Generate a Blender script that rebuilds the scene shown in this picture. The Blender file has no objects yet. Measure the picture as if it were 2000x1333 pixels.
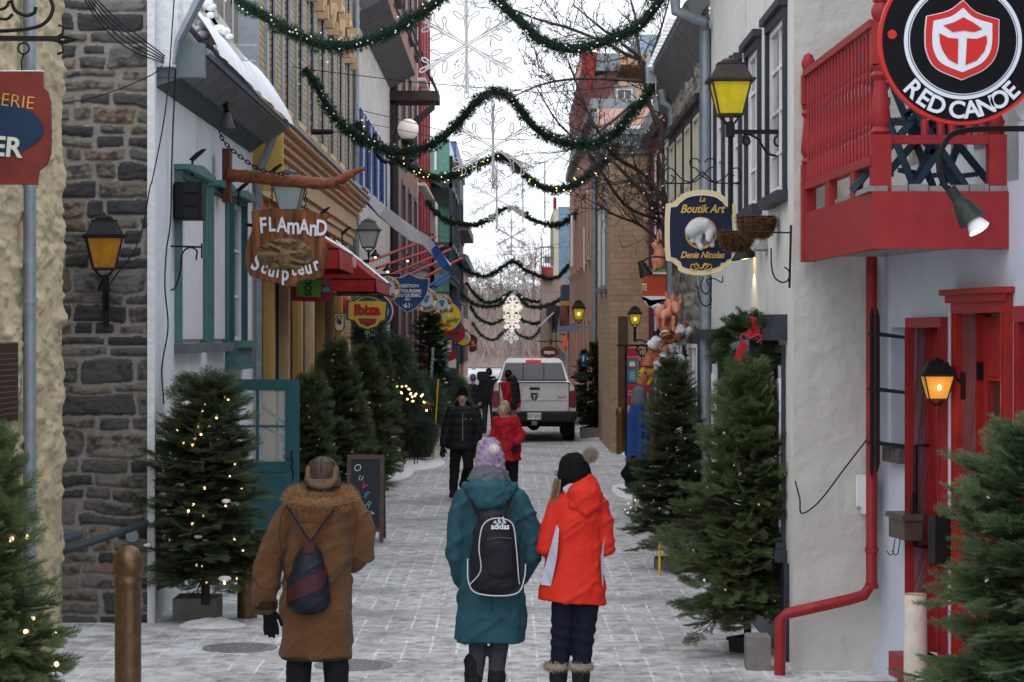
import bpy, bmesh, math, random
import numpy as np
from mathutils import Vector, Matrix, noise as mnoise
R = math.radians
sc = bpy.context.scene
COL = sc.collection
# ---------------------------------------------------------------- camera, sky, sun, exposure
F = 4600.0; HZ = 655.0; CH = 2.5          # focal length and horizon in photo pixels, eye height in metres
cam = bpy.data.cameras.new('camera'); camo = bpy.data.objects.new('camera', cam); COL.objects.link(camo)
camo.location = (0, 0, CH); camo.rotation_euler = (R(90), 0, 0)
cam.sensor_width = 36; cam.lens = 36*F/2000; cam.shift_y = (HZ-666.5)/2000
cam.clip_end = 3000; sc.camera = camo
cam.dof.use_dof = True; cam.dof.focus_distance = 22; cam.dof.aperture_fstop = 9
w = bpy.data.worlds.new('World'); sc.world = w; w.use_nodes = True
nt = w.node_tree; nt.nodes.clear()
sky = nt.nodes.new('ShaderNodeTexSky'); sky.sky_type = 'NISHITA'; sky.sun_disc = False
sky.sun_elevation = R(38); sky.sun_rotation = R(200); sky.dust_density = 4
mx = nt.nodes.new('ShaderNodeMixRGB'); mx.inputs[0].default_value = .9; mx.inputs[2].default_value = (13.2, 13.9, 15.0, 1)
bg = nt.nodes.new('ShaderNodeBackground'); bg.inputs[1].default_value = .1
ow = nt.nodes.new('ShaderNodeOutputWorld')
nt.links.new(sky.outputs[0], mx.inputs[1]); nt.links.new(mx.outputs[0], bg.inputs[0]); nt.links.new(bg.outputs[0], ow.inputs[0])
sl = bpy.data.lights.new('sun', 'SUN'); sl.energy = .55; sl.angle = R(40); sl.color = (1, .96, .9)
so = bpy.data.objects.new('sun', sl); COL.objects.link(so); so.rotation_euler = (R(40), 0, R(-18)); so.location = (0, 0, 60)
sc.view_settings.view_transform = 'Standard'; sc.view_settings.look = 'None'
sc.view_settings.gamma = 1; sc.view_settings.exposure = 0.22
# ---------------------------------------------------------------- helpers
def P(px, py, Y): return Vector(((px-1000)/F*Y, Y, CH+(HZ-py)/F*Y))
def gy(py): return CH*F/(py-HZ)            # depth of a ground point seen at row py
def WX(X, px): return X*F/(px-1000)        # depth where a wall plane X is seen at column px
def ZZ(py, Y): return CH+(HZ-py)/F*Y
def tag(o, label=None, cat=None, group=None, kind=None):
    if label: o['label'] = label
    if cat: o['category'] = cat
    if group: o['group'] = group
    if kind: o['kind'] = kind
    return o
def T(name, label, cat, loc=(0, 0, 0), group=None, kind=None):
    o = bpy.data.objects.new(name, None); COL.objects.link(o); o.location = loc
    o.empty_display_size = .1
    return tag(o, label, cat, group, kind)
def wloc(o):
    l = Vector((0, 0, 0))
    while o is not None: l += o.location; o = o.parent
    return l
MATS = {}
def M(name, col, rough=.7, var=.12, sc_=6, bump=0., bs=40, metal=0, emit=None, es=1., trans=0, coat=0, spec=.2, sheen=0, stain=None, bd=.01):
    if name in MATS: return MATS[name]
    m = bpy.data.materials.new(name); m.use_nodes = True; n = m.node_tree; b = n.nodes['Principled BSDF']
    b.inputs['Roughness'].default_value = rough; b.inputs['Metallic'].default_value = metal
    b.inputs['Specular IOR Level'].default_value = spec
    if trans: b.inputs['Transmission Weight'].default_value = trans
    if coat: b.inputs['Coat Weight'].default_value = coat
    if sheen: b.inputs['Sheen Weight'].default_value = sheen
    g = n.nodes.new('ShaderNodeTexCoord')
    c = tuple(col)
    if var:
        t = n.nodes.new('ShaderNodeTexNoise'); t.inputs['Scale'].default_value = sc_; t.inputs['Detail'].default_value = 6
        t.inputs['Roughness'].default_value = .65
        n.links.new(g.outputs['Object'], t.inputs['Vector'])
        r = n.nodes.new('ShaderNodeValToRGB')
        r.color_ramp.elements[0].position = .3; r.color_ramp.elements[1].position = .7
        r.color_ramp.elements[0].color = tuple(x*(1-var) for x in c)+(1,)
        r.color_ramp.elements[1].color = tuple(min(1, x*(1+var)) for x in c)+(1,)
        n.links.new(t.outputs['Fac'], r.inputs[0]); out = r.outputs[0]
        if stain:                              # (colour, scale, threshold)
            t2 = n.nodes.new('ShaderNodeTexNoise'); t2.inputs['Scale'].default_value = stain[1]; t2.inputs['Detail'].default_value = 8
            t2.inputs['Roughness'].default_value = .7
            mp = n.nodes.new('ShaderNodeMapping'); mp.inputs['Scale'].default_value = (1, 1, stain[3] if len(stain) > 3 else 1)
            n.links.new(g.outputs['Object'], mp.inputs[0]); n.links.new(mp.outputs[0], t2.inputs['Vector'])
            r2 = n.nodes.new('ShaderNodeValToRGB'); r2.color_ramp.elements[0].position = stain[2]; r2.color_ramp.elements[1].position = min(1, stain[2]+.14)
            mm = n.nodes.new('ShaderNodeMixRGB'); mm.inputs[2].default_value = tuple(stain[0])+(1,)
            n.links.new(t2.outputs['Fac'], r2.inputs[0]); n.links.new(r2.outputs[0], mm.inputs[0]); n.links.new(out, mm.inputs[1]); out = mm.outputs[0]
        n.links.new(out, b.inputs['Base Color'])
    else: b.inputs['Base Color'].default_value = c+(1,)
    if bump:
        t = n.nodes.new('ShaderNodeTexNoise'); t.inputs['Scale'].default_value = bs; t.inputs['Detail'].default_value = 5
        n.links.new(g.outputs['Object'], t.inputs['Vector'])
        bb = n.nodes.new('ShaderNodeBump'); bb.inputs['Strength'].default_value = bump; bb.inputs['Distance'].default_value = bd
        n.links.new(t.outputs['Fac'], bb.inputs['Height']); n.links.new(bb.outputs[0], b.inputs['Normal'])
    if emit:
        b.inputs['Emission Color'].default_value = tuple(emit)+(1,); b.inputs['Emission Strength'].default_value = es
    MATS[name] = m; return m
def pos_uv(n):                                # wall coordinates (x+y, z) from world position
    g = n.nodes.new('ShaderNodeNewGeometry'); s = n.nodes.new('ShaderNodeSeparateXYZ'); a = n.nodes.new('ShaderNodeMath')
    c = n.nodes.new('ShaderNodeCombineXYZ')
    n.links.new(g.outputs['Position'], s.inputs[0]); n.links.new(s.outputs[0], a.inputs[0]); n.links.new(s.outputs[1], a.inputs[1])
    n.links.new(a.outputs[0], c.inputs[0]); n.links.new(s.outputs[2], c.inputs[1]); return g, c
def BRICK(name, c1, c2, mortar, bw=.21, rh=.07, ms=.01, rough=.85, bump=.5, snow=0):
    m = bpy.data.materials.new(name); m.use_nodes = True; n = m.node_tree; b = n.nodes['Principled BSDF']
    b.inputs['Roughness'].default_value = rough
    g, c = pos_uv(n)
    t = n.nodes.new('ShaderNodeTexBrick'); t.inputs['Scale'].default_value = 1; t.inputs['Brick Width'].default_value = bw
    t.inputs['Row Height'].default_value = rh; t.inputs['Mortar Size'].default_value = ms; t.inputs['Mortar Smooth'].default_value = .2
    t.inputs['Color1'].default_value = tuple(c1)+(1,); t.inputs['Color2'].default_value = tuple(c2)+(1,); t.inputs['Mortar'].default_value = tuple(mortar)+(1,)
    n.links.new(c.outputs[0], t.inputs['Vector'])
    no = n.nodes.new('ShaderNodeTexNoise'); no.inputs['Scale'].default_value = 2.5; no.inputs['Detail'].default_value = 8; no.inputs['Roughness'].default_value = .7
    n.links.new(g.outputs['Position'], no.inputs['Vector'])
    rr = n.nodes.new('ShaderNodeMapRange'); rr.inputs['From Min'].default_value = .25; rr.inputs['From Max'].default_value = .75
    rr.inputs['To Min'].default_value = .68; rr.inputs['To Max'].default_value = 1.25
    n.links.new(no.outputs['Fac'], rr.inputs[0])
    mu = n.nodes.new('ShaderNodeVectorMath'); mu.operation = 'SCALE'
    n.links.new(t.outputs['Color'], mu.inputs[0]); n.links.new(rr.outputs[0], mu.inputs['Scale'])
    n.links.new(mu.outputs[0], b.inputs['Base Color'])
    bb = n.nodes.new('ShaderNodeBump'); bb.invert = True; bb.inputs['Strength'].default_value = bump; bb.inputs['Distance'].default_value = .008
    n.links.new(t.outputs['Fac'], bb.inputs['Height']); n.links.new(bb.outputs[0], b.inputs['Normal'])
    MATS[name] = m; return m
def setmat(o, m):
    if m is not None: o.data.materials.append(m)
def link(name, me, mat, parent=None):
    o = bpy.data.objects.new(name, me); COL.objects.link(o); me.name = name
    if mat is not None and len(me.materials) == 0: me.materials.append(mat)
    if parent is not None: o.parent = parent
    return o
class Fr:
    def __init__(s, o, U, N): s.o = Vector(o); s.U = Vector(U).normalized(); s.N = Vector(N).normalized()
    def __call__(s, u, v, w=0): return s.o+s.U*u+Vector((0, 0, 1))*v+s.N*w
def FC(X=0, Y=0, Z=0): return Fr((X, Y, Z), (1, 0, 0), (0, -1, 0))       # faces the camera: u = right, v = up, w = towards camera
def FL(X=0, Y=0, Z=0): return Fr((X, Y, Z), (0, 1, 0), (1, 0, 0))        # wall on the left: u = along the street
def FRt(X=0, Y=0, Z=0): return Fr((X, Y, Z), (0, 1, 0), (-1, 0, 0))      # wall on the right
class MB:
    def __init__(s, fr=None): s.v = []; s.f = []; s.T = fr or (lambda a, b, c=0: Vector((a, b, c)))
    def add(s, vs, fs):
        k = len(s.v); s.v += [s.T(*p) for p in vs]; s.f += [tuple(i+k for i in f) for f in fs]; return s
    def box(s, a0, a1, b0, b1, c0, c1):
        return s.add([(a, b, c) for c in (c0, c1) for b in (b0, b1) for a in (a0, a1)],
                     [(0, 2, 3, 1), (4, 5, 7, 6), (0, 1, 5, 4), (2, 6, 7, 3), (0, 4, 6, 2), (1, 3, 7, 5)])
    def bbox(s, a0, a1, b0, b1, c0, c1, e=.01):            # box with chamfered front edges (c1 side)
        s.box(a0, a1, b0, b1, c0, c1-e)
        k = [(a0, b0, c1-e), (a1, b0, c1-e), (a1, b1, c1-e), (a0, b1, c1-e), (a0+e, b0+e, c1), (a1-e, b0+e, c1), (a1-e, b1-e, c1), (a0+e, b1-e, c1)]
        s.f.pop(-5); return s.add(k, [(0, 1, 5, 4), (1, 2, 6, 5), (2, 3, 7, 6), (3, 0, 4, 7), (4, 5, 6, 7)])
    def prism(s, pts, c0, c1):
        n = len(pts)
        return s.add([(a, b, c0) for a, b in pts]+[(a, b, c1) for a, b in pts],
                     [tuple(range(n))[::-1], tuple(range(n, 2*n))]+[(i, (i+1) % n, (i+1) % n+n, i+n) for i in range(n)])
    def bar(s, p, q, w, h=None):                           # rectangular bar between two points
        h = h or w; p, q = s.T(*p), s.T(*q); t = (q-p).normalized(); r = Vector((0, 0, 1)) if abs(t.z) < .9 else Vector((0, 1, 0))
        a = t.cross(r).normalized(); b = t.cross(a).normalized(); k = len(s.v)
        for c in (p, q):
            for i, j in ((-1, -1), (1, -1), (1, 1), (-1, 1)): s.v.append(c+a*(i*w/2)+b*(j*h/2))
        s.f += [tuple(k+i for i in f) for f in ((3, 2, 1, 0), (4, 5, 6, 7), (0, 1, 5, 4), (1, 2, 6, 5), (2, 3, 7, 6), (3, 0, 4, 7))]; return s
    def tube(s, pts, r, n=6, closed=False, ref=None):      # r: number or list (entries may be (rx, ry))
        W = [s.T(*p) for p in pts]; m = len(W); k = len(s.v)
        rs = r if isinstance(r, (list, tuple)) else [r]*m
        pa = None
        for i in range(m):
            if closed: t = (W[(i+1) % m]-W[i-1])
            else: t = W[min(i+1, m-1)]-W[max(i-1, 0)]
            t = t.normalized() if t.length > 1e-9 else Vector((0, 0, 1))
            if ref is not None: a = Vector(ref).cross(t)
            elif pa is None: a = t.cross(Vector((0, 0, 1)) if abs(t.z) < .9 else Vector((0, 1, 0)))
            else: a = pa-t*pa.dot(t)
            if a.length < 1e-6: a = t.cross(Vector((1, 0, 0.01)))
            a.normalize(); b = t.cross(a); pa = a
            rr = rs[i]; rx, ry = rr if isinstance(rr, (list, tuple)) else (rr, rr)
            for j in range(n):
                c = 2*math.pi*j/n; s.v.append(W[i]+a*(rx*math.cos(c))+b*(ry*math.sin(c)))
        for i in range(m if closed else m-1):
            i2 = (i+1) % m
            for j in range(n): s.f.append((k+i*n+j, k+i*n+(j+1) % n, k+i2*n+(j+1) % n, k+i2*n+j))
        if not closed: s.f += [tuple(k+j for j in range(n))[::-1], tuple(k+(m-1)*n+j for j in range(n))]
        return s
    def cap(s, pts, r, n=12, ref=None):                    # tube with rounded ends
        rs = [x if isinstance(x, (list, tuple)) else (x, x) for x in (r if isinstance(r, (list, tuple)) else [r]*len(pts))]
        A = [Vector(p) for p in pts]
        def ends(p, q, rr):
            d = (p-q).normalized(); R0 = min(rr); return [(p+d*R0*.94, (rr[0]*.34, rr[1]*.34)), (p+d*R0*.7, (rr[0]*.72, rr[1]*.72)), (p+d*R0*.36, (rr[0]*.94, rr[1]*.94))]
        a = ends(A[0], A[1], rs[0]); b = ends(A[-1], A[-2], rs[-1])[::-1]
        L = a+list(zip(A, rs))+b
        return s.tube([tuple(p) for p, _ in L], [q for _, q in L], n, ref=ref)
    def lathe(s, prof, c=(0, 0, 0), n=16, axis='z'):       # prof: (r, h) pairs
        k = len(s.v); m = len(prof)
        for r, h in prof:
            for j in range(n):
                a = 2*math.pi*j/n; x, y = r*math.cos(a), r*math.sin(a)
                p = (c[0]+x, c[1]+y, c[2]+h) if axis == 'z' else ((c[0]+x, c[1]+h, c[2]+y) if axis == 'y' else (c[0]+h, c[1]+x, c[2]+y))
                s.v.append(s.T(*p))
        for i in range(m-1):
            for j in range(n): s.f.append((k+i*n+j, k+i*n+(j+1) % n, k+(i+1)*n+(j+1) % n, k+(i+1)*n+j))
        s.f += [tuple(k+j for j in range(n))[::-1], tuple(k+(m-1)*n+j for j in range(n))]; return s
    def ball(s, c, r, n=12):
        r = r if isinstance(r, (list, tuple)) else (r, r, r); k = len(s.v); m = max(4, n//2)
        for i in range(1, m):
            t = math.pi*i/m
            for j in range(n):
                a = 2*math.pi*j/n; s.v.append(s.T(c[0]+r[0]*math.sin(t)*math.cos(a), c[1]+r[1]*math.sin(t)*math.sin(a), c[2]+r[2]*math.cos(t)))
        s.v.append(s.T(c[0], c[1], c[2]+r[2])); s.v.append(s.T(c[0], c[1], c[2]-r[2])); tp = k+(m-1)*n
        for i in range(m-2):
            for j in range(n): s.f.append((k+i*n+j, k+(i+1)*n+j, k+(i+1)*n+(j+1) % n, k+i*n+(j+1) % n))
        for j in range(n):
            s.f.append((tp, k+j, k+(j+1) % n)); s.f.append((tp+1, k+(m-2)*n+(j+1) % n, k+(m-2)*n+j))
        return s
    def build(s, name, mat, parent=None, label=None, cat=None, group=None, kind=None, smooth=None, bevel=0, local=False):
        V = s.v
        if parent is not None: o0 = Vector((0, 0, 0)) if local else wloc(parent)
        elif V and not local:
            xs = [p[0] for p in V]; ys = [p[1] for p in V]; o0 = Vector(((min(xs)+max(xs))/2, (min(ys)+max(ys))/2, min(p[2] for p in V)))
        else: o0 = Vector((0, 0, 0))
        me = bpy.data.meshes.new(name); me.from_pydata([tuple(p-o0) for p in V], [], s.f)
        b = bmesh.new(); b.from_mesh(me); bmesh.ops.recalc_face_normals(b, faces=b.faces)
        if bevel:
            bmesh.ops.bevel(b, geom=[e for e in b.edges if len(e.link_faces) == 2 and e.calc_face_angle(0) > .6], offset=bevel, segments=2, affect='EDGES', clamp_overlap=True)
        b.to_mesh(me); b.free()
        if smooth is not None:
            me.shade_smooth()
            if smooth: me.set_sharp_from_angle(angle=R(smooth))
        o = link(name, me, mat, parent)
        if parent is None: o.location = o0
        return tag(o, label, cat, group, kind)
def PXP(pts, Y, fr=None):                                   # photo outline -> (x, z) metres at depth Y
    return [((a-1000)/F*Y, ZZ(b, Y)) for a, b in pts]
def npmesh(name, V, Fa, mat, parent=None, col=None):
    me = bpy.data.meshes.new(name); V = np.asarray(V, np.float32); Fa = np.asarray(Fa, np.int32); k = Fa.shape[1]
    me.vertices.add(len(V)); me.vertices.foreach_set('co', V.ravel())
    me.loops.add(Fa.size); me.loops.foreach_set('vertex_index', Fa.ravel())
    me.polygons.add(len(Fa)); me.polygons.foreach_set('loop_start', np.arange(0, Fa.size, k, dtype=np.int32))
    me.polygons.foreach_set('loop_total', np.full(len(Fa), k, np.int32))
    if col is not None:
        a = me.color_attributes.new('stone', 'FLOAT_COLOR', 'POINT'); a.data.foreach_set('color', np.asarray(col, np.float32).ravel())
    me.update(calc_edges=True)
    return link(name, me, mat, parent)
def copy_tree(o, parent=None):
    c = o.copy(); COL.objects.link(c); c.parent = parent
    for ch in list(o.children): copy_tree(ch, c)
    return c
def spline(pts, per=10, closed=False):
    n = len(pts); out = []
    A = [Vector(p) for p in pts]
    for i in range(n if closed else n-1):
        p0 = A[(i-1) % n] if (closed or i > 0) else A[0]*2-A[1]; p1 = A[i]; p2 = A[(i+1) % n]
        p3 = A[(i+2) % n] if (closed or i+2 < n) else A[-1]*2-A[-2]
        for k in range(per):
            t = k/per; out.append(.5*((2*p1)+(p2-p0)*t+(2*p0-5*p1+4*p2-p3)*t*t+(-p0+3*p1-3*p2+p3)*t**3))
    if not closed: out.append(A[-1])
    return [tuple(p) for p in out]
def tex(s, size, fr, mat, parent, u=0, v=0, w=0, ext=.004, off=0, shear=0, rot=0, align='CENTER', name='lettering', arc=None, sx=1, space=1):
    """letters as real geometry in frame fr (u right, v up, w out). arc=(radius, start angle from top, step) bends them."""
    def mk(t, al):
        c = bpy.data.curves.new('t', 'FONT'); c.body = t; c.size = size; c.extrude = ext; c.offset = off; c.shear = shear
        c.align_x = al; c.align_y = 'CENTER'; c.space_character = space; c.resolution_u = 4
        o = bpy.data.objects.new('t', c); COL.objects.link(o); dg = bpy.context.evaluated_depsgraph_get()
        me = bpy.data.meshes.new_from_object(o.evaluated_get(dg)); bpy.data.objects.remove(o)
        V = [p.co.copy() for p in me.vertices]; Fs = [tuple(p.vertices) for p in me.polygons]
        return V, Fs
    mb = MB()
    jobs = []
    if arc is None:
        V, Fs = mk(s, align); ca, sa = math.cos(rot), math.sin(rot)
        jobs.append(([(p.x*sx*ca-p.y*sa+u, p.x*sx*sa+p.y*ca+v, p.z+w) for p in V], Fs))
    else:
        rad, a0, st = arc
        for i, ch in enumerate(s):
            if ch == ' ': continue
            V, Fs = mk(ch, 'CENTER'); a = a0+st*i; rr = a if rad > 0 else a+math.pi; R0 = abs(rad)
            ca, sa = math.cos(-rr), math.sin(-rr); cx, cy = u+R0*math.sin(a), v+R0*math.cos(a)
            jobs.append(([(p.x*sx*ca-p.y*sa+cx, p.x*sx*sa+p.y*ca+cy, p.z+w) for p in V], Fs))
    for V, Fs in jobs:
        k = len(mb.v); mb.v += [fr(*p) for p in V]; mb.f += [tuple(i+k for i in f) for f in Fs]
    return mb.build(name, mat, parent)
def vnoise(x, y, seed=0):                                   # numpy value noise
    xi = np.floor(x).astype(np.int64); yi = np.floor(y).astype(np.int64); fx = x-xi; fy = y-yi
    fx = fx*fx*(3-2*fx); fy = fy*fy*(3-2*fy)
    def h(a, b):
        n = (a*374761393+b*668265263+seed*1442695041) & 0xffffffff; n = ((n ^ (n >> 13))*1274126177) & 0xffffffff
        return ((n ^ (n >> 16)) & 0xffff)/65535.
    return (h(xi, yi)*(1-fx)+h(xi+1, yi)*fx)*(1-fy)+(h(xi, yi+1)*(1-fx)+h(xi+1, yi+1)*fx)*fy
def fbm(x, y, o=4, seed=0):
    r = 0; a = .5
    for i in range(o): r = r+a*vnoise(x*2**i, y*2**i, seed+i*7); a *= .5
    return r
# ---------------------------------------------------------------- materials
black = M('black_iron', (.009, .009, .010), .5, .3, 20, .2, 80)
cable_m = M('cable_black', (.015, .015, .016), .6, .2)
teal = M('teal_paint', (.028, .105, .115), .5, .14, 9, .12, 60, stain=((.1, .16, .16), 14, .68))
tealpale = M('weathered_teal_paint', (.08, .17, .17), .6, .2, 9, .15, 50)
whitepl = M('white_plaster', (.68, .71, .75), .9, .07, 2, .9, 14, stain=((.40, .40, .41), 2.6, .55, .16), bd=.02)
greypl = M('grey_plaster', (.49, .48, .455), .9, .09, 1.6, .7, 9, stain=((.30, .28, .25), 2.2, .57, .3), bd=.03)
palepl = M('pale_render', (.62, .61, .58), .9, .07, 2, .5, 10, stain=((.36, .35, .34), 2.2, .58, .35), bd=.02)
bluepl = M('bluish_plaster', (.52, .56, .66), .85, .06, 2, .4, 9, stain=((.38, .40, .46), 1.8, .6, .4), bd=.015)
whitep = M('white_paint', (.72, .73, .75), .5, .06, 8, .1, 40)
slate = M('dark_slate_paint', (.035, .04, .055), .5, .2, 9, .15, 50)
navyp = M('navy_trim_paint', (.028, .035, .055), .45, .2, 9)
redp = M('red_paint', (.275, .020, .023), .45, .16, 7, .15, 45, stain=((.36, .04, .04), 9, .60), spec=.25)
redb = M('bright_red_paint', (.29, .020, .016), .45, .2, 8, .2, 40, spec=.25)
brownm = M('brown_wood', (.14, .045, .02), .5, .4, 14, .4, 60)
wood = M('weathered_wood', (.10, .075, .06), .8, .3, 16, .4, 60)
galv = M('galvanised_metal', (.26, .30, .35), .45, .18, 8, .1, 40, metal=.35)
greym = M('grey_paint_metal', (.23, .26, .29), .5, .16, 8, .1, 30)
eavem = M('eave_boards', (.12, .12, .125), .8, .3, 8, .3, 30)
snow = M('snow', (.82, .84, .88), .75, .04, 8, .6, 25, bd=.02)
snowd = M('dirty_snow', (.6, .61, .63), .85, .2, 10, .7, 30, bd=.02)
bronze = M('bronze', (.15, .09, .05), .38, .35, 12, .1, 40, metal=.6, stain=((.32, .27, .2), 9, .64))
bark = M('bark', (.055, .042, .034), .9, .3, 14, .5, 50)
barkg = M('grey_bark', (.085, .072, .062), .9, .3, 14)
concrete = M('concrete', (.19, .18, .17), .9, .2, 9, .4, 40)
darkpot = M('dark_resin', (.02, .02, .022), .6, .2, 10, .3, 60)
gold = M('gold_leaf', (.62, .40, .10), .35, .15, 12, metal=.5)
cream = M('cream_paint', (.68, .58, .34), .5, .06, 8)
amber = M('amber_glass', (.55, .27, .015), .35, .25, 9, emit=(.8, .35, .02), es=.12)
amberdk = M('dark_amber_glass', (.40, .17, .01), .4, .3, 7)
yellowg = M('yellow_glass', (.62, .50, .02), .35, .2, 9, emit=(.8, .6, .02), es=.06)
clearg = M('frosted_glass', (.42, .46, .46), .3, .12, 8)
litamber = M('lit_amber_glass', (.5, .25, .04), .4, .2, 9, emit=(1, .42, .08), es=.16)
bulbm = M('warm_bulb', (1, .8, .5), .4, 0, emit=(1, .66, .30), es=5)
bulbw = M('clear_bulb', (.85, .86, .8), .15, 0, emit=(1, .93, .8), es=.12)
bulby = M('yellow_bulb', (1, .75, .3), .3, 0, emit=(1, .72, .25), es=3.2)
ropel = M('rope_light', (.62, .62, .62), .3, .3, 40, emit=(1, 1, 1), es=.05)
ropew = M('lit_rope_light', (.9, .85, .75), .3, .1, 30, emit=(1, .90, .78), es=.4)
stakey = M('yellow_fibreglass', (.72, .45, .02), .45, .1)
def glassmat(name, c, rough=.06):
    m = bpy.data.materials.new(name); m.use_nodes = True; n = m.node_tree; b = n.nodes['Principled BSDF']
    b.inputs['Roughness'].default_value = rough; b.inputs['Specular IOR Level'].default_value = .8
    t = n.nodes.new('ShaderNodeTexNoise'); t.inputs['Scale'].default_value = 2.2; t.inputs['Detail'].default_value = 4
    g = n.nodes.new('ShaderNodeTexCoord'); n.links.new(g.outputs['Object'], t.inputs['Vector'])
    r = n.nodes.new('ShaderNodeValToRGB'); r.color_ramp.elements[0].position = .4; r.color_ramp.elements[1].position = .6
    r.color_ramp.elements[0].color = tuple(x*.45 for x in c)+(1,); r.color_ramp.elements[1].color = tuple(x*1.3 for x in c)+(1,)
    n.links.new(t.outputs['Fac'], r.inputs[0]); n.links.new(r.outputs[0], b.inputs['Base Color'])
    bb = n.nodes.new('ShaderNodeBump'); bb.inputs['Strength'].default_value = .06; n.links.new(t.outputs['Fac'], bb.inputs['Height']); n.links.new(bb.outputs[0], b.inputs['Normal'])
    return m
glass = glassmat('window_glass', (.04, .045, .05))
glassl = glassmat('curtained_glass', (.26, .24, .23), .12)
glassb = glassmat('blue_glass', (.10, .16, .20), .1)
def mat_clear():
    m = bpy.data.materials.new('clear_pane'); m.use_nodes = True; n = m.node_tree; b = n.nodes['Principled BSDF']
    b.inputs['Roughness'].default_value = .02; b.inputs['Base Color'].default_value = (.8, .85, .85, 1); b.inputs['Alpha'].default_value = .22
    return m
clearpane = mat_clear()
def leafmat(name, c, var=.62, tipc=None):
    m = bpy.data.materials.new(name); m.use_nodes = True; n = m.node_tree; b = n.nodes['Principled BSDF']
    b.inputs['Roughness'].default_value = .5; b.inputs['Specular IOR Level'].default_value = .35
    g = n.nodes.new('ShaderNodeNewGeometry'); r = n.nodes.new('ShaderNodeValToRGB')
    e = r.color_ramp.elements; e[0].color = tuple(x*(1-var) for x in c)+(1,); e[1].color = tuple(x*(1+var) for x in c)+(1,)
    t = n.nodes.new('ShaderNodeTexNoise'); t.inputs['Scale'].default_value = 7; t.inputs['Detail'].default_value = 4
    tc = n.nodes.new('ShaderNodeTexCoord'); n.links.new(tc.outputs['Object'], t.inputs['Vector'])
    a = n.nodes.new('ShaderNodeMath'); a.operation = 'ADD'; a2 = n.nodes.new('ShaderNodeMath'); a2.operation = 'MULTIPLY_ADD'
    a2.inputs[1].default_value = .5; a2.inputs[2].default_value = -.25
    n.links.new(g.outputs['Random Per Island'], a2.inputs[0]); n.links.new(a2.outputs[0], a.inputs[0]); n.links.new(t.outputs['Fac'], a.inputs[1])
    n.links.new(a.outputs[0], r.inputs[0])
    n.links.new(r.outputs[0], b.inputs['Base Color'])
    tr = n.nodes.new('ShaderNodeBsdfTranslucent'); mixs = n.nodes.new('ShaderNodeMixShader'); mixs.inputs[0].default_value = .2
    n.links.new(r.outputs[0], tr.inputs[0]); out = n.nodes['Material Output']
    n.links.new(b.outputs[0], mixs.inputs[1]); n.links.new(tr.outputs[0], mixs.inputs[2]); n.links.new(mixs.outputs[0], out.inputs[0])
    return m
needle = leafmat('fir_needles', (.10, .14, .056))
needled = leafmat('dark_needles', (.078, .108, .052))
garm = leafmat('garland_needles', (.028, .066, .042), .55)
pinem = leafmat('pine_needles', (.060, .095, .058))
thujam = leafmat('cedar_leaves', (.034, .056, .024))
furm = leafmat('fur_strands', (.30, .17, .085), .65)
furg = leafmat('grey_fur_strands', (.40, .33, .27), .5)
furw = leafmat('white_fur_strands', (.78, .75, .72), .15)
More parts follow.
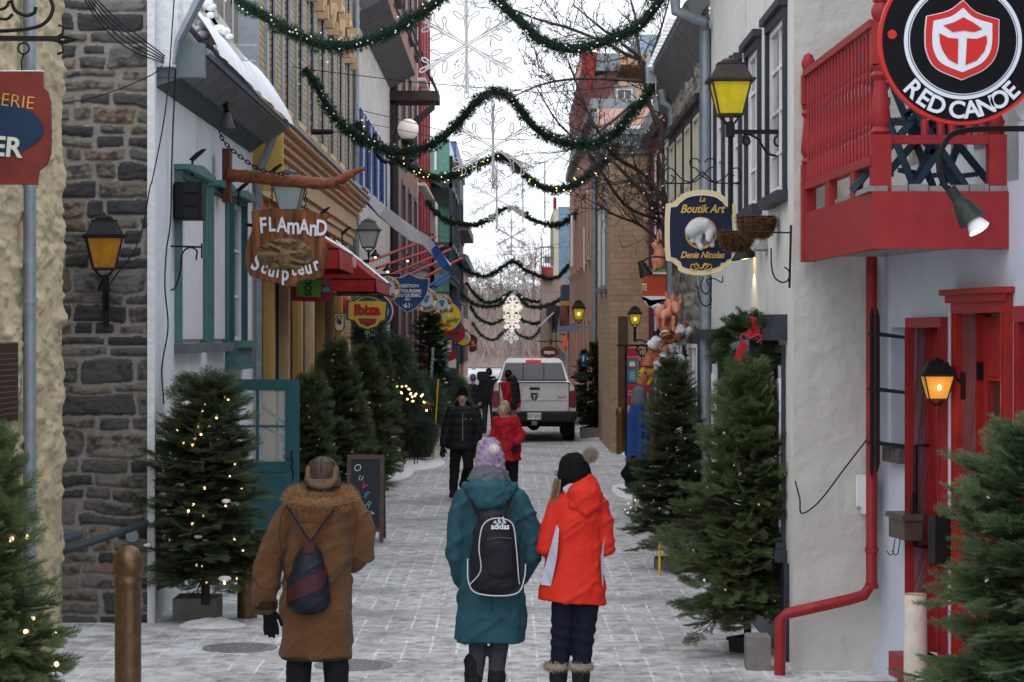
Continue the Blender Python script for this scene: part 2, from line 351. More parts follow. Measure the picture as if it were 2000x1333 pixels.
# ---------------------------------------------------------------- ground and street
def streetmat():
    m = bpy.data.materials.new('snowy_paving'); m.use_nodes = True; n = m.node_tree; b = n.nodes['Principled BSDF']; N = n.nodes; L = n.links.new
    g = N.new('ShaderNodeNewGeometry'); s = N.new('ShaderNodeSeparateXYZ'); L(g.outputs['Position'], s.inputs[0])
    wob = N.new('ShaderNodeTexNoise'); wob.inputs['Scale'].default_value = 2.2; wob.inputs['Detail'].default_value = 3; L(g.outputs['Position'], wob.inputs['Vector'])
    wa = N.new('ShaderNodeMath'); wa.operation = 'MULTIPLY_ADD'; wa.inputs[1].default_value = .035; L(wob.outputs['Fac'], wa.inputs[0]); L(s.outputs[0], wa.inputs[2])
    c = N.new('ShaderNodeCombineXYZ'); L(s.outputs[1], c.inputs[0]); L(wa.outputs[0], c.inputs[1])
    t = N.new('ShaderNodeTexBrick'); t.inputs['Scale'].default_value = 1; t.inputs['Brick Width'].default_value = .5; t.inputs['Row Height'].default_value = .21
    t.inputs['Mortar Size'].default_value = .012; t.inputs['Mortar Smooth'].default_value = .35; t.offset = .5
    t.inputs['Color1'].default_value = (.085, .08, .078, 1); t.inputs['Color2'].default_value = (.24, .225, .215, 1); t.inputs['Mortar'].default_value = (.05, .05, .05, 1)
    L(c.outputs[0], t.inputs['Vector'])
    def noi(scale, det, rg, vec=None, sc3=None):
        x = N.new('ShaderNodeTexNoise'); x.inputs['Scale'].default_value = scale; x.inputs['Detail'].default_value = det; x.inputs['Roughness'].default_value = rg
        if sc3:
            mp = N.new('ShaderNodeMapping'); mp.inputs['Scale'].default_value = sc3; L(g.outputs['Position'], mp.inputs[0]); L(mp.outputs[0], x.inputs['Vector'])
        else: L(g.outputs['Position'], x.inputs['Vector'])
        return x
    def ramp(src, a, bb):
        r = N.new('ShaderNodeMapRange'); r.inputs['From Min'].default_value = a; r.inputs['From Max'].default_value = bb; r.clamp = True; L(src, r.inputs[0]); return r.outputs[0]
    def mul(a, b2, op='MULTIPLY'):
        x = N.new('ShaderNodeMath'); x.operation = op
        for i, q in enumerate((a, b2)):
            if isinstance(q, (int, float)): x.inputs[i].default_value = q
            else: L(q, x.inputs[i])
        x.use_clamp = True
        return x.outputs[0]
    big = noi(.55, 5, .6); fine = noi(7, 9, .75, sc3=(1, .8, 1)); grit = noi(60, 4, .8); jn = noi(1.1, 4, .6)
    # trodden grey film of snow, patchy snow, snow packed in joints
    film = mul(ramp(fine.outputs['Fac'], .40, .57), ramp(big.outputs['Fac'], .30, .50))
    film = mul(film, mul(ramp(grit.outputs['Fac'], .3, .6), .45, 'ADD'))
    joint = mul(t.outputs['Fac'], mul(ramp(jn.outputs['Fac'], .40, .58), ramp(noi(7, 4, .7).outputs['Fac'], .38, .54)))
    m1 = N.new('ShaderNodeMixRGB'); m1.inputs[2].default_value = (.72, .73, .75, 1); L(mul(film, .85), m1.inputs[0]); L(t.outputs['Color'], m1.inputs[1])
    base = N.new('ShaderNodeMixRGB'); base.inputs[2].default_value = (.46, .46, .47, 1); base.inputs[0].default_value = .30; L(m1.outputs[0], base.inputs[1])
    m2 = N.new('ShaderNodeMixRGB'); m2.inputs[2].default_value = (.78, .8, .84, 1); L(joint, m2.inputs[0]); L(base.outputs[0], m2.inputs[1])
    drift = mul(ramp(noi(1.6, 8, .68).outputs['Fac'], .575, .66), .85)
    ab = N.new('ShaderNodeMath'); ab.operation = 'ADD'; ab.inputs[1].default_value = .25; L(s.outputs[0], ab.inputs[0]); ac = N.new('ShaderNodeMath'); ac.operation = 'ABSOLUTE'; L(ab.outputs[0], ac.inputs[0])
    edge = mul(ramp(ac.outputs[0], 1.55, 2.7), ramp(noi(2.6, 8, .7).outputs['Fac'], .42, .60)); drift = mul(drift, mul(edge, .8), 'MAXIMUM')
    m3 = N.new('ShaderNodeMixRGB'); m3.inputs[2].default_value = (.8, .82, .86, 1); L(drift, m3.inputs[0]); L(m2.outputs[0], m3.inputs[1])
    wet = mul(ramp(noi(.8, 7, .72).outputs['Fac'], .53, .60), .55); m4 = N.new('ShaderNodeMixRGB'); m4.inputs[2].default_value = (.09, .085, .08, 1); L(mul(wet, ramp(grit.outputs['Fac'], .35, .6)), m4.inputs[0]); L(m3.outputs[0], m4.inputs[1])
    L(m4.outputs[0], b.inputs['Base Color'])
    b.inputs['Roughness'].default_value = .62; b.inputs['Specular IOR Level'].default_value = .3
    h = mul(mul(t.outputs['Fac'], -.8), mul(fine.outputs['Fac'], .7), 'ADD')
    bb = N.new('ShaderNodeBump'); bb.inputs['Strength'].default_value = .6; bb.inputs['Distance'].default_value = .012; L(h, bb.inputs['Height']); L(bb.outputs[0], b.inputs['Normal'])
    return m
pav = streetmat()
groundm = M('snowy_ground', (.34, .31, .29), .9, .25, .8, .5, 6)
MB().box(-900, 900, -60, 1400, -.5, -.02).build('ground', groundm, kind='structure')
MB().add([(-4.4, 1, 0), (4.4, 1, 0), (4.4, 230, 0), (-4.4, 230, 0)], [(0, 1, 2, 3)]).build('street', pav, kind='structure')
def manhole(px, py, lab):
    Y = gy(py); X = (px-1000)/F*Y; mb = MB()
    mb.lathe([(.30, 0), (.30, .006), (.27, .008), (.27, .006), (0.01, .006)], (X, Y, 0), 32)
    for i in range(-6, 7):
        for j in range(-6, 7):
            if i*i+j*j < 36: mb.box(X+i*.04-.013, X+i*.04+.013, Y+j*.04-.013, Y+j*.04+.013, .005, .011)
    mb.build('manhole_cover', M('cast_iron', (.22, .215, .21), .6, .4, 25, .2, 60, metal=.3), None, lab, 'manhole cover', 'iron manhole covers in the paving')
manhole(468, 1266, 'round iron manhole cover in the paving left of the woman in the brown coat')
manhole(690, 1300, 'round iron manhole cover right beside the legs of the woman in the brown coat')
def mound(name, px, py, rx, ry, h, label, seed=1, mat=None, X=None, Y=None, z0=0, kind=None):
    Y = Y or gy(py); X = (px-1000)/F*Y if X is None else X; n = 40
    g = np.linspace(-1, 1, n); A, B = np.meshgrid(g, g); r = np.sqrt(A*A+B*B)
    H = np.clip(1-r, 0, 1)**.6*(.4+1.2*fbm(A*3+seed*9, B*3+5, 4, seed))*h-.01
    V = np.stack([X+A*rx, Y+B*ry, z0+H], -1).reshape(-1, 3); i = np.arange(n*n).reshape(n, n)
    Fa = np.stack([i[:-1, :-1], i[:-1, 1:], i[1:, 1:], i[1:, :-1]], -1).reshape(-1, 4)
    V -= np.array([X, Y, z0]); o = npmesh(name, V, Fa, mat or snow); o.location = (X, Y, z0); o.data.shade_smooth()
    return tag(o, label, 'snow' if not kind else None, kind=kind)
mound('snow_lump', 415, 1222, .30, .25, .08, 'lump of old snow on the paving in front of the lit tree planter', 2)
for i, (x, y, rx, ry, h) in enumerate(((815, 905, .55, 2.4, .12), (760, 925, .45, 2.5, .1), (1235, 885, .28, 2.2, .12), (1185, 852, .8, 2, .06), (880, 850, .4, 5, .1), (1225, 960, .25, 2, .06))):
    mound('snow_bank', x, y, rx, ry, h, None, i+5, kind='stuff')
# ---------------------------------------------------------------- buildings: helpers
def wall(b, fr, u0, u1, v0, v1, ops, mat, D=5, rev=.16, name='wall'):
    mb = MB(fr); us = sorted({u0, u1, *[x for o in ops for x in o[:2]]}); vs = sorted({v0, v1, *[x for o in ops for x in o[2:4]]})
    for a, c in zip(us, us[1:]):
        for d, e in zip(vs, vs[1:]):
            mu, mv = (a+c)/2, (d+e)/2
            if any(o[0] < mu < o[1] and o[2] < mv < o[3] for o in ops): continue
            mb.add([(a, d, 0), (c, d, 0), (c, e, 0), (a, e, 0)], [(0, 1, 2, 3)])
    for a, c, d, e in [o[:4] for o in ops]:
        mb.add([(a, d, 0), (c, d, 0), (c, e, 0), (a, e, 0), (a, d, -rev), (c, d, -rev), (c, e, -rev), (a, e, -rev)],
               [(0, 1, 5, 4), (1, 2, 6, 5), (2, 3, 7, 6), (3, 0, 4, 7), (4, 5, 6, 7)])
    mb.add([(u0, v0, 0), (u0, v1, 0), (u0, v1, -D), (u0, v0, -D), (u1, v0, 0), (u1, v1, 0), (u1, v1, -D), (u1, v0, -D)], [(0, 1, 2, 3), (4, 5, 6, 7), (1, 5, 6, 2), (0, 4, 7, 3), (3, 2, 6, 7)])
    o = mb.build(name, mat, b); return o
def window(b, fr, u0, u1, v0, v1, fm, nx=2, ny=3, cw=.07, pr=.03, d=-.1, gm=glass, sm=None, sill=True, head=None, sash=None, hm=None, sp=.06, label=None):
    mb = MB(fr)
    if cw:
        mb.box(u0-cw, u0, v0, v1, -.02, pr); mb.box(u1, u1+cw, v0, v1, -.02, pr); mb.box(u0-cw, u1+cw, v1, v1+cw, -.02, pr+.004)
    w = mb.build('window', fm, b, label=label)
    s = MB(fr); q = .045
    s.box(u0, u0+q, v0, v1, d-.02, d+.03); s.box(u1-q, u1, v0, v1, d-.02, d+.03); s.box(u0+q, u1-q, v0, v0+q*1.4, d-.02, d+.03); s.box(u0+q, u1-q, v1-q, v1, d-.02, d+.03)
    for i in range(1, nx): x = u0+(u1-u0)*i/nx; s.box(x-.014, x+.014, v0+q*1.4, v1-q, d-.012, d+.02)
    for j in range(1, ny): z = v0+(v1-v0)*j/ny; s.box(u0+q, u1-q, z-.014, z+.014, d-.01, d+.017)
    s.build('sash', sash or whitep, w)
    MB(fr).box(u0, u1, v0, v1, d-.03, d).build('pane', gm, w)
    if sill: MB(fr).box(u0-cw-.03, u1+cw+.03, v0-.09, v0-.002, -.05, pr+sp).build('sill', sm or fm, w)
    if head:
        h = MB(fr); um = (u0+u1)/2
        h.prism([(u0-cw-.04, v1+cw), (u1+cw+.04, v1+cw), (u1+cw+.04, v1+cw+.05), (um, v1+cw+head), (u0-cw-.04, v1+cw+.05)], -.02, pr+.08); h.build('pediment', hm or fm, w)
    return w
def pipe(b, pts, r, mat, name='downspout', bands=0, parent=True):
    mb = MB(); mb.tube(pts, r, 10)
    a, c = Vector(pts[0]), Vector(pts[-1])
    for i in range(bands):
        p = a.lerp(c, (i+.5)/bands); mb.tube([tuple(p-(c-a).normalized()*.02), tuple(p+(c-a).normalized()*.02)], r*1.18, 10)
    return mb.build(name, mat, b, smooth=50)
def stone_grid(W, H, seed, res=.0105, rmin=.09, rmax=.24, wmin=.16, wmax=.6, palette=None, mortar=(.24, .225, .205)):
    rnd = random.Random(seed); nx, nz = int(W/res), int(H/res)
    X, Z = np.meshgrid(np.linspace(0, W, nx), np.linspace(0, H, nz))
    wx = X+.035*(fbm(X*5, Z*5, 3, seed)-.5)*2; wz = Z+.05*(fbm(X*3, Z*4, 3, seed+3)-.5)*2
    D = np.full(X.shape, -1.); C = np.zeros(X.shape+(3,)); C[:] = mortar; HT = np.zeros(X.shape)
    z = -.05
    while z < H+.1:
        rh = rnd.uniform(rmin, rmax); x = -rnd.uniform(0, .4)
        while x < W+.05:
            ww = rnd.uniform(wmin, wmax)*(1.2 if rh > .16 else 1)
            cells = [(x, x+ww, z, z+rh)]
            if rh > .17 and rnd.random() < .3: k = rnd.uniform(.4, .6); cells = [(x, x+ww, z, z+rh*k), (x+.03, x+ww, z+rh*k, z+rh)]
            for a, c, d, e in cells:
                g = rnd.uniform(.008, .024); a += g; c -= g; d += g*rnd.uniform(.5, .9); e -= g*rnd.uniform(.5, .9)
                cx, cz, hx, hz = (a+c)/2, (d+e)/2, (c-a)/2, (e-d)/2; rr = min(hx, hz)*rnd.uniform(.25, .55); sk = rnd.uniform(-.12, .12)
                qx = np.abs(wx-cx+sk*(wz-cz))-hx+rr; qz = np.abs(wz-cz+sk*.2*(wx-cx))-hz+rr
                sd = -(np.hypot(np.maximum(qx, 0), np.maximum(qz, 0))+np.minimum(np.maximum(qx, qz), 0)-rr)
                m = sd > D; D[m] = sd[m]; p = palette[rnd.randrange(len(palette))]; k = rnd.uniform(.75, 1.25)
                inn = m & (sd > 0); C[inn] = [min(1, q*k) for q in p]; HT[inn] = rnd.uniform(.6, 1.3)
            x += ww
        z += rh
    s = np.clip(D/.022, 0, 1); s = s*s*(3-2*s)
    rough = fbm(X*14, Z*30, 5, seed+9)
    h = s*HT*(.022+.03*(rough-.45))+.004*fbm(X*20, Z*20, 3, seed)
    dk = fbm(X*6+3, Z*8, 5, seed+21); dk2 = fbm(X*22+3, Z*26, 4, seed+5)
    t = (np.clip((dk-.47)/.06, 0, 1)*s*np.clip((dk2-.35)*5, 0, 1)*.8)[..., None]; C = C*(1-t)+np.array((.022, .022, .025))*t
    C *= (.72+.6*fbm(X*40, Z*60, 3, seed+2))[..., None]
    return X, Z, h, C
def stone_mat(name):
    m = bpy.data.materials.new(name); m.use_nodes = True; n = m.node_tree; b = n.nodes['Principled BSDF']; b.inputs['Roughness'].default_value = .88
    a = n.nodes.new('ShaderNodeAttribute'); a.attribute_name = 'stone'; n.links.new(a.outputs['Color'], b.inputs['Base Color'])
    g = n.nodes.new('ShaderNodeTexCoord'); t = n.nodes.new('ShaderNodeTexNoise'); t.inputs['Scale'].default_value = 55; t.inputs['Detail'].default_value = 6
    n.links.new(g.outputs['Object'], t.inputs['Vector']); bb = n.nodes.new('ShaderNodeBump'); bb.inputs['Strength'].default_value = .7; bb.inputs['Distance'].default_value = .01
    n.links.new(t.outputs['Fac'], bb.inputs['Height']); n.links.new(bb.outputs[0], b.inputs['Normal']); return m
stonem = stone_mat('field_stone')
def gridmesh(name, fr, U, V, Wd, mat, parent, C=None):
    o0 = wloc(parent) if parent else Vector((0, 0, 0)); fo, fu, fn = fr.o-o0, fr.U, fr.N
    A = np.array(fo)[None, None]+U[..., None]*np.array(fu)+V[..., None]*np.array((0, 0, 1))+Wd[..., None]*np.array(fn)
    nz, nx = U.shape; i = np.arange(nz*nx).reshape(nz, nx)
    Fa = np.stack([i[:-1, :-1], i[:-1, 1:], i[1:, 1:], i[1:, :-1]], -1).reshape(-1, 4)
    col = None if C is None else np.concatenate([C.reshape(-1, 3), np.ones((nz*nx, 1))], 1)
    o = npmesh(name, A.reshape(-1, 3), Fa, mat, parent, col); o.data.shade_smooth(); return o
def arm_bracket(pts, r=.012): return MB().tube(pts, r, 6)
# ---------------------------------------------------------------- left: yellow stucco building
XL = -3.62
yb = T('stucco_building', 'building with rough yellow stucco wall at the far left edge', 'building', (XL, 14, 0))
ys, zs = np.linspace(0, 7.1, 420), np.linspace(-.05, 5.6, 420); U, V = np.meshgrid(ys, zs)
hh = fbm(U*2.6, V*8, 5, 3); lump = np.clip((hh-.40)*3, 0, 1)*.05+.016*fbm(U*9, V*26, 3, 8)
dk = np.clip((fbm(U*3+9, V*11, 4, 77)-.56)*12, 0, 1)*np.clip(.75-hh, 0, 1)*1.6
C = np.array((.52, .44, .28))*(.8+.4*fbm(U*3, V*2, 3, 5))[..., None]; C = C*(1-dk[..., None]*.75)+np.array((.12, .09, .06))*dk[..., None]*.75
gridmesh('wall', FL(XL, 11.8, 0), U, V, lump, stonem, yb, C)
MB(FL(XL, 11.8, 0)).box(0, 7.1, -.05, 5.6, -4, -.01).build('core', M('stucco_side', (.5, .4, .24), .9, .15), yb)
pz = (XL+.09, 17.75)
pipe(yb, [(pz[0], WX(pz[0], 58), -.1), (pz[0], WX(pz[0], 58), 5.6)], .048, galv, bands=5)
fr = Fr(P(6, 745, 15.6)+Vector((-.0, 0, 0)), (0, 1, 0), (1, 0, 0))
pl = T('wall_plaque', 'dark bronze plaque with lines of raised text on the yellow wall', 'plaque', fr.o)
fr2 = FL(XL+.035, 16.7, 0); u1 = WX(XL+.035, 28)-16.7
MB(fr2).bbox(-.6, u1, ZZ(822, 17), ZZ(668, 17), 0, .03).build('board', M('plaque_bronze', (.05, .022, .016), .4, .3, metal=.4), pl)
mb = MB(fr2); rnd = random.Random(4)
for i in range(12):
    v = ZZ(690+i*10.5, 17); u = -.5
    while u < u1-.08: l = rnd.uniform(.03, .09); mb.box(u, min(u+l, u1-.05), v-.003, v+.003, .029, .033); u += l+.02
mb.build('lettering', M('plaque_text', (.16, .10, .08), .5, .1), pl)
# sign hanging at the upper left
gs = T('hanging_sign', 'dark red wooden gallery sign with navy oval hanging by the yellow wall', 'sign', P(20, 365, 14.6))
Y = 14.6; fr = FC(0, Y, 0)
out = [(-150, 142), (86, 142), (86, 172), (96, 180), (101, 200), (102, 250), (101, 300), (94, 322), (78, 335), (75, 362), (-150, 360)]
maroon = M('maroon_board', (.165, .028, .022), .5, .35, 5, .15, 60, stain=((.05, .015, .012), 5, .6, .3))
MB(fr).prism(PXP(out, Y), 0, .04).build('board', maroon, gs)
MB(fr).prism([((-60+148*math.cos(a)-1000)/F*Y, ZZ(254+62*math.sin(a), Y)) for a in np.linspace(0, 2*math.pi, 48, endpoint=False)], .04, .046).build('oval', M('navy_oval', (.012, .032, .075), .5, .2), gs)
tex('GALERIE', .115, fr, gold, gs, *[(71-1000)/F*Y-.0, ZZ(205, Y)], .045, rot=R(-7), align='RIGHT', off=-.002)
tex('ER', .17, fr, M('cream_letters', (.62, .60, .52), .4, .05), gs, (46-1000)/F*Y, ZZ(293, Y), .05, rot=R(-5), align='RIGHT', off=.004, ext=.006)
MB(fr).box(*[(-150-1000)/F*Y, (86-1000)/F*Y], ZZ(141, Y), ZZ(141, Y)+.006, 0, .04).build('snow_cap', snow, gs)
mb = MB(); q = lambda a, b: tuple(P(a, b, Y+.02))
mb.bar(q(-150, 75), q(118, 76), .035, .03); mb.tube([q(100, 76), q(125, 72), q(152, 77), q(125, 83), q(100, 78)], .012, 6)
mb.tube([q(108, 76), q(122, 66), q(124, 52), q(114, 50)], .009, 6); mb.tube([q(108, 78), q(122, 88), q(124, 102), q(112, 106)], .009, 6)
mb.tube(spline([q(-60, 62), q(20, 60), q(80, 50), q(103, 20), q(92, -10), q(60, -25), q(25, -10), q(28, 18), q(48, 30), q(66, 26), q(70, 14)], 8), .012, 8)
mb.tube(spline([q(-40, 0), q(-5, 18), q(12, 14), q(18, 2)], 6), .01, 6); mb.tube(spline([q(-30, 30), q(10, 38), q(25, 28)], 6), .01, 6)
mb.tube([q(46+11*math.cos(a), 95+11*math.sin(a)) for a in np.linspace(0, 6.28, 12, endpoint=False)], .006, 6, closed=True); mb.tube([q(46, 104), q(42, 120), q(43, 142)], .006, 6)
mb.build('bracket', black, gs, smooth=50)
# ---------------------------------------------------------------- left: stone gable and white house (one building)
YS = 20.5; XW = -3.13
wh = T('white_house', 'white plastered house with stone gable end and teal windows', 'house', (XW, YS, 0))
pal = [(.12, .11, .10), (.07, .068, .07), (.15, .13, .11), (.17, .125, .095), (.11, .105, .10), (.15, .14, .13), (.045, .045, .05), (.13, .12, .105), (.04, .04, .045)]
X, Z, h, C = stone_grid(1.55, 5.75, 11, palette=pal)
gridmesh('stone_gable', Fr((XW-1.56, YS, -.05), (1, 0, 0), (0, -1, 0)), X, Z, h, stonem, wh, C)
MB(FC(XW, YS, 0)).box(-2.5, -.03, -.1, 5.7, -.6, -.012).build('gable_core', concrete, wh)
fr = FL(XW, 0, 0)
wins = [(338, 394), (402, 437), (443, 474)]
ops = []
for a, c in wins: ops.append((WX(XW, a)+.14, WX(XW, c)-.14, 2.42, 3.98))
ops.append((26.05, 27.0, 0, 2.05)); ops.append((24.1, 25.0, .9, 1.9))
ww = wall(wh, fr, YS+.04, 28.45, -.1, 5.0, ops, whitepl, D=.7)
MB(fr).box(YS-.065, YS+.04, -.1, 5.9, -.035, .03).build('corner_strip', whitepl, wh)
for i, o in enumerate(ops[:3]):
    w_ = window(wh, fr, *o[:4], tealpale if i < 2 else teal, 2, 3, cw=.055, pr=.07, d=-.03, gm=(whitep if i < 2 else glassl), sm=M('grey_sill', (.12, .14, .15), .7, .2), head=.10, hm=tealpale, sp=.05)
    if i < 2:
        mb = MB(fr)
        for k in range(5): u = o[0]+.03+(o[1]-o[0]-.06)*k/5; mb.box(u, u+(o[1]-o[0]-.06)/5-.012, 2.46, 3.95, -.01, .035)
        mb.build('blind', whitep, w_)
window(wh, fr, *ops[4][:4], teal, 2, 2, cw=.08, pr=.05, d=-.08, head=.1, hm=tealpale)
MB(fr).box(25.7, 27.2, 2.14, 2.4, 0, .14).box(25.65, 27.25, 2.36, 2.44, 0, .19).box(25.65, 27.25, 2.12, 2.17, 0, .17).build('door_hood', tealpale, wh)
MB(fr).box(26.05, 27.0, 0, 2.05, -.2, -.14).build('doorway', M('dark_interior', (.02, .018, .016), .9, .2), wh)
# eave with sloped boards, gutter and roof
e0, e1 = 20.75, 28.2; ez = 5.0
mb = MB(fr); mb.add([(e0, ez-.32, 0), (e1, ez-.32, 0), (e1, ez-.06, .34), (e0, ez-.06, .34), (e0, ez-.26, 0), (e1, ez-.26, 0), (e1, ez, .36), (e0, ez, .36)], [(0, 1, 2, 3), (4, 5, 6, 7), (0, 4, 7, 3), (1, 5, 6, 2), (2, 3, 7, 6)])
mb.build('soffit', M('eave_teal', (.07, .10, .105), .75, .25, 7), wh)
mb = MB(fr)
for k in range(16): a = e0+(e1-e0)*k/16; mb.add([(a, ez-.2, .20), (a+.44, ez-.2, .20), (a+.44, ez-.03, .405), (a, ez-.03, .405), (a, ez-.22, .20), (a+.44, ez-.22, .20), (a+.44, ez-.05, .42), (a, ez-.05, .42)], [(0, 1, 2, 3), (4, 5, 6, 7), (0, 4, 7, 3), (1, 5, 6, 2), (2, 3, 7, 6)])
mb.build('eave_slats', M('eave_grey', (.13, .135, .14), .7, .25), wh)
MB(fr).add([(e0-.1, ez-.14, -.05), (e0-.1, ez+.2, .05), (e0-.1, ez-.06, .43), (e0-.1, ez-.2, .36), (e0-.1, ez-.32, 0)], [(0, 1, 2, 3, 4)]).box(e0-.12, e0+.02, ez-.24, ez+.06, .0, .43).build('eave_return', M('eave_blue', (.15, .19, .205), .6, .12), wh)
MB(fr).tube([(e0, ez, .44), (e1, ez, .44)], .03, 8).build('gutter', greym, wh)
MB(fr).add([(e0, ez, .42), (e1, ez, .42), (e1, ez+2.4, -1.6), (e0, ez+2.4, -1.6), (e0, ez-.04, .42), (e1, ez-.04, .42), (e1, ez+2.3, -1.6), (e0, ez+2.3, -1.6)], [(0, 1, 2, 3), (4, 5, 6, 7), (0, 4, 7, 3), (1, 5, 6, 2)]).build('roof', M('roof_metal', (.3, .31, .33), .5, .15), wh)
MB(FC(0, YS, 0)).prism(PXP([(299, 130), (340, 130), (347, 80), (388, 0), (420, -60), (299, -60)], YS+.02), -.22, -.02).build('parapet', whitepl, wh)
MB(FC(0, YS, 0)).prism(PXP([(338, 125), (342, 125), (349, 82), (392, 0), (424, -60), (412, -60), (380, 0), (343, 76)], YS+.04), -.24, -.0).build('parapet_flashing', galv, wh)
n = 90; us = np.linspace(e0+.3, e1, n); ss = np.linspace(0, 1, 14); U, S = np.meshgrid(us, ss)
pr = np.sin(S*math.pi)**.6*(.03+.10*fbm(U*2.2, S*1.5, 4, 4)); edge = .50+.05*fbm(U*3, S*0, 3, 9)
gridmesh('roof_snow', fr, U, ez+.0+S*.75+pr, edge-.60*S+pr*.6, snow, wh)
dp = pipe(wh, [tuple(P(534, 246, 28.0)), tuple(P(533, 272, 28.1)), tuple(P(512, 320, 28.35)), tuple(P(505, 345, 28.4)), (XW+.06, 28.4, 0)], .05, galv)
pl_ = T('roof_railing', 'slanted white railing slats laden with snow above the teal eave', 'railing', P(400, 130, 24))
Y = 24
mb = MB(); sn = MB()
for k, (a, b, c, d) in enumerate(((385, 40, 420, 85), (395, 0, 440, 60), (400, 22, 428, 70), (425, 55, 470, 120), (415, 5, 425, 35))): mb.bar(tuple(P(a, b, Y)), tuple(P(c, d, Y)), .03, .1)
for x in (392, 415, 438, 455): mb.bar(tuple(P(x, 0, Y+.1)), tuple(P(x, 150, Y+.1)), .012)
for y in (85, 115): mb.bar(tuple(P(380, y, Y+.1)), tuple(P(500, y+4, Y+.1)), .012)
mb.build('slats', M('slat_paint', (.42, .40, .37), .6, .1), pl_)
for a, b, r in ((405, 8, .07), (412, 14, .06), (400, 45, .08), (428, 58, .07), (440, 62, .06), (448, 72, .045), (412, 30, .05), (450, 112, .06), (395, 70, .07), (388, 58, .05)): sn.ball(tuple(P(a, b, Y-.02)), (r, r*.9, r*.75), 10).build('snow_clump', snow, pl_, smooth=60); sn = MB()
# handrails and step between the two houses
hr = T('handrail', 'dark pipe handrails beside the alley steps under the stone gable', 'handrail', P(115, 1260, 19.2))
mb = MB(); q = lambda a, b, Y: tuple(P(a, b, Y))
mb.tube([q(70, 1118, 19.0), q(112, 1082, 19.3), q(287, 1022, 20.25)], .03, 10); mb.tube([q(60, 1078, 18.9), q(113, 1060, 19.1), q(156, 1046, 19.4)], .032, 10)
mb.build('rail', M('rail_paint', (.05, .065, .08), .4, .15), hr, smooth=50)
MB().tube([q(114, 1265, 18.85), q(114, 1045, 18.85)], .025, 10).build('post', M('rusty_post', (.17, .17, .19), .5, .3, stain=((.2, .06, .03), 6, .6)), hr)
mb = MB(FC(*P(258, 1050, 20.4))); mb.lathe([(0.001, 0), (.055, 0), (.055, .02), (.001, .02)], (0, 0, 0), 16, axis='z'); 
MB().lathe([(.02, -.0), (.055, 0), (.055, .03), (.02, .03)], tuple(P(258, 1047, 20.38)), 18, axis='y').build('wall_bracket', galv, hr)
st = MB(); Y = 20.0
st.prism(PXP([(130, 1222), (150, 1206), (300, 1203), (300, 1215), (156, 1217), (135, 1235)], Y), -20.3, -19.5)
st.build('stone_kerb', M('kerb_stone', (.32, .31, .30), .85, .2, stain=((.75, .77, .8), 3, .5)), None, 'low angled stone kerb with snow at the foot of the stone gable', 'kerb')
# wall lantern builder
def lantern(name, label, px, py, Y, H, glassm, metal, group=None, base='stem', yaw=0, lit=False, sq=1.0):
    """four-sided street lantern, H = glass height in metres, (px, py) = centre of the glass"""
    t = T(name, label, 'lantern', P(px, py, Y), group); w0, w1 = H*.36*sq, H*.60*sq; b0 = -H/2; t1 = H/2
    def fru(a, z0, b, z1): 
        return ([(-a, -a, z0), (a, -a, z0), (a, a, z0), (-a, a, z0), (-b, -b, z1), (b, -b, z1), (b, b, z1), (-b, b, z1)], [(3, 2, 1, 0), (4, 5, 6, 7), (0, 1, 5, 4), (1, 2, 6, 5), (2, 3, 7, 6), (3, 0, 4, 7)])
    g = MB(); g.add(*fru(w0*.97, b0, w1*.97, t1)); go = g.build('glass', glassm, t, local=True)
    m = MB()
    for i in (-1, 1):
        for j in (-1, 1): m.bar((i*w0, j*w0, b0), (i*w1, j*w1, t1), H*.055)
    for (z, w_) in ((b0, w0), (t1, w1)):
        for i in (-1, 1): m.bar((-w_, i*w_, z), (w_, i*w_, z), H*.06); m.bar((i*w_, -w_, z), (i*w_, w_, z), H*.06)
    m.add(*fru(w0*1.02, b0-H*.05, w0*1.02, b0-.001)); m.build('frame', metal, t, local=True)
    r = MB(); r.add(*fru(w1*1.22, t1, w1*1.24, t1+H*.08)); r.add(*fru(w1*1.08, t1+H*.081, w1*.68, t1+H*.52)); r.add(*fru(w1*.72, t1+H*.521, w1*.70, t1+H*.57))
    r.lathe([(w1*.5, t1+H*.57), (w1*.52, t1+H*.62), (w1*.38, t1+H*.70), (w1*.1, t1+H*.74), (.008, t1+H*.82)], (0, 0, 0), 14)
    r.build('cap', metal, t, local=True, bevel=H*.012)
    s = MB()
    for i in (-1, 1):
        for j in (-1, 1): s.tube([(i*w0*.8, j*w0*.8, b0-H*.05), (i*w0*.3, j*w0*.3, b0-H*.28)], H*.03, 6)
    s.lathe([(H*.12, b0-H*.30), (H*.12, b0-H*.24), (H*.08, b0-H*.2)], (0, 0, 0), 10)
    s.build('yoke', metal, t, local=True)
    if lit:
        MB().lathe([(.005, -H*.12), (H*.07, -H*.06), (H*.09, H*.02), (H*.04, H*.1), (.004, H*.13)], (0, -w1*1.0, 0), 10).build('bulb', bulbm, t, local=True, smooth=60)
    t.rotation_euler = (0, 0, yaw); return t
l1 = lantern('wall_lantern', 'black wall lantern with amber glass on the dark stone gable', 203, 495, 20.1, .265, amberdk, black, yaw=R(12), sq=.95)
k = MB(); k.tube([(0, 0, -.2), (.02, .05, -.32), (.03, .2, -.42), (.03, .36, -.5)], .018, 8).tube([(.03, .33, -.2), (.03, .34, -.62)], .028, 8).tube([(0, 0, -.2), (-.04, .1, -.3), (0, .33, -.24)], .014, 8); k.build('wall_arm', black, l1, local=True)
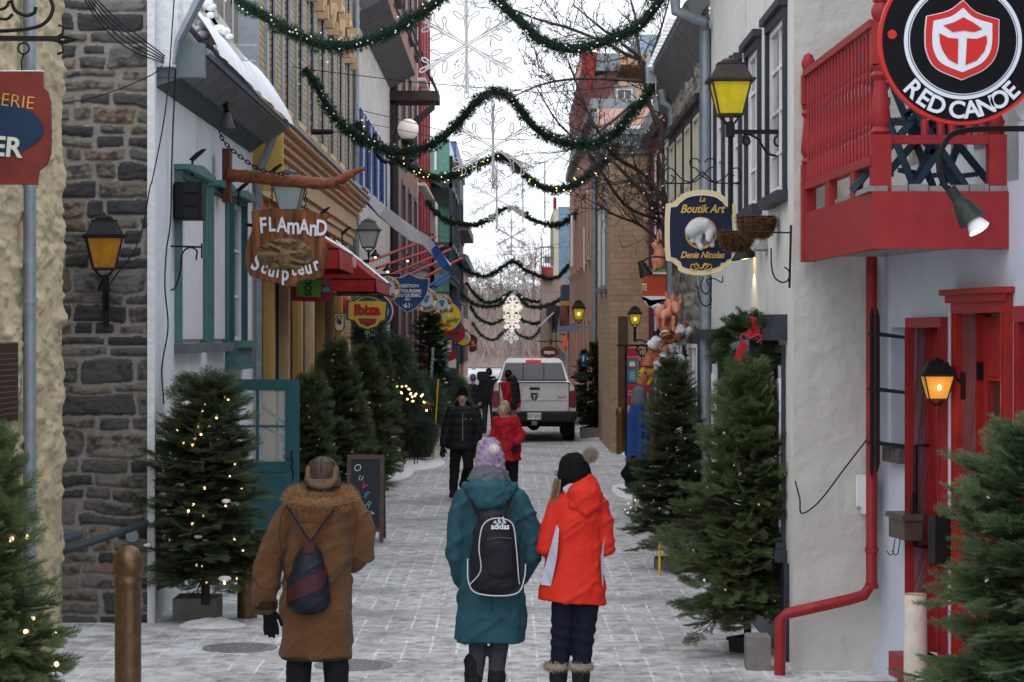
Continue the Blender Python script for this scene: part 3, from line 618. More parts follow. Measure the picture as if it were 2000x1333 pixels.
# speaker, floodlight, brackets, cables on the white house
sp = T('loudspeaker', 'black box loudspeaker fixed to the white wall beside the teal window', 'speaker', P(366, 392, 21.7))
fr_ = FC(*P(366, 392, 21.7)); MB(fr_).bbox(-.125, .13, -.175, .175, -.3, 0, .02).build('cabinet', black, sp, bevel=.006)
mb = MB(fr_)
for v in (-.12, 0, .12): mb.box(-.04, .1, v-.045, v+.045, 0, .012)
mb.build('grille', M('grille_black', (.02, .02, .022), .8, .3, 90), sp)
MB(fr_).box(-.17, -.12, -.15, .15, -.25, -.05).build('mount', black, sp)
fl = T('floodlight', 'grey bell floodlight under the snowy eave of the white house', 'lamp', P(443, 236, 23.5))
MB().lathe([(.03, .09), (.05, .05), (.06, 0), (.085, -.06), (.085, -.07), (.001, -.05)], tuple(P(443, 238, 23.5)), 14).build('shade', M('grey_shade', (.07, .07, .075), .5, .2), fl, smooth=50)
MB().tube([tuple(P(443, 218, 23.5)), tuple(P(441, 205, 23.6)), tuple(P(452, 200, 24.2))], .03, 8).build('bracket', black, fl)
for i, (x, y, Y) in enumerate(((384, 303, 22.3), (473, 365, 25.4), (537, 330, 27.2), (569, 387, 28), (632, 413, 31), (674, 451, 33))):
    t = MB(); c = P(x, y, Y); t.prism([(-.05, -.03), (-.02, -.04), (.06, .03), (.05, .05), (0, .02)], -.02, .02); t.T = None
    m_ = MB(FC(*c)); m_.prism([(-.07, -.045), (-.03, -.06), (.07, .03), (.09, .055), (.06, .055), (.0, .02)], -.03, .03); m_.box(-.05, -.03, -.2, -.04, -.01, .01)
    m_.build('spotlight', black, None, ['small black clip spotlight above the first teal window', 'small black clip spotlight above the third teal window', 'small black spotlight above the end of the carved wooden arm', 'small black spotlight beside the clear lantern over the carved sign', 'small black spotlight on the ochre cornice over the red awning', 'small black spotlight farthest along the ochre cornice'][i], 'spotlight', 'clip spotlights along the left facades')
br = MB(); Y = 21.6; q = lambda a, b: tuple(P(a, b, Y))
br.tube([q(322, 470), q(321, 570)], .012, 6); br.tube([q(322, 481), q(394, 483)], .01, 6); br.tube([q(394, 476), q(394, 505)], .008, 6)
br.tube(spline([q(383, 508), q(384, 490), q(370, 484), q(356, 496), q(352, 530), q(342, 562), q(330, 566), q(322, 556), q(324, 542)], 6), .008, 6)
br.build('iron_bracket', black, None, 'empty scrolled iron sign bracket on the white wall below the loudspeaker', 'bracket')
def cable(pts, r, label, per=8):
    return MB().tube(spline([tuple(P(*p)) for p in pts], per), r, 5).build('cable', cable_m, None, label, 'cable', 'cables along the facades')
cable([(340, 0, 20.3), (325, 200, 20.3), (300, 340, 20.3), (292, 370, 20.3), (280, 440, 20.3), (262, 490, 20.2), (225, 540, 20.2), (212, 560, 20.2)], .006, 'thin black cable dropping from the roof to the wall lantern on the stone gable')
for k, s_ in enumerate((0, 14, 30, 46)): pass
mb = MB()
for k in range(5): mb.tube(spline([tuple(P(160+k*5, -10, 18+k*.1)), tuple(P(195+k*7, 45-k*3, 19)), tuple(P(250+k*4, 95-k*7, 20)), tuple(P(330, 128-k*3, 20.6))], 8), .006, 5)
mb.build('cable_bundle', cable_m, None, 'bundle of sagging black cables reaching the corner of the white house roof', 'cable')
cable([(125, 202, 20.2), (200, 186, 20.2), (290, 150, 20.2), (318, 128, 20.3)], .005, 'single thin cable crossing the upper stone gable')
cable([(343, 135, 20.6), (336, 300, 20.9), (333, 430, 20.9), (325, 490, 20.9), (322, 560, 20.9), (328, 640, 20.9), (316, 720, 20.9), (320, 790, 20.9)], .007, 'black cable running down the white corner behind the loudspeaker')
# teal half-open door
dr = T('open_door', 'teal half-glazed shop door standing open across the pavement', 'door', P(448, 1097, 26))
Y = 26; s = F/Y; fr_ = Fr(P(446, 1097, Y), (1, -.04, 0), (-.04, -1, 0)); W_, H_ = .785, 2.01
k = 1/s
mb = MB(fr_); a = lambda px: (px-446)*k; z = lambda py: (1097-py)*k
mb.box(0, W_, z(1097), z(1040), -.045, 0); mb.box(0, a(455), z(1040), H_, -.045, 0); mb.box(a(557), W_, z(1040), H_, -.045, 0); mb.box(a(455), a(557), z(763), H_, -.045, 0)
mb.box(a(455), a(557), z(922), z(902), -.045, 0); mb.box(a(455), a(557), z(1040), z(922), -.035, -.014)
for (p0, p1, q0, q1) in ((512-2.5, 512-57, 1035, 932), (508.5+2, 557-1, 1035, 932)):
    x0, x1 = sorted((a(p0), a(p1))); x0 += .012; x1 -= .012
    mb.box(x0, x1, z(1028), z(938), -.02, -.006)
mb.build('door_panel', teal, dr, bevel=.004)
mb = MB(fr_); mb.box(a(500), a(506), z(902), z(763), -.04, -.005); mb.box(a(455), a(557), z(835)+.001, z(831), -.038, -.008); mb.build('muntin', teal, dr)
MB(fr_).box(a(455), a(557), z(902), z(763), -.026, -.02).build('pane', clearpane, dr)
mb = MB(fr_); hx = a(572); mb.tube(spline([(hx, z(935), .02), (hx+.012, z(925), .03), (hx-.008, z(912), .05), (hx+.01, z(900), .055), (hx-.008, z(890), .04), (hx, z(880), .02)], 5), .009, 6); mb.tube([(hx, z(900), .03), (hx-.06, z(896), .05), (hx-.09, z(892), .06)], .006, 6)
mb.build('handle', black, dr)
MB(fr_).box(-.05, -.005, 0, H_+.05, -.1, 0).build('door_frame', teal, dr)
# carved arm, chains and FLAMAND sign
Ya = 24.6
ar = T('wooden_arm', 'carved wooden branch with forked end reaching out from a wall post', 'carved arm', P(450, 345, Ya))
pp = [tuple(P(a, b, Ya)) for a, b in ((445, 343), (480, 345), (530, 350), (580, 355), (625, 359), (655, 356), (680, 343), (700, 333), (713, 329))]
mb = MB(); sp_ = spline(pp, 6); n = len(sp_)
rad = np.interp(np.linspace(0, 1, n), [0, .3, .6, .72, .85, 1], [.066, .068, .055, .05, .032, .02]); mb.tube(sp_, [float(x*(1+.06*random.Random(i).uniform(-1, 1))) for i, x in enumerate(rad)], 14, ref=(0, 1, 0))
f2 = spline([tuple(P(a, b, Ya)) for a, b in ((640, 357), (660, 362), (672, 370), (678, 378), (683, 381))], 5); mb.tube(f2, [float(x) for x in np.interp(np.linspace(0, 1, len(f2)), [0, .5, 1], [.05, .036, .012])], 12, ref=(0, 1, 0))
mb.build('branch', M('carved_wood', (.20, .06, .022), .3, .45, 16, .9, 60, stain=((.035, .018, .014), 5, .58), bd=.02), ar, smooth=80)
MB(FC(*P(442, 343, Ya+.05))).bbox(-.04, .045, -.28, .28, -.15, .05).build('wall_post', M('post_wood', (.11, .03, .016), .5, .3, 10, .3, 50), ar)
def chain(pts, r=.016, name='chain', parent=None, label=None, cat=None, mat=None):
    mb = MB(); sp2 = [Vector(p) for p in pts]; L = [0]
    for a, b in zip(sp2, sp2[1:]): L.append(L[-1]+(b-a).length)
    nl = max(2, int(L[-1]/(r*2.1)))
    for i in range(nl):
        d = L[-1]*(i+.5)/nl; j = max(k for k in range(len(L)-1) if L[k] <= d); c = sp2[j].lerp(sp2[j+1], (d-L[j])/(L[j+1]-L[j]+1e-9)); t = (sp2[j+1]-sp2[j]).normalized()
        a = t.cross(Vector((0, 1, 0))).normalized() if i % 2 else Vector((0, 1, 0)); 
        mb.tube([tuple(c+t*(r*1.5*math.cos(x))+a*(r*.8*math.sin(x))) for x in np.linspace(0, 6.283, 8, endpoint=False)], r*.28, 5, closed=True)
    return mb.build(name, mat or black, parent, label, cat)
chain(spline([tuple(P(a, b, Ya-.1)) for a, b in ((428, 258), (440, 280), (470, 307), (505, 330), (535, 338), (562, 341))], 6), .022, 'chain', ar)
Yf = 24.4; k = Yf/F; fs = T('carved_sign', 'carved brown wood sculptor sign with white letters and a relief face', 'sign', P(560, 560, Yf)); fr = FC(0, Yf, 0)
top = spline([(491, 413), (515, 410), (537, 406), (565, 412), (585, 410), (600, 407), (615, 414), (643, 422)], 4); rt = spline([(643, 424), (636, 432), (633, 446), (637, 480), (640, 500), (635, 520), (630, 541)], 4)
bot = spline([(628, 543), (610, 545), (590, 548), (575, 556), (562, 561), (548, 555), (530, 551), (512, 549), (498, 541)], 4); lf = spline([(488, 540), (481, 520), (479, 500), (484, 470), (492, 448), (491, 414)], 4)
def woodgrain(name, c1, c2, sc_):
    m = M(name, c1, .45, .2, 5); n = m.node_tree; b = n.nodes['Principled BSDF']; t = n.nodes.new('ShaderNodeTexNoise'); mp = n.nodes.new('ShaderNodeMapping'); g = n.nodes.new('ShaderNodeTexCoord')
    mp.inputs['Scale'].default_value = sc_; n.links.new(g.outputs['Object'], mp.inputs[0]); n.links.new(mp.outputs[0], t.inputs['Vector']); t.inputs['Scale'].default_value = 3; t.inputs['Detail'].default_value = 7
    r = n.nodes.new('ShaderNodeValToRGB'); r.color_ramp.elements[0].position = .35; r.color_ramp.elements[1].position = .65; r.color_ramp.elements[0].color = tuple(c2)+(1,); r.color_ramp.elements[1].color = tuple(c1)+(1,)
    n.links.new(t.outputs['Fac'], r.inputs[0]); n.links.new(r.outputs[0], b.inputs['Base Color'])
    bb = n.nodes.new('ShaderNodeBump'); bb.inputs['Strength'].default_value = .5; bb.inputs['Distance'].default_value = .01; n.links.new(t.outputs['Fac'], bb.inputs['Height']); n.links.new(bb.outputs[0], b.inputs['Normal']); return m
MB(fr).prism(PXP(top+rt+bot+lf, Yf), -.06, 0).build('board', woodgrain('sign_wood', (.30, .10, .03), (.055, .022, .012), (6, 6, .8)), fs, bevel=.008)
# relief: oval of flowing hair round a face (height field)
gx, gz = np.meshgrid(np.linspace(-1, 1, 130), np.linspace(-1, 1, 80)); r2 = gx**2+gz**2
hf = np.where(r2 < 1, np.sqrt(np.clip(1-r2, 0, 1)), 0)*.05
flow = np.sin((gz*9+3*np.sin(gx*3+gz*2)+fbm(gx*3+5, gz*3+5, 4, 3)*7)*1.0)*.016*(r2 < .92)
fx, fz = (gx-.0)/.24, (gz+.25)/.62; fr2_ = fx**2+fz**2; face = np.where(fr2_ < 1, np.sqrt(np.clip(1-fr2_, 0, 1)), 0)
det = .055*face-.012*np.exp(-((np.abs(fx)-.42)**2*14+(fz-.18)**2*40))+.016*np.exp(-(fx**2*50+(fz+.02)**2*9))-.008*np.exp(-(fx**2*9+(fz+.42)**2*120))
hf = hf+np.where(face > 0, det, flow); m_ = r2 < 1.05
Cc = np.zeros(gx.shape+(3,)); Cc[:] = (.20, .12, .055); Cc *= (.4+1.0*fbm(gx*6, gz*9, 4, 2)+(np.where(face > 0, .12, flow*25)))[..., None]; Cc = np.clip(Cc, .01, 1)
cx, cz = (556-1000)*k, ZZ(499, Yf)
gridmesh('relief', Fr((cx, Yf-.0, cz), (1, 0, 0), (0, -1, 0)), gx*56*k, gz*33*k, np.where(m_, hf, -.02), stonem, fs, Cc)
lw = M('white_letters', (.72, .74, .8), .5, .04)
def runes(s, pts_, size, **kw):
    for ch, (a, b, r_, sz) in zip(s, pts_): tex(ch, size*sz*1.25, fr, lw, fs, (a-1000)*k, ZZ(b, Yf), .006, rot=R(r_), off=.005, ext=.008, name='letter', sx=.72)
runes('FLAmAnD', [(514, 442, 4, 1.1), (531, 440, 2, 1.0), (551, 441, 0, 1.05), (573, 443, 0, 1.2), (594, 445, -2, 1.05), (612, 447, -2, 1.15), (628, 447, -3, 1.1)], .165)
runes('Sculpteur', [(501, 514, -25, 1.2), (517, 523, -18, .95), (531, 529, -12, .95), (543, 531, -8, .95), (557, 535, 0, 1.05), (573, 527, 6, .95), (587, 526, 12, .95), (602, 524, 14, .95), (617, 517, 18, .95)], .165)
for a, b0, b1 in ((531, 362, 410), (597, 366, 408)): chain([tuple(P(a, b0, Yf-.03)), tuple(P(a, b1, Yf-.03))], .016, 'chain', fs)
MB(fr).ball(((641-1000)*k, ZZ(421, Yf), 0), .012).build('knob', redb, fs)
# ---------------------------------------------------------------- left: ochre and yellow brick house
ochre = M('ochre_paint', (.52, .34, .11), .6, .12, 4, .15, 30)
ochrel = M('pale_ochre_paint', (.62, .45, .25), .6, .1, 3, .15, 30)
cornm = M('cornice_paint', (.56, .38, .22), .65, .14, 3, .2, 25)
ybrick = BRICK('yellow_brick', (.50, .39, .20), (.36, .27, .14), (.16, .13, .10), .24, .085, .012)
wbrick = BRICK('white_brick', (.62, .59, .54), (.54, .51, .46), (.40, .38, .35), .26, .09, .008)
bbrick = BRICK('brown_brick', (.33, .17, .115), (.26, .13, .09), (.16, .12, .10), .3, .10, .012)
dbrick = BRICK('dark_brick', (.16, .10, .08), (.12, .075, .06), (.09, .08, .07), .3, .10, .012)
tbrick = BRICK('tan_brick', (.48, .32, .20), (.42, .27, .165), (.33, .25, .18), .34, .115, .012)
frw = FL(XW, 0, 0)
yh = T('yellow_brick_house', 'yellow brick house with moulded ochre cornice and ochre shopfront', 'house', (XW, 28.5, 0))
ops = []
for i in range(8):
    y0 = 29.9+i*2.05; ops.append((y0, y0+.95, 5.6, 7.7)); ops.append((y0, y0+.95, 8.5, 10.4))
wall(yh, frw, 28.5, 46.2, 4.9, 11.5, ops, ybrick, D=6)
ironb = M('window_grey', (.32, .34, .37), .5, .1)
for j, o in enumerate(ops):
    w_ = window(yh, frw, *o[:4], ironb, 2, 3, cw=.06, pr=.03, d=-.08, sill=True, sm=ochrel, sp=.03)
    mb = MB(frw); um = (o[0]+o[1])/2; hw = .62
    for k in range(10):
        a0, a1 = math.pi*k/10, math.pi*(k+1)/10
        mb.add([(um-hw*math.cos(a0)*r, o[3]+.1+.42*math.sin(a0)*r, w2) for r in (1, .72) for w2 in (0, .13)]+[(um-hw*math.cos(a1)*r, o[3]+.1+.42*math.sin(a1)*r, w2) for r in (1, .72) for w2 in (0, .13)],
               [(0, 1, 5, 4), (1, 3, 7, 5), (2, 3, 7, 6), (0, 2, 6, 4)])
    mb.box(um-.1, um+.1, o[3]+.36, o[3]+.62, 0, .2); mb.box(um-hw-.02, um-hw+.14, o[3]-.1, o[3]+.12, 0, .17); mb.box(um+hw-.14, um+hw+.02, o[3]-.1, o[3]+.12, 0, .17)
    mb.build('arch_hood', cornm, w_)
MB(FC(0, 28.48, 0)).box(-8, XW-.16, -.1, 11.5, 0, .02).build('side_wall', concrete, yh)
MB(frw).box(28.44, 28.6, 4.6, 11.5, -.18, .06).build('corner_trim', greym, yh)
# shopfront
mb = MB(frw).box(28.5, 46.2, -.1, 4.25, -6, -.30); mb.build('shop_wall', ochre, yh)
for i in range(9):
    y0 = 28.6+i*2.05
    c = MB(frw); c.box(y0, y0+.42, 0, 4.25, -.28, -.02); c.bbox(y0+.08, y0+.34, .5, 3.6, -.02, .02, .012); c.box(y0-.05, y0+.47, 3.85, 4.05, -.28, .05); c.build('pilaster', ochre if i % 2 else ochrel, yh)
    if i < 8:
        d = MB(frw); d.box(y0+.5, y0+.62, 0, 3.7, -.26, -.1); d.box(y0+1.85, y0+1.97, 0, 3.7, -.26, -.1); d.box(y0+.62, y0+1.85, 3.55, 3.7, -.26, -.1); d.box(y0+1.2, y0+1.27, 0, 3.55, -.26, -.14); d.box(y0+.62, y0+1.85, 0, .5, -.26, -.14)
        d.build('shop_frame', slate if i % 2 else M('red_brown_frame', (.13, .035, .03), .5, .2), yh)
        MB(frw).box(y0+.62, y0+1.85, .5, 3.55, -.24, -.2).build('shop_pane', glass, yh)
steps = [(4.25, 4.40, .03), (4.40, 4.52, .07), (4.52, 4.60, .12), (4.60, 4.82, .10), (4.82, 4.90, .16), (4.90, 4.98, .22), (4.98, 5.06, .28), (5.06, 5.12, .36)]
mb = MB(frw)
for a, b, w_ in steps: mb.box(28.55, 45.9, a, b, -.25, w_)
mb.build('cornice', cornm, yh)
MB(frw).box(28.5, 45.95, 5.121, 5.16, -.25, .40).build('cornice_flashing', galv, yh)
MB(frw).box(28.42, 28.55, 4.25, 5.12, -.25, .36).build('cornice_end', M('ochre_end', (.55, .36, .08), .6, .1), yh)
pipe(yh, [(XW+.07, 46.3, 0), (XW+.07, 46.3, 11.5)], .06, galv, bands=6)
# red fabric canopy over the first door
rc = T('red_awning', 'dark red fabric canopy end high under the cornice behind the clear lantern', 'awning', (XW, 29, 3.5), 'red fabric awnings on the left')
fab = M('red_canvas', (.30, .022, .02), .85, .18, 4, .4, 12, stain=((.40, .05, .04), 3, .6))
fabd = M('faded_red_canvas', (.42, .075, .06), .85, .25, 7, .3, 30, stain=((.6, .35, .32), 20, .62))
def awning(t, Y0, Y1, zt, zb, Xo, val=.2, mat=fab):
    mb = MB(frw); w_ = Xo-XW; n = 6
    mb.add([(Y0, zt, 0), (Y1, zt, 0), (Y1, zb, w_), (Y0, zb, w_), (Y0, zt-.02, 0), (Y1, zt-.02, 0), (Y1, zb-.02, w_-.02), (Y0, zb-.02, w_-.02)], [(0, 1, 2, 3), (4, 5, 6, 7)]); mb.build('canopy', mat, t)
    m2 = MB(frw)
    for y in (Y0, Y1): m2 = MB(frw); m2.add([(y, zt, 0), (y, zb, w_), (y, zb-val, w_), (y, zb-val, 0)], [(0, 1, 2, 3)]).add([(y+.01, zt, 0), (y+.01, zb, w_), (y+.01, zb-val, w_), (y+.01, zb-val, 0)], [(0, 1, 2, 3)]).build('side_panel', mat, t)
    m3 = MB(frw)
    us = np.linspace(Y0, Y1, 25)
    for a, b in zip(us, us[1:]): m3.add([(a, zb, w_+.01), (b, zb, w_+.01), (b, zb-val, w_+.02+.012*math.sin(b*14)), (a, zb-val, w_+.02+.012*math.sin(a*14))], [(0, 1, 2, 3)])
    m3.build('valance', fabd, t)
    m4 = MB(frw); m4.tube([(Y0, zb, 0), (Y0, zb, w_), (Y1, zb, w_), (Y1, zb, 0)], .015, 6); m4.build('rod', black, t)
awning(rc, 28.7, 29.6, 4.2, 3.3, -2.75, .12)
r2 = T('red_awning', 'small red fabric awning with faded lettered valance between the carved sign and the big awning', 'awning', (XW, 30.5, 3.4), 'red fabric awnings on the left'); awning(r2, 30.5, 33.2, 4.15, 3.62, -2.25, .26)
r3 = T('red_awning', 'large red awning with snow along its sloping edge above the yellow Ibiza sign', 'awning', (XW, 37.8, 3.2), 'red fabric awnings on the left'); awning(r3, 37.8, 42, 4.15, 3.40, -2.2, .2)
for Y0, Y1, zt, zb, Xo in ((37.8, 42, 4.15, 3.4, -2.2), (30.5, 33.2, 4.15, 3.62, -2.25)):
    w_ = Xo-XW; m_ = MB(frw)
    for k in range(10): a, b = k/10, (k+1)/10; m_.add([(Y1-.3-.05*math.sin(k*2), zt+(zb-zt)*a+.02, w_*a), (Y1, zt+(zb-zt)*a+.05, w_*a), (Y1, zt+(zb-zt)*b+.05, w_*b), (Y1-.3-.05*math.sin(k*2+2), zt+(zb-zt)*b+.02, w_*b)], [(0, 1, 2, 3)])
    m_.build('snow_edge', snow, r3 if Y0 > 35 else r2)
trm = M('faded_text', (.62, .33, .30), .8, .2)
tex('BISTRO', .2, Fr((-2.17, 32.9, 3.48), (0, -1, 0), (1, 0, 0)), trm, r2, .9, 0, .03, off=.004)
# lanterns with clear glass
lc = lantern('street_lantern', 'large clear-glass lantern hanging behind the carved wooden sign', 565, 388, 27, .27, clearg, M('verdigris', (.10, .13, .14), .5, .2), 'clear glass lanterns on the left', sq=1.05)
MB().lathe([(.05, -.1), (.07, -.04), (.07, .06), (.03, .07)], (0, -.02, 0), 10).build('lamp_holder', M('milky', (.3, .33, .33), .4, .1), lc, local=True)
MB().tube([(0, 0, -.2), (-.1, 0, -.35), (-.5, 0, -.3)], .02, 8).build('arm', black, lc, local=True)
ld = lantern('street_lantern', 'smaller clear-glass lantern between the red awning and the long flag', 720, 467, 43, .30, clearg, M('verdigris2', (.09, .11, .11), .5, .2), 'clear glass lanterns on the left', sq=1.05)
MB().lathe([(.05, -.14), (.07, -.08), (.07, .0), (.03, .01)], (0, -.02, 0), 10).build('lamp_holder', MATS['milky'], ld, local=True); MB().tube([(0, 0, -.2), (0, .0, -.4), (-.5, 0, -.45)], .03, 8).build('arm', black, ld, local=True)
le = lantern('street_lantern', 'farthest clear-glass lantern just above the blue shield sign', 822, 541, 64, .32, clearg, MATS['verdigris2'], 'clear glass lanterns on the left', sq=1.05)
MB().tube([(0, 0, -.2), (0, .0, -.4), (-.5, 0, -.45)], .03, 8).build('arm', black, le, local=True)
# ---------------------------------------------------------------- left: white brick house, brown brick, red-shuttered and far houses
hb = T('white_brick_house', 'white painted brick house with blue shutters under a deep dark eave', 'house', (XW, 46.5, 0))
ops = []
for i in range(4): ops.append((48.6+i*2.7, 49.5+i*2.7, 5.55, 7.15)); ops.append((48.6+i*2.7, 49.5+i*2.7, 1.2, 3.4))
wall(hb, frw, 46.45, 60.5, -.1, 9.1, ops, wbrick, D=5)
for o in ops:
    w_ = window(hb, frw, *o[:4], whitep, 2, 3, cw=.05, sm=M('stone_sill', (.36, .34, .31), .8, .1), sp=.1, d=-.06)
    if o[2] > 5:
        for s_ in (-1, 1):
            mb = MB(frw); a = o[0]-.5 if s_ < 0 else o[1]+.06; mb.box(a, a+.06, o[2], o[3], .02, .05); mb.box(a+.36, a+.42, o[2], o[3], .02, .05); mb.box(a+.06, a+.36, o[2], o[3], .02, .035)
            for k in range(14): z = o[2]+.06+k*(o[3]-o[2]-.1)/14; mb.box(a+.06, a+.36, z, z+.05, .035, .045)
            mb.build('shutter', M('blue_shutter', (.03, .075, .26), .5, .15), w_)
e0, e1, ez = 46.5, 60.4, 9.2
mb = MB(frw)
for k in range(22): a = e0+(e1-e0)*k/22; mb.add([(a, ez-.35, .0), (a+.6, ez-.35, .0), (a+.6, ez, .62), (a, ez, .62), (a, ez-.39, .0), (a+.6, ez-.39, .0), (a+.6, ez-.03, .65), (a, ez-.03, .65)], [(0, 1, 2, 3), (4, 5, 6, 7), (0, 4, 7, 3), (1, 5, 6, 2), (2, 3, 7, 6)])
mb.add([(e0, ez, .62), (e1, ez, .62), (e1, ez+3, -1.8), (e0, ez+3, -1.8)], [(0, 1, 2, 3)])
mb.build('eave', eavem, hb)
mb = MB(frw); mb.box(60.3, 60.55, 7.2, 8.4, 0, .12); mb.add([(60.3, 7.4, .1), (60.55, 7.4, .1), (60.55, 8.3, 1.15), (60.3, 8.3, 1.15), (60.3, 7.6, .1), (60.55, 7.6, .1), (60.55, 8.5, 1.15), (60.3, 8.5, 1.15)], [(0, 1, 2, 3), (4, 5, 6, 7), (0, 4, 7, 3), (1, 5, 6, 2), (2, 3, 7, 6), (0, 1, 5, 4)]); mb.box(60.2, 61.6, 8.5, 8.75, 0, 1.25); mb.bar((60.9, 8.8, 1.2), (60.9, 11.5, .1), .05); mb.bar((61.5, 8.8, 1.2), (61.5, 11.5, .1), .05); mb.bar((60.4, 11, .1), (61.8, 8.8, 1.2), .04)
mb.build('balcony_bracket', M('dark_oxide', (.05, .035, .032), .7, .3), hb)
pipe(hb, [(XW+.10, 60.6, 0), (XW+.10, 60.6, 9)], .11, M('black_pipe', (.03, .03, .032), .5, .2))
hc = T('brown_brick_house', 'tall brown brick house with slate-blue window strips beyond the white brick one', 'house', (XW, 61, 0))
ops = []
for f_ in range(4):
    for i in range(4): ops.append((62.6+i*4.2, 64.3+i*4.2, 1.0+f_*3.5, 3.3+f_*3.5))
wall(hc, frw, 60.8, 78, -.1, 15, ops, bbrick, D=5)
for o in ops: window(hc, frw, *o[:4], M('slate_blue', (.07, .09, .13), .5, .2), 2, 3, cw=.12, sash=M('slate_sash', (.10, .12, .16), .5, .1), sp=.1)
hd = T('red_shuttered_house', 'tall cream house with full-height red shutter strips on the left side', 'house', (XW, 78, 0))
ops = [(79.3+i*2.9, 80.3+i*2.9, 1+f_*3.5, 3.5+f_*3.5) for i in range(3) for f_ in range(4)]
wall(hd, frw, 78.02, 87, -.1, 15.4, ops, M('cream_render', (.6, .56, .52), .9, .08), D=6)
for o in ops:
    w_ = window(hd, frw, *o[:4], MATS['cream_render'], 1, 3, cw=.05, sill=False, sash=MATS['cream_render'])
    for a in (o[0]-.75, o[1]+.1): MB(frw).box(a, a+.65, o[2]-.4, o[3]+.3, .02, .12).build('shutter', M('dark_red_shutter', (.26, .03, .035), .6, .1), w_)
    MB(frw).box(o[0]-.85, o[1]+.85, o[2]-.52, o[2]-.42, 0, .25).build('sill', MATS['cream_render'], w_)
he = T('low_gabled_house', 'low cream house with dark porch roof past the red shutters', 'house', (XW, 87, 0))
wall(he, frw, 87.02, 96, -.1, 8.2, [(88.5, 90, 4.6, 6.4), (92, 93.5, 4.6, 6.4), (88.5, 93, .6, 2.6)], M('cream_render2', (.55, .50, .44), .9, .1), D=6)
for a in (88.5, 92): window(he, frw, a, a+1.5, 4.6, 6.4, slate, 2, 2)
MB(frw).add([(87.1, 8.2, .5), (96, 8.2, .5), (96, 10.2, -3), (87.1, 10.2, -3), (87.1, 8.0, .5), (96, 8.0, .5), (96, 10, -3), (87.1, 10, -3)], [(0, 1, 2, 3), (4, 5, 6, 7), (0, 4, 7, 3), (2, 3, 7, 6), (0, 1, 5, 4)]).add([(87.1, 5.2, .0), (95, 5.2, .0), (95, 4.3, 1.0), (87.1, 4.3, 1.0), (87.1, 5.3, .0), (95, 5.3, .0), (95, 4.4, 1.05), (87.1, 4.4, 1.05)], [(0, 1, 2, 3), (4, 5, 6, 7), (0, 4, 7, 3), (2, 3, 7, 6)]).build('roof', eavem, he)
hf_ = T('glass_fronted_building', 'modern building with teal and white glazed bays and dark balconies', 'building', (XW, 96, 0))
tg = M('teal_panel', (.13, .30, .26), .3, .12); 
frw2 = FL(-2.65, 0, 0)
wall(hf_, frw2, 100, 108, -.1, 10.8, [(101+i*3.6, 103+i*3.6, .8+f_*3.4, 3.2+f_*3.4) for i in range(2) for f_ in range(3)], tg, D=6)
for i in range(2):
    for f_ in range(3): window(hf_, frw2, 101+i*3.6, 103+i*3.6, .8+f_*3.4, 3.2+f_*3.4, whitep, 2, 1, cw=.2, gm=glassb, sill=False)
MB(FC(0, 99.98, 0)).box(-6, -3.15, 5.5, 9.3, 0, .06).box(-3.3, -3.2, 9.5, 10.3, 0, .04).build('end_panel', whitep, hf_)
mb = MB(FC(0, 99.9, 0)); 
for i in range(4):
    for j in range(2): mb.box(-5.8+i*.66, -5.25+i*.66, 5.8+j*1.7, 7.2+j*1.7, 0, .03)
mb.build('end_window', glassb, hf_)
for j in range(3):
    zb = 3.6+j*2.2; m_ = MB(frw); m_.box(88, 100, zb, zb+.18, 0, .9)
    for k in range(42): m_.box(88+k*.285, 88.04+k*.285, zb+.18, zb+1.1, .84, .88)
    m_.box(88, 100, zb+1.1, zb+1.16, .82, .9); m_.build('balcony', M('balcony_steel', (.06, .075, .09), .5, .2), hf_)
for y in (88, 92, 96, 99.8): MB(frw).box(y, y+.14, 0, 9.2, .78, .92).build('post', MATS['balcony_steel'], hf_)
hg = T('dark_brick_tower', 'dark brick building with blue parapet, last one tall on the left', 'building', (-2.65, 108, 0))
wall(hg, frw2, 108.02, 129, -.1, 10.7, [(109.5+i*3.2, 111.3+i*3.2, 1+f_*3.2, 3.0+f_*3.2) for i in range(6) for f_ in range(3)], dbrick, D=6)
for i in range(6):
    for f_ in range(3): window(hg, frw2, 109.5+i*3.2, 111.3+i*3.2, 1+f_*3.2, 3.0+f_*3.2, slate, 1, 2, cw=.1)
MB(frw2).box(108, 129, 10.7, 11.4, -3, .1).build('parapet', M('blue_parapet', (.08, .13, .3), .5, .1), hg)
MB(frw2).box(110, 126, 7.4, 7.8, 0, .6).box(110, 128, 6.0, 6.3, 0, .5).build('porch_roof', eavem, hg)
hh_ = T('low_far_house', 'low brown far house whose small roof ends the left row', 'house', (-2.8, 130, 0))
wall(hh_, FL(-2.8, 0, 0), 130, 150, -.1, 6.2, [(132+i*4.5, 134+i*4.5, 1+f_*2.6, 2.8+f_*2.6) for i in range(4) for f_ in range(2)], bbrick, D=6)
for i in range(4):
    for f_ in range(2): window(hh_, FL(-2.8, 0, 0), 132+i*4.5, 134+i*4.5, 1+f_*2.6, 2.8+f_*2.6, slate, 1, 2, cw=.1)
MB(FL(-2.8, 0, 0)).prism([(129.5, 6.2), (150.5, 6.2), (150.5, 6.7), (129.5, 6.9)], -4, .4).build('roof', eavem, hh_)
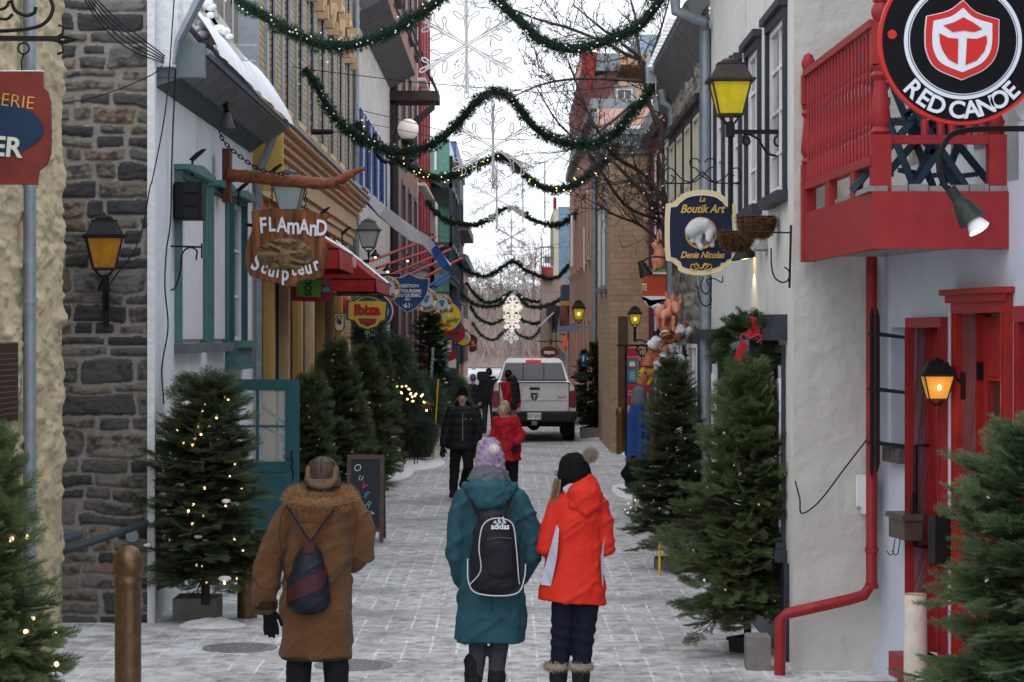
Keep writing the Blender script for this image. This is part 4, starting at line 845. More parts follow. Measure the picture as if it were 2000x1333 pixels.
# globe lamp, street light arm
gl = T('globe_lamp', 'round white globe street lamp on a dark curved arm', 'lamp', P(797, 285, 52))
c = P(797, 253, 52); MB().ball(tuple(c), .235, 20).build('globe', M('opal_glass', (.78, .72, .68), .3, .04, emit=(1, .85, .72), es=.12), gl, smooth=60)
MB().lathe([(.16, -.02), (.16, -.1), (.12, -.12), (.12, -.42), (.16, -.46), (.05, -.6)], (c.x, c.y, c.z-.20), 14).build('collar', black, gl, smooth=40)
MB().tube(spline([(c.x, c.y, c.z-.7), (c.x-.5, c.y, c.z-.72), (c.x-.75, c.y, c.z-.4), (XW+.1, c.y, c.z-.1)], 6), .05, 8).build('arm', black, gl)
sa = T('street_light_arm', 'flat black street light head on a thin arm against the yellow brick wall', 'street light', P(660, 258, 38))
MB().tube([tuple(P(608, 258, 36)), tuple(P(650, 258, 36))], [.045, .04], 8).tube([tuple(P(650, 258, 36)), tuple(P(668, 256, 38)), tuple(P(685, 264, 42))], .02, 6).build('head', black, sa)
# long white and blue flag and red poles
fgm = M('flag_white', (.88, .89, .93), .8, .06, 6, .2, 30); fgb = M('flag_blue', (.03, .10, .36), .8, .12)
fg = T('long_flag', 'long furled white flag with blue edge slanting down over the shop signs', 'flag', P(780, 430, 47))
def ribbon(pts, ws, name, mat, parent, thick=.02):
    mb = MB(); k = len(pts)
    L = [Vector(P(*p)) for p in pts]
    V = []
    for i, p in enumerate(L):
        t = (L[min(i+1, k-1)]-L[max(i-1, 0)]).normalized(); nrm = Vector((t.z, 0, -t.x)).normalized()
        for s_, d in ((-1, -thick), (1, -thick), (1, thick), (-1, thick)): V.append(tuple(p+nrm*(s_*ws[i]/2)+Vector((0, d+.03*math.sin(i*2.1), 0))))
    Fc = []
    for i in range(k-1):
        a = i*4; Fc += [(a, a+1, a+5, a+4), (a+1, a+2, a+6, a+5), (a+2, a+3, a+7, a+6), (a+3, a, a+4, a+7)]
    Fc += [(0, 1, 2, 3), tuple(k*4-4+j for j in range(4))]
    return mb.add(V, Fc).build(name, mat, parent)
fl_ = [(690, 358, 45), (715, 385, 45.5), (745, 415, 46), (775, 440, 47), (805, 462, 48), (830, 474, 49), (845, 492, 49.5), (866, 515, 50), (876, 524, 50)]
ribbon([(a+2, b-3, c-.1) for a, b, c in fl_], [.05, .14, .22, .26, .27, .22, .2, .16, .1], 'white_cloth', fgm, fg)
ribbon([(a-4, b+4, c) for a, b, c in fl_[:7]], [.05, .08, .09, .09, .08, .07, .05], 'blue_edge', fgb, fg)
ribbon([(846, 480, 49.3), (856, 500, 49.4), (870, 520, 49.5), (879, 527, 49.6)], [.14, .2, .18, .1], 'blue_corner', fgb, fg)
ribbon([(706, 368, 44.9), (716, 380, 44.9)], [.07, .1], 'red_mark', redb, fg)
polem = M('red_pole', (.42, .025, .03), .4, .1)
for i, (a, b, c, d, Y0, Y1) in enumerate(((712, 514, 850, 463, 46, 50), (735, 524, 865, 481, 47, 51), (745, 545, 880, 488, 48, 52), (780, 545, 868, 507, 50, 53), (795, 560, 902, 505, 52, 56))):
    MB().tube([tuple(P(a, b, Y0)), tuple(P(c, d, Y1))], .03, 6).build('flag_pole', polem, None, ['upper red flagpole of the five, nearest the clear lantern', 'second red flagpole from the top of the five', 'long red flagpole in the middle of the five', 'short red flagpole fourth from the top', 'lowest red flagpole over the blue shield sign'][i], 'flagpole', 'bare red flagpoles slanting from the left facade')
for i, (a, b, c, d) in enumerate(((838, 560, 872, 535), (835, 572, 880, 540))):
    MB().tube([tuple(P(a, b, 58)), tuple(P(c, d, 60))], .035, 6).build('flag_pole', fgb, None, ['upper of two blue poles right of the shield sign', 'lower of two blue poles right of the shield sign'][i], 'flagpole')
# ---------------------------------------------------------------- hanging shop signs on the left
def circ(px, py, r, n=40, ry=None): return [(px+r*math.cos(a), py-(ry or r)*math.sin(a)) for a in np.linspace(0, 2*math.pi, n, endpoint=False)]
def sign(name, label, layers, Y, arm=None, group='hanging shop signs on the left', cat='sign'):
    xs = [p[0] for p in layers[0][0]]; ys_ = [p[1] for p in layers[0][0]]
    t = T(name, label, cat, P(sum(xs)/len(xs), max(ys_), Y), group); f = FC(0, Y, 0); w_ = 0
    for i, (pts, mat, th, nm) in enumerate(layers):
        o = MB(f); o.prism(PXP(pts, Y), -.05 if i == 0 else 0., w_+th); o.build(nm, mat, t); w_ += th
    if arm: MB().tube([tuple(P(a, b, Y)) for a, b in arm], .018, 6).build('arm', black, t)
    return t, f, w_
def ST(t, f, w_, s, px, py, h, mat, Y, **kw): return tex(s, h*1.38/F*Y, f, mat, t, (px-1000)/F*Y, ZZ(py, Y), w_+.004, ext=.004, **kw)
red_ = M('sign_red', (.38, .02, .02), .5, .1); yel_ = M('sign_yellow', (.66, .42, .03), .5, .1); navy_ = M('sign_navy', (.018, .05, .16), .45, .12); wht_ = M('sign_white', (.68, .66, .62), .5, .05); dgr = M('sign_green', (.02, .075, .06), .5, .12); gor = M('sign_gold', (.60, .36, .06), .45, .12)
blk_ = M('sign_black', (.015, .015, .018), .5, .2)
Y = 31.5; t, f, w_ = sign('shop_sign', 'crimson sign with a lime green panel reading SOL on its side', [([(567, 560), (600, 560), (646, 543), (645, 585), (620, 590), (567, 588)], M('crimson_sign', (.28, .01, .035), .5, .1), .01, 'board'), ([(580, 546), (628, 546), (627, 581), (579, 579)], M('lime_green', (.13, .36, .05), .5, .1), .01, 'green_panel')], Y)
ST(t, f, w_, 'SOL', 603, 563, 13, blk_, Y, rot=R(90), off=.003)
MB(f).prism(PXP(circ(637, 551, 8), Y), 0, .02).build('pink_flower', M('pink', (.45, .10, .22), .5, .1), t); MB(f).prism(PXP([(630, 562), (642, 560), (645, 568), (638, 572), (630, 570)], Y), 0, .03).build('turquoise_leaf', M('turq', (.08, .40, .38), .5, .1), t)
MB(FC(0, 44, 0)).ball(((660-1000)/F*44, ZZ(598, 44), 0), (.28, .2, .2), 10).build('red_lantern', M('red_paper', (.45, .04, .02), .8, .2), None, 'red paper shade glowing dully under the small awning', 'lamp shade', smooth=60)
Y = 36; t, f, w_ = sign('number_sign', 'narrow cream number 57 sign with rounded foot below the awning', [([(653, 612), (673, 612), (673, 640), (669, 647), (663, 648), (657, 647), (653, 640)], M('plaque_brown', (.10, .06, .03), .5, .1), .01, 'board'), ([(655, 614), (671, 614), (671, 639), (668, 645), (663, 646), (658, 645), (655, 639)], M('number_cream', (.55, .48, .36), .5, .05), .008, 'face')], Y)
ST(t, f, w_, '57', 663, 622, 10, blk_, Y, off=.002); ST(t, f, w_, '*', 663, 634, 16, blk_, Y, off=.003)
Y = 37; outer = [(677, 588), (690, 587), (700, 580), (718, 576), (736, 580), (746, 587), (758, 589), (757, 606), (755, 627), (745, 629), (738, 640), (718, 647), (700, 641), (690, 628), (676, 625)]
def shr(pts, k, cx=None, cy=None):
    cx = cx or sum(p[0] for p in pts)/len(pts); cy = cy or sum(p[1] for p in pts)/len(pts); return [(cx+(a-cx)*k, cy+(b-cy)*k) for a, b in pts]
t, f, w_ = sign('shop_sign', 'yellow and dark green bar sign lettered Ibiza in red', [(outer, dgr, .012, 'board'), (shr(outer, .90), gor, .008, 'gold_face'), ([(702, 585), (718, 580), (735, 585), (738, 588), (700, 588)], dgr, .006, 'top_crescent')], Y, [(650, 575), (760, 578)])
MB(f).prism(PXP([(700, 622), (737, 623), (733, 632), (718, 638), (704, 632)], Y), 0, w_+.001).build('lower_crescent', dgr, t); MB(f).prism(PXP([(703, 625), (735, 625), (729, 632), (724, 632), (722, 636), (717, 633), (708, 631)], Y), 0, w_+.006).build('red_motif', red_, t)
ST(t, f, w_, 'Ibiza', 717, 606, 19, red_, Y, off=.012, sx=1.06)
Y = 40; t, f, w_ = sign('shop_sign', 'big round sign ringed white, blue and red, mostly behind the Ibiza sign', [(circ(734, 608, 36), red_, .01, 'rim'), (circ(734, 608, 34), wht_, .01, 'ring'), (circ(734, 608, 32), navy_, .01, 'blue_ring'), (circ(734, 608, 25), M('sign_cream', (.62, .56, .42), .5, .05), .01, 'face')], Y)
def capitaine(cx, cy, r, Y, label, face=True):
    t, f, w_ = sign('shop_sign', label, [(circ(cx, cy, r), gor, .01, 'rope_rim'), (circ(cx, cy, r*.90), wht_, .01, 'white_ring'), (circ(cx, cy, r*.62), gor, .01, 'inner_ring'), (circ(cx, cy, r*.56), M('pale_sky', (.48, .52, .55), .5, .1), .01, 'centre')], Y, [(cx-40, cy-r-2), (cx+r, cy-r-2)])
    h = r*.26; q = F/Y
    tex('CAPITAINE', h*1.4/q, f, navy_, t, (cx-1000)/q, ZZ(cy, Y), w_-.015, arc=(r*.75/q, R(-72), R(18)), off=.002, ext=.01)
    tex('A BORD', h*1.4/q, f, navy_, t, (cx-1000)/q, ZZ(cy, Y), w_-.015, arc=(-r*.75/q, R(180+44), R(-17)), off=.002, ext=.01)
    MB(f).prism(PXP([(cx+r*.62, cy-3), (cx+r*.9, cy-3), (cx+r*.9, cy+1), (cx+r*.62, cy+1)], Y), 0, w_-.012).build('red_bar', red_, t)
    MB(f).prism(PXP([(cx-r*.3, cy-r*.3), (cx+r*.05, cy-r*.42), (cx+r*.32, cy-r*.3), (cx+r*.3, cy-r*.12), (cx-r*.2, cy-r*.1), (cx-r*.34, cy-r*.16)], Y), 0, w_+.006).build('cap_emblem', M('emblem_blue', (.03, .15, .36), .5, .1), t)
    MB(f).prism(PXP([(cx-r*.18, cy-r*.08), (cx+r*.2, cy-r*.1), (cx+r*.15, cy+r*.2), (cx-r*.05, cy+r*.32), (cx-r*.12, cy+r*.12)], Y), 0, w_+.003).build('face_emblem', MATS['emblem_blue'], t)
capitaine(757, 564, 25, 43, 'round captain sign with gold rope rim, nearest and partly hidden by the shield')
capitaine(832, 586, 24, 52, 'round captain sign with gold rim showing just behind the right edge of the shield')
capitaine(863, 594, 20, 56, 'small complete round captain sign with blue emblem above the yellow disc')
Y = 47.5; sh = spline([(800, 533), (812, 541), (826, 544), (839, 544)], 4)+spline([(839, 546), (837, 565), (830, 583), (815, 600), (796, 611)], 4)+spline([(795, 611), (780, 600), (768, 588), (768, 565), (770, 543)], 4)+spline([(771, 542), (785, 541), (799, 533)], 4)
t, f, w_ = sign('shield_sign', 'dark blue shield sign with white rim and the number 61', [(sh, M('silver_rim', (.5, .52, .56), .4, .1), .012, 'rim'), (shr(sh, .955, 801, 572), M('shield_blue', (.022, .055, .15), .5, .12), .01, 'board')], Y, [(725, 540), (782, 540)])
for s_, x, y, h in (('GESTION', 800, 559, 6.2), ('TOURISME', 803, 569, 6.2), ('DU QUÉBEC', 799, 577.5, 6.2), ('INC', 796, 585.5, 4.2), ('·61·', 796, 597.5, 10)): ST(t, f, w_, s_, x, y, h, lw, Y, off=.002)
Y = 59; t, f, w_ = sign('shop_sign', 'large yellow round candy sign with green lettering and red rays', [([(868, 590), (901, 590), (899, 645), (868, 645)], navy_, .01, 'back_board'), (circ(872, 618, 28), yel_, .012, 'disc')], Y)
ST(t, f, w_, 'andy', 883, 626, 9, M('text_green', (.05, .20, .04), .5, .1), Y, off=.008, shear=.2, rot=R(8)); MB(f).prism(PXP([(855, 624), (879, 613), (880, 618), (857, 629)], Y), 0, w_+.006).build('ribbon', wht_, t); ST(t, f, w_+.004, 'CAMELS', 868, 621, 3.4, blk_, Y, rot=R(24))
mb = MB(f)
for a in range(8): x0, y0 = 872, 640; aa = R(20+a*20); mb.bar(((x0+3*math.cos(aa)-1000)/F*Y, ZZ(y0-3*math.sin(aa), Y), w_+.004), ((x0+10*math.cos(aa)-1000)/F*Y, ZZ(y0-10*math.sin(aa), Y), w_+.004), .015)
mb.build('rays', red_, t); MB(f).prism(PXP([(876, 603), (886, 601), (884, 611), (877, 610)], Y), 0, w_+.005).build('leaf_mark', MATS['text_green'], t)
Y = 63; t, f, w_ = sign('shop_sign', 'plain bright red round sign half hidden under the yellow disc', [(circ(888, 650, 21), redb, .02, 'disc')], Y); ST(t, f, w_, 'RELAIS', 886, 652, 5, blk_, Y, rot=R(8), off=.004)
Y = 67; t, f, w_ = sign('shop_sign', 'white and yellow moon shaped sign with dark rim below the red disc', [(circ(905, 661, 15.5), blk_, .01, 'rim'), (circ(905, 661, 14), wht_, .01, 'face'), ([(892, 665), (918, 665), (914, 672), (905, 675), (896, 672)], yel_, .01, 'yellow_base')], Y, [(880, 674), (922, 674)])
MB(f).prism(PXP([(898, 658), (906, 652), (914, 656), (916, 664), (907, 662), (900, 666)], Y), 0, w_+.01).build('emblem', M('sign_grey', (.3, .3, .3), .5, .1), t)
Y = 72; t, f, w_ = sign('shop_sign', 'dark plum coloured sign, farthest of the hanging shop signs', [([(917, 652), (926, 655), (932, 660), (931, 685), (922, 689), (916, 686)], M('plum', (.11, .022, .03), .5, .1), .01, 'board')], Y); ST(t, f, w_, '&', 924, 672, 12, gor, Y)
Y = 61; t, f, w_ = sign('shop_sign', 'navy rectangular sign with a gold framed oval portrait', [([(872, 659), (888, 659), (888, 690), (872, 690)], navy_, .01, 'board'), ([(873, 665), (882, 665), (882, 688), (873, 688)], gor, .008, 'frame'), (circ(877.5, 680, 4, 16, 8), wht_, .006, 'oval')], Y)
Y = 60; t, f, w_ = sign('shop_sign', 'small dark red pennant sign above a white panel', [([(876, 696), (884, 682), (891, 690), (891, 700), (876, 712)], red_, .02, 'pennant'), ([(876, 707), (891, 701), (891, 720), (876, 718)], wht_, .01, 'white_panel')], Y)
# pipe of lit hotel rack, iron arms, small wall lamps in the clutter
for x, y, Y, s_ in ((733, 500, 45, 'small warm lamp glowing under the red flagpoles'), (796, 507, 51, 'tiny warm lamp beside the dark wall under the long flag'), (757, 528, 46, 'small orange lamp glowing above the gold rimmed captain sign')):
    t = T('wall_lamp', s_, 'lamp', P(x, y, Y))
    MB().lathe([(.02, .12), (.03, .08), (.10, .0), (.10, -.02)], tuple(P(x, y, Y)), 10).build('shade', black, t); MB().ball(tuple(P(x, y+3, Y)), .022, 8).build('bulb', bulbm, t)
# chalkboard
cb = T('chalkboard', 'wooden A-frame chalkboard chalked OUVERT in coloured letters', 'chalkboard', P(715, 1055, 28.6)); Y = 28.6; k = Y/F
def cbf(Yo, tilt): return Fr(P(715, 1055, Yo), (1, 0, 0), (0, -1, 0))
o = P(715, 1055, Y)
def leaf(sgn, parent):
    def Tf(u, v, w): return Vector((o.x+u, o.y+sgn*(.30-.26*v/1.03)+.0, o.z+v))-Vector((0, w, 0))
    m_ = MB(Tf); H = 1.03; W0 = .225
    m_.box(-W0, -W0+.05, 0, H, -.02, .02); m_.box(W0-.05, W0, 0, H, -.02, .02); m_.box(-W0+.05, W0-.05, H-.05, H, -.02, .02); m_.box(-W0+.05, W0-.05, .12, .17, -.02, .02)
    m_.build('frame', wood, parent); MB(Tf).box(-W0+.05, W0-.05, .17, H-.05, -.01, .006).build('slate_panel', M('slate', (.03, .035, .045), .7, .2, 5), parent); return Tf
leaf(1, cb); Tf = leaf(-1, cb)
cols = [(.75, .75, .75), (.55, .66, .35), (.75, .14, .14), (.10, .45, .62), (.16, .55, .36), (.72, .74, .70)]
for i, (ch, x, y, r_) in enumerate((('O', 699, 914, 10), ('u', 706, 931, -15), ('V', 712, 948, -25), ('E', 717, 965, -25), ('R', 721, 984, -28), ('T', 725, 1003, -35))):
    tex(ch, .115 if ch != 'u' else .13, Tf, M('chalk%d' % i, cols[i], .9, .15, 60), cb, (x-715)*k, (1055-y)*k, .011, rot=R(r_), ext=.001, off=-.0015, name='letter', shear=.15)
# iron stair rail by the shop steps
rl = T('stair_rail', 'black iron stair railing with ball finials behind the open teal door', 'railing', P(620, 960, 31)); mb = MB()
q = lambda a, b, Y=31: tuple(P(a, b, Y))
mb.tube([q(505, 790, 29), q(606, 862), q(636, 868)], .02, 8).tube([q(490, 820, 29), q(600, 880), q(610, 882)], .02, 8).tube([q(607, 860), q(607, 965)], .028, 8).tube([q(629, 850), q(629, 960)], .028, 8)
mb.ball(q(607, 856), .035, 10).ball(q(629, 846), .04, 10); mb.build('rail', black, rl, smooth=60)
# snow stakes
for i, (x0, y0, x1, y1, s_) in enumerate(((692, 905, 694, 778, 'yellow snow stake with red tip left of centre in the fir trees, behind the chalkboard'), (737, 880, 740, 769, 'yellow snow stake with red tip right above the chalkboard'), (846, 904, 856, 741, 'tall yellow snow stake at the corner of the wooden planter'), (897, 750, 898, 712, 'far yellow snow stake beside the red pennant sign'), (1288, 1123, 1289, 1050, 'short yellow stake under the fir trees on the right'))):
    Y = gy(y1 if i == 99 else (y0 if i in (2, 4) else (950, 925)[i] if i < 2 else 860)); 
    if i == 3: Y = 60; 
    a, b = P(x0, y0, Y), P(x1, y1, Y); t = T('snow_stake', s_, 'snow stake', tuple(a), 'yellow snow stakes')
    MB().tube([tuple(a), tuple(b)], .014, 8).build('rod', stakey, t)
    if i < 2: MB().tube([tuple(b.lerp(a, .001)), tuple(b.lerp(a, .035)-Vector((0, 0, -.0)))], .018, 8).build('red_tip', redb, t); MB().tube([tuple(b.lerp(a, .25)), tuple(b.lerp(a, .33))], .0155, 8).build('silver_band', whitep, t)
# bollards
def bollard(x, y, Y, h, r, lab):
    t = T('bollard', lab, 'bollard', (x, Y, 0), 'bronze bollards along the street')
    MB().lathe([(r, 0), (r, h-.30*1), (r*1.0, h-.26), (r*1.03, h-.255), (r*1.03, h-.235), (r, h-.23), (r*1.0, h-.20)], (0, 0, 0), 32).build('post', bronze, t, local=True, smooth=40)
    MB().lathe([(r, h-.199), (r*1.12, h-.17), (r*1.17, h-.13), (r*1.1, h-.08), (r*.85, h-.035), (r*.45, h-.008), (.002, h)], (0, 0, 0), 32).build('cap', bronze, t, local=True, smooth=70)
Y = 15.7; bollard((250-1000)/F*Y, 0, Y, ZZ(1065, Y), .088, 'large bronze bollard with domed cap in the left foreground')
Y = 20.85; bollard((483-1000)/F*Y, 0, Y, .78, .09, 'bronze bollard half hidden between the lit tree and the brown coat')
Y = gy(887); bollard((1212-1000)/F*Y, 0, Y, .99, .09, 'distant bronze bollard beside the blue cloak on the right')
# ---------------------------------------------------------------- right: bluish house with red joinery
RO = (2.74, 17.62, 0); RU = Vector((.36, -2.8, 0)).normalized(); RN = Vector((RU.y, -RU.x, 0)).normalized(); RN = RN if RN.x < 0 else -RN
frr = Fr(RO, RU, RN)
def RW(px, w=0):                             # u on that wall (offset w off it) seen at column px
    k = (px-1000)/F; o = Vector(RO)+RN*w; return (k*o.y-o.x)/(RU.x-k*RU.y)
def RZ(px, py, w=0): u = RW(px, w); return ZZ(py, (Vector(RO)+RN*w+RU*u).y)
rh = T('bluish_house', 'pale bluish plaster house with red doors and balcony on the right', 'house', RO)
n1 = (RW(1741), RW(1775), RZ(1758, 890), RZ(1758, 640))
d1 = (RW(1786), RW(1846), .25, RZ(1815, 640)); d2 = (RW(1880), RW(1968), .25, RZ(1920, 612)); d3 = (RW(2003), RW(2090), .25, RZ(2000, 630))
bd = (RW(1745, -.1), RW(1990), 3.46, 5.4)
wall(rh, frr, 0, 8, -.1, 6.4, [n1, d1, d2, d3, bd], bluepl, D=.6, rev=.2)
gx, gz = np.meshgrid(np.linspace(0, .72, 16), np.linspace(-.02, .5, 14))
gridmesh('plinth', frr, gx, gz, .07*np.clip(1-gz/.5, 0, 1)**2+.012*fbm(gx*20, gz*20, 3, 2)-.004, bluepl, rh)
def red_door(u0, u1, v1, side):
    w_ = u1-u0; b = MB(frr); d = -.13
    lab = 'tall red door with narrow glass pane beside the lit lantern' if side else None
    b = MB(frr); b.box(u0+.02, u0+.13, .27, v1-.02, d-.05, d); b.box(u1-.13, u1-.02, .27, v1-.02, d-.05, d); b.box(u0+.13, u1-.13, .27, .45, d-.05, d); b.box(u0+.13, u1-.13, 1.22, 1.36, d-.05, d); b.box(u0+.13, u1-.13, v1-.42, v1-.02, d-.05, d)
    b.box(u0+.13, u1-.13, .45, 1.22, d-.05, d-.03); b.bbox(u0+.17, u1-.17, .5, .82, d-.03, d-.008, .012); b.bbox(u0+.17, u1-.17, .88, 1.18, d-.03, d-.008, .012)
    o = b.build('door', redp, rh, bevel=.004)
    MB(frr).box(u0+.13, u1-.13, 1.36, v1-.42, d-.045, d-.035).build('pane', glass, o)
    m_ = MB(frr); m_.box(u0+.13, u0+.15, 1.36, v1-.42, d-.035, d+.012); m_.box(u1-.15, u1-.13, 1.36, v1-.42, d-.035, d+.012); m_.box(u0+.13, u1-.13, 1.36, 1.38, d-.035, d+.012); m_.box(u0+.13, u1-.13, v1-.44, v1-.42, d-.035, d+.012); m_.build('pane_moulding', redp, o)
    return o
def casing(u0, u1, v1, c, hd, mat, crown=True):
    m_ = MB(frr); m_.box(u0-c, u0, .2, v1, -.2, .05); m_.box(u1, u1+c, .2, v1, -.2, .05); m_.box(u0-c, u1+c, v1, v1+hd, -.2, .052)
    m_.box(u0-.02, u0+.015, .2, v1, -.18, -.09); m_.box(u1-.015, u1+.02, .2, v1, -.18, -.09); m_.box(u0-c*.6, u0-c*.4, .2, v1, .05, .062); m_.box(u1+c*.4, u1+c*.6, .2, v1, .05, .062)
    if crown: m_.box(u0-c-.04, u1+c+.04, v1+hd, v1+hd+.04, -.0, .12); m_.box(u0-c-.02, u1+c+.02, v1+hd-.05, v1+hd, .052, .085)
    return m_.build('door_casing', mat, rh, bevel=.003)
o1 = red_door(d1[0], d1[1], d1[3], 0); o2 = red_door(d2[0], d2[1], d2[3], 1); o3 = red_door(d3[0], d3[1], d3[3], 0)
casing(d1[0], d1[1], d1[3], .06, .07, redp, False); casing(d2[0], d2[1], d2[3], .1, .12, redb); casing(d3[0], d3[1], d3[3], .08, .1, redp, False)
hm = MB(frr); u = d1[0]+.02; hm.tube([(u, 1.0, -.10), (u, 1.0, .0), (u, 1.72, .0), (u, 1.72, -.1)], .014, 6); hm.tube([(u+.02, 1.02, .02), (u+.1, 1.05, .05), (u+.1, 1.35, .05), (u+.02, 1.38, .02)], .012, 6); hm.build('handle', black, o1)
for z in (.7, 1.5, 2.2): MB(frr).box(d2[0]+.02, d2[0]+.045, z, z+.12, -.13, -.09).build('hinge', black, o2)
MB(frr).box(d1[0]-.1, d1[1]+.08, .08, .25, -.1, .16).build('threshold', redp, rh); MB(frr).box(d2[0]-.1, d2[1]+.08, .08, .25, -.1, .2).build('threshold', redp, rh)
MB(frr).box(*n1[:2], n1[2]-.05, n1[2]+.06, -.1, .07).build('niche_sill', M('niche_stone', (.09, .08, .075), .9, .35, 14, .6, 40), rh)
MB(frr).box(n1[0], n1[1], n1[2], n1[3], -.22, -.195).build('niche_back', M('niche_grey', (.14, .15, .17), .9, .1), rh)
MB(frr).box(bd[0]+.0, bd[1], bd[2], bd[3], -.22, -.19).build('balcony_door', M('white_door', (.6, .62, .64), .5, .1), rh)
for i in range(4): MB(frr).box(bd[0]+.12+i*.5, bd[0]+.45+i*.5, bd[2]+.3, bd[3]-.1, -.19, -.18).build('balcony_pane', glassl, rh)
# iron spiked grille
ig = MB(frr); u0 = RW(1705, .12); u1 = RW(1780, .12); 
for px, y0, y1 in ((1703, 935, 600), (1714, 922, 604)):
    u = RW(px, .15); za, zb = RZ(px, y0, .15), RZ(px, y1, .15); ig.tube([(u, za, .15), (u, za+.06, .15), (u, zb-.06, .15), (u, zb, .15)], [.002, .016, .016, .002], 6)
for py in (652, 760, 865):
    for px in (1697, 1716): ig.bar((RW(px, .16), RZ(px, py, .16), .16), (n1[1]+.02, RZ(1775, py+8, .02), .02), .022)
ig.build('window_grille', black, rh)
pipe(rh, [(2.66, 17.42, 3.2), (2.66, 17.42, ZZ(1140, 17.45)), (2.60, 17.40, ZZ(1163, 17.4)), (2.48, 17.38, ZZ(1172, 17.38)), (2.02, 17.33, ZZ(1200, 17.3)), (1.975, 17.33, ZZ(1210, 17.3)), (1.97, 17.33, -.0)], .042, redp, 'downpipe')
for py in (1080, 1150): MB().tube([(2.66, 17.42, ZZ(py, 17.4)), (2.66, 17.42, ZZ(py-10, 17.4))], .05, 12).build('pipe_collar', redp, rh)
mbx = T('mailbox', 'small bronze mailbox with hooks beside the near red door', 'mailbox', frr(RW(1750, .1), RZ(1750, 1052, .1), .1))
u0, u1 = RW(1738, .12), RW(1770, .12); MB(frr).box(u0, u1, RZ(1750, 1050, .1), RZ(1750, 1008, .1), .0, .13).build('box', M('mailbox_bronze', (.09, .07, .055), .4, .2, metal=.3), mbx, bevel=.006)
MB(frr).prism([(u0-.02, RZ(1750, 1010, .1)), (u1+.02, RZ(1750, 1010, .1)), (u1, RZ(1750, 1000, .1)), (u0, RZ(1750, 1000, .1))], 0, .15).build('lid', MATS['mailbox_bronze'], mbx)
m_ = MB(frr)
for px in (1738, 1748): m_.tube([(RW(px+j, .1), RZ(px, y, .1), .1) for j, y in ((10, 1050), (6, 1080), (0, 1085), (-6, 1078))], .004, 5)
m_.build('hooks', black, mbx)
Y = 17.55; mt = T('meter_box', 'white angular meter box on the beige wall by the red downpipe', 'meter box', P(1690, 1002, Y)); MB(FC(0, Y, 0)).prism(PXP([(1675, 930), (1702, 930), (1702, 1002), (1680, 1002), (1680, 990), (1675, 985)], Y), 0, .12).build('box', whitep, mt); MB(FC(0, Y, 0)).box(*[(1671-1000)/F*Y, (1704-1000)/F*Y], ZZ(990, Y), ZZ(927, Y), 0, .02).build('back_plate', whitepl, mt)
cable([(1553, 940, 17.4), (1562, 975, 17.4), (1566, 1003, 17.4), (1600, 980, 17.4), (1650, 915, 17.4), (1700, 850, 17.4)], .006, 'black cable looping across the beige wall to the red downpipe')
u = RW(1776, .01); MB(frr).box(RW(1774), RW(1779), RZ(1776, 835), RZ(1776, 787), .0, .015).build('number_plate', cream, None, 'narrow cream number plate beside the near red door', 'number plate')
stp = MB(FC(0, 16.2, 0)); stp.box((1655-1000)/F*16.2, 3.2, -.02, .12, 0, .9); stp.build('doorstep', concrete, None, 'low concrete doorstep with frost in the bottom right corner', 'step')
bl = T('birch_log', 'birch log stump standing behind the near right fir', 'log', P(1788, 1330, 15.8)); c = P(1788, 1330, 15.8)
MB().lathe([(.078, -.3), (.08, .2), (.075, .58)], tuple(c), 18).build('bark', M('birch_bark', (.62, .57, .50), .8, .2, 7, .4, 30, stain=((.12, .08, .06), 9, .62, .3)), bl, smooth=40); MB().lathe([(.001, .582), (.072, .584), (.001, .59)], tuple(c), 18).build('cut_top', M('cut_wood', (.45, .30, .17), .8, .2), bl)
ll = lantern('wall_lantern', 'black box lantern with glowing amber bulb between the two red doors', 1830, 757, 15.65, .155, litamber, black, lit=True, sq=1.05); MB().tube([(0, 0, .1), (.1, .0, .08), (.17, -.0, .02)], .012, 6).tube([(.17, 0, .1), (.17, 0, -.08)], .018, 6).build('wall_arm', black, ll, local=True)
lp = bpy.data.lights.new('lantern_light', 'POINT'); lp.energy = .9; lp.color = (1, .55, .2); lp.shadow_soft_size = .05; lo = bpy.data.objects.new('lantern_light', lp); COL.objects.link(lo); lo.parent = ll; lo.location = (0, -.22, -.05)
bk = MB(frr); bk.prism([(RW(1858), .95), (RW(1872), .98), (RW(1872), 1.3), (RW(1858), 1.28)], .0, .16); bk.build('menu_box', black, None, 'black menu box on the wall between the red doors', 'menu box')
# red balcony
bc = T('red_balcony', 'red painted wooden balcony with turned balusters over the beige corner', 'balcony', (2.2, 14.8, 3.04))
zb, zt = 3.04, 3.40; A = Vector((2.155, 17.4, 0)); B = Vector((2.255, 14.8, 0)); C = Vector((3.11, 14.8, 0))
q = lambda v, z: (v.x, v.y, z)
def slab(p, q_, z0, z1, th):
    d = (q_-p).normalized(); n_ = Vector((d.y, -d.x, 0)); f_ = Fr((p.x, p.y, 0), d, n_); return MB(f_).box(0, (q_-p).length, z0, z1, -th, 0)
slab(A, B, zb, zt, .06).build('side_fascia', redp, bc); slab(B+Vector((0, 0, 0)), C, zb, zt, -.06).build('front_fascia', redp, bc)
mb = MB(); mb.add([(A.x+.05, A.y, zb+.04), (B.x+.05, B.y+.05, zb+.04), (C.x, C.y+.05, zb+.04), (2.80, 17.4, zb+.04), (A.x+.05, A.y, zb+.1), (B.x+.05, B.y+.05, zb+.1), (C.x, C.y+.05, zb+.1), (2.80, 17.4, zb+.1)], [(0, 1, 2, 3), (4, 5, 6, 7)]); mb.build('soffit', M('soffit_boards', (.28, .27, .27), .8, .3, 8, .3), bc)
mb = MB()
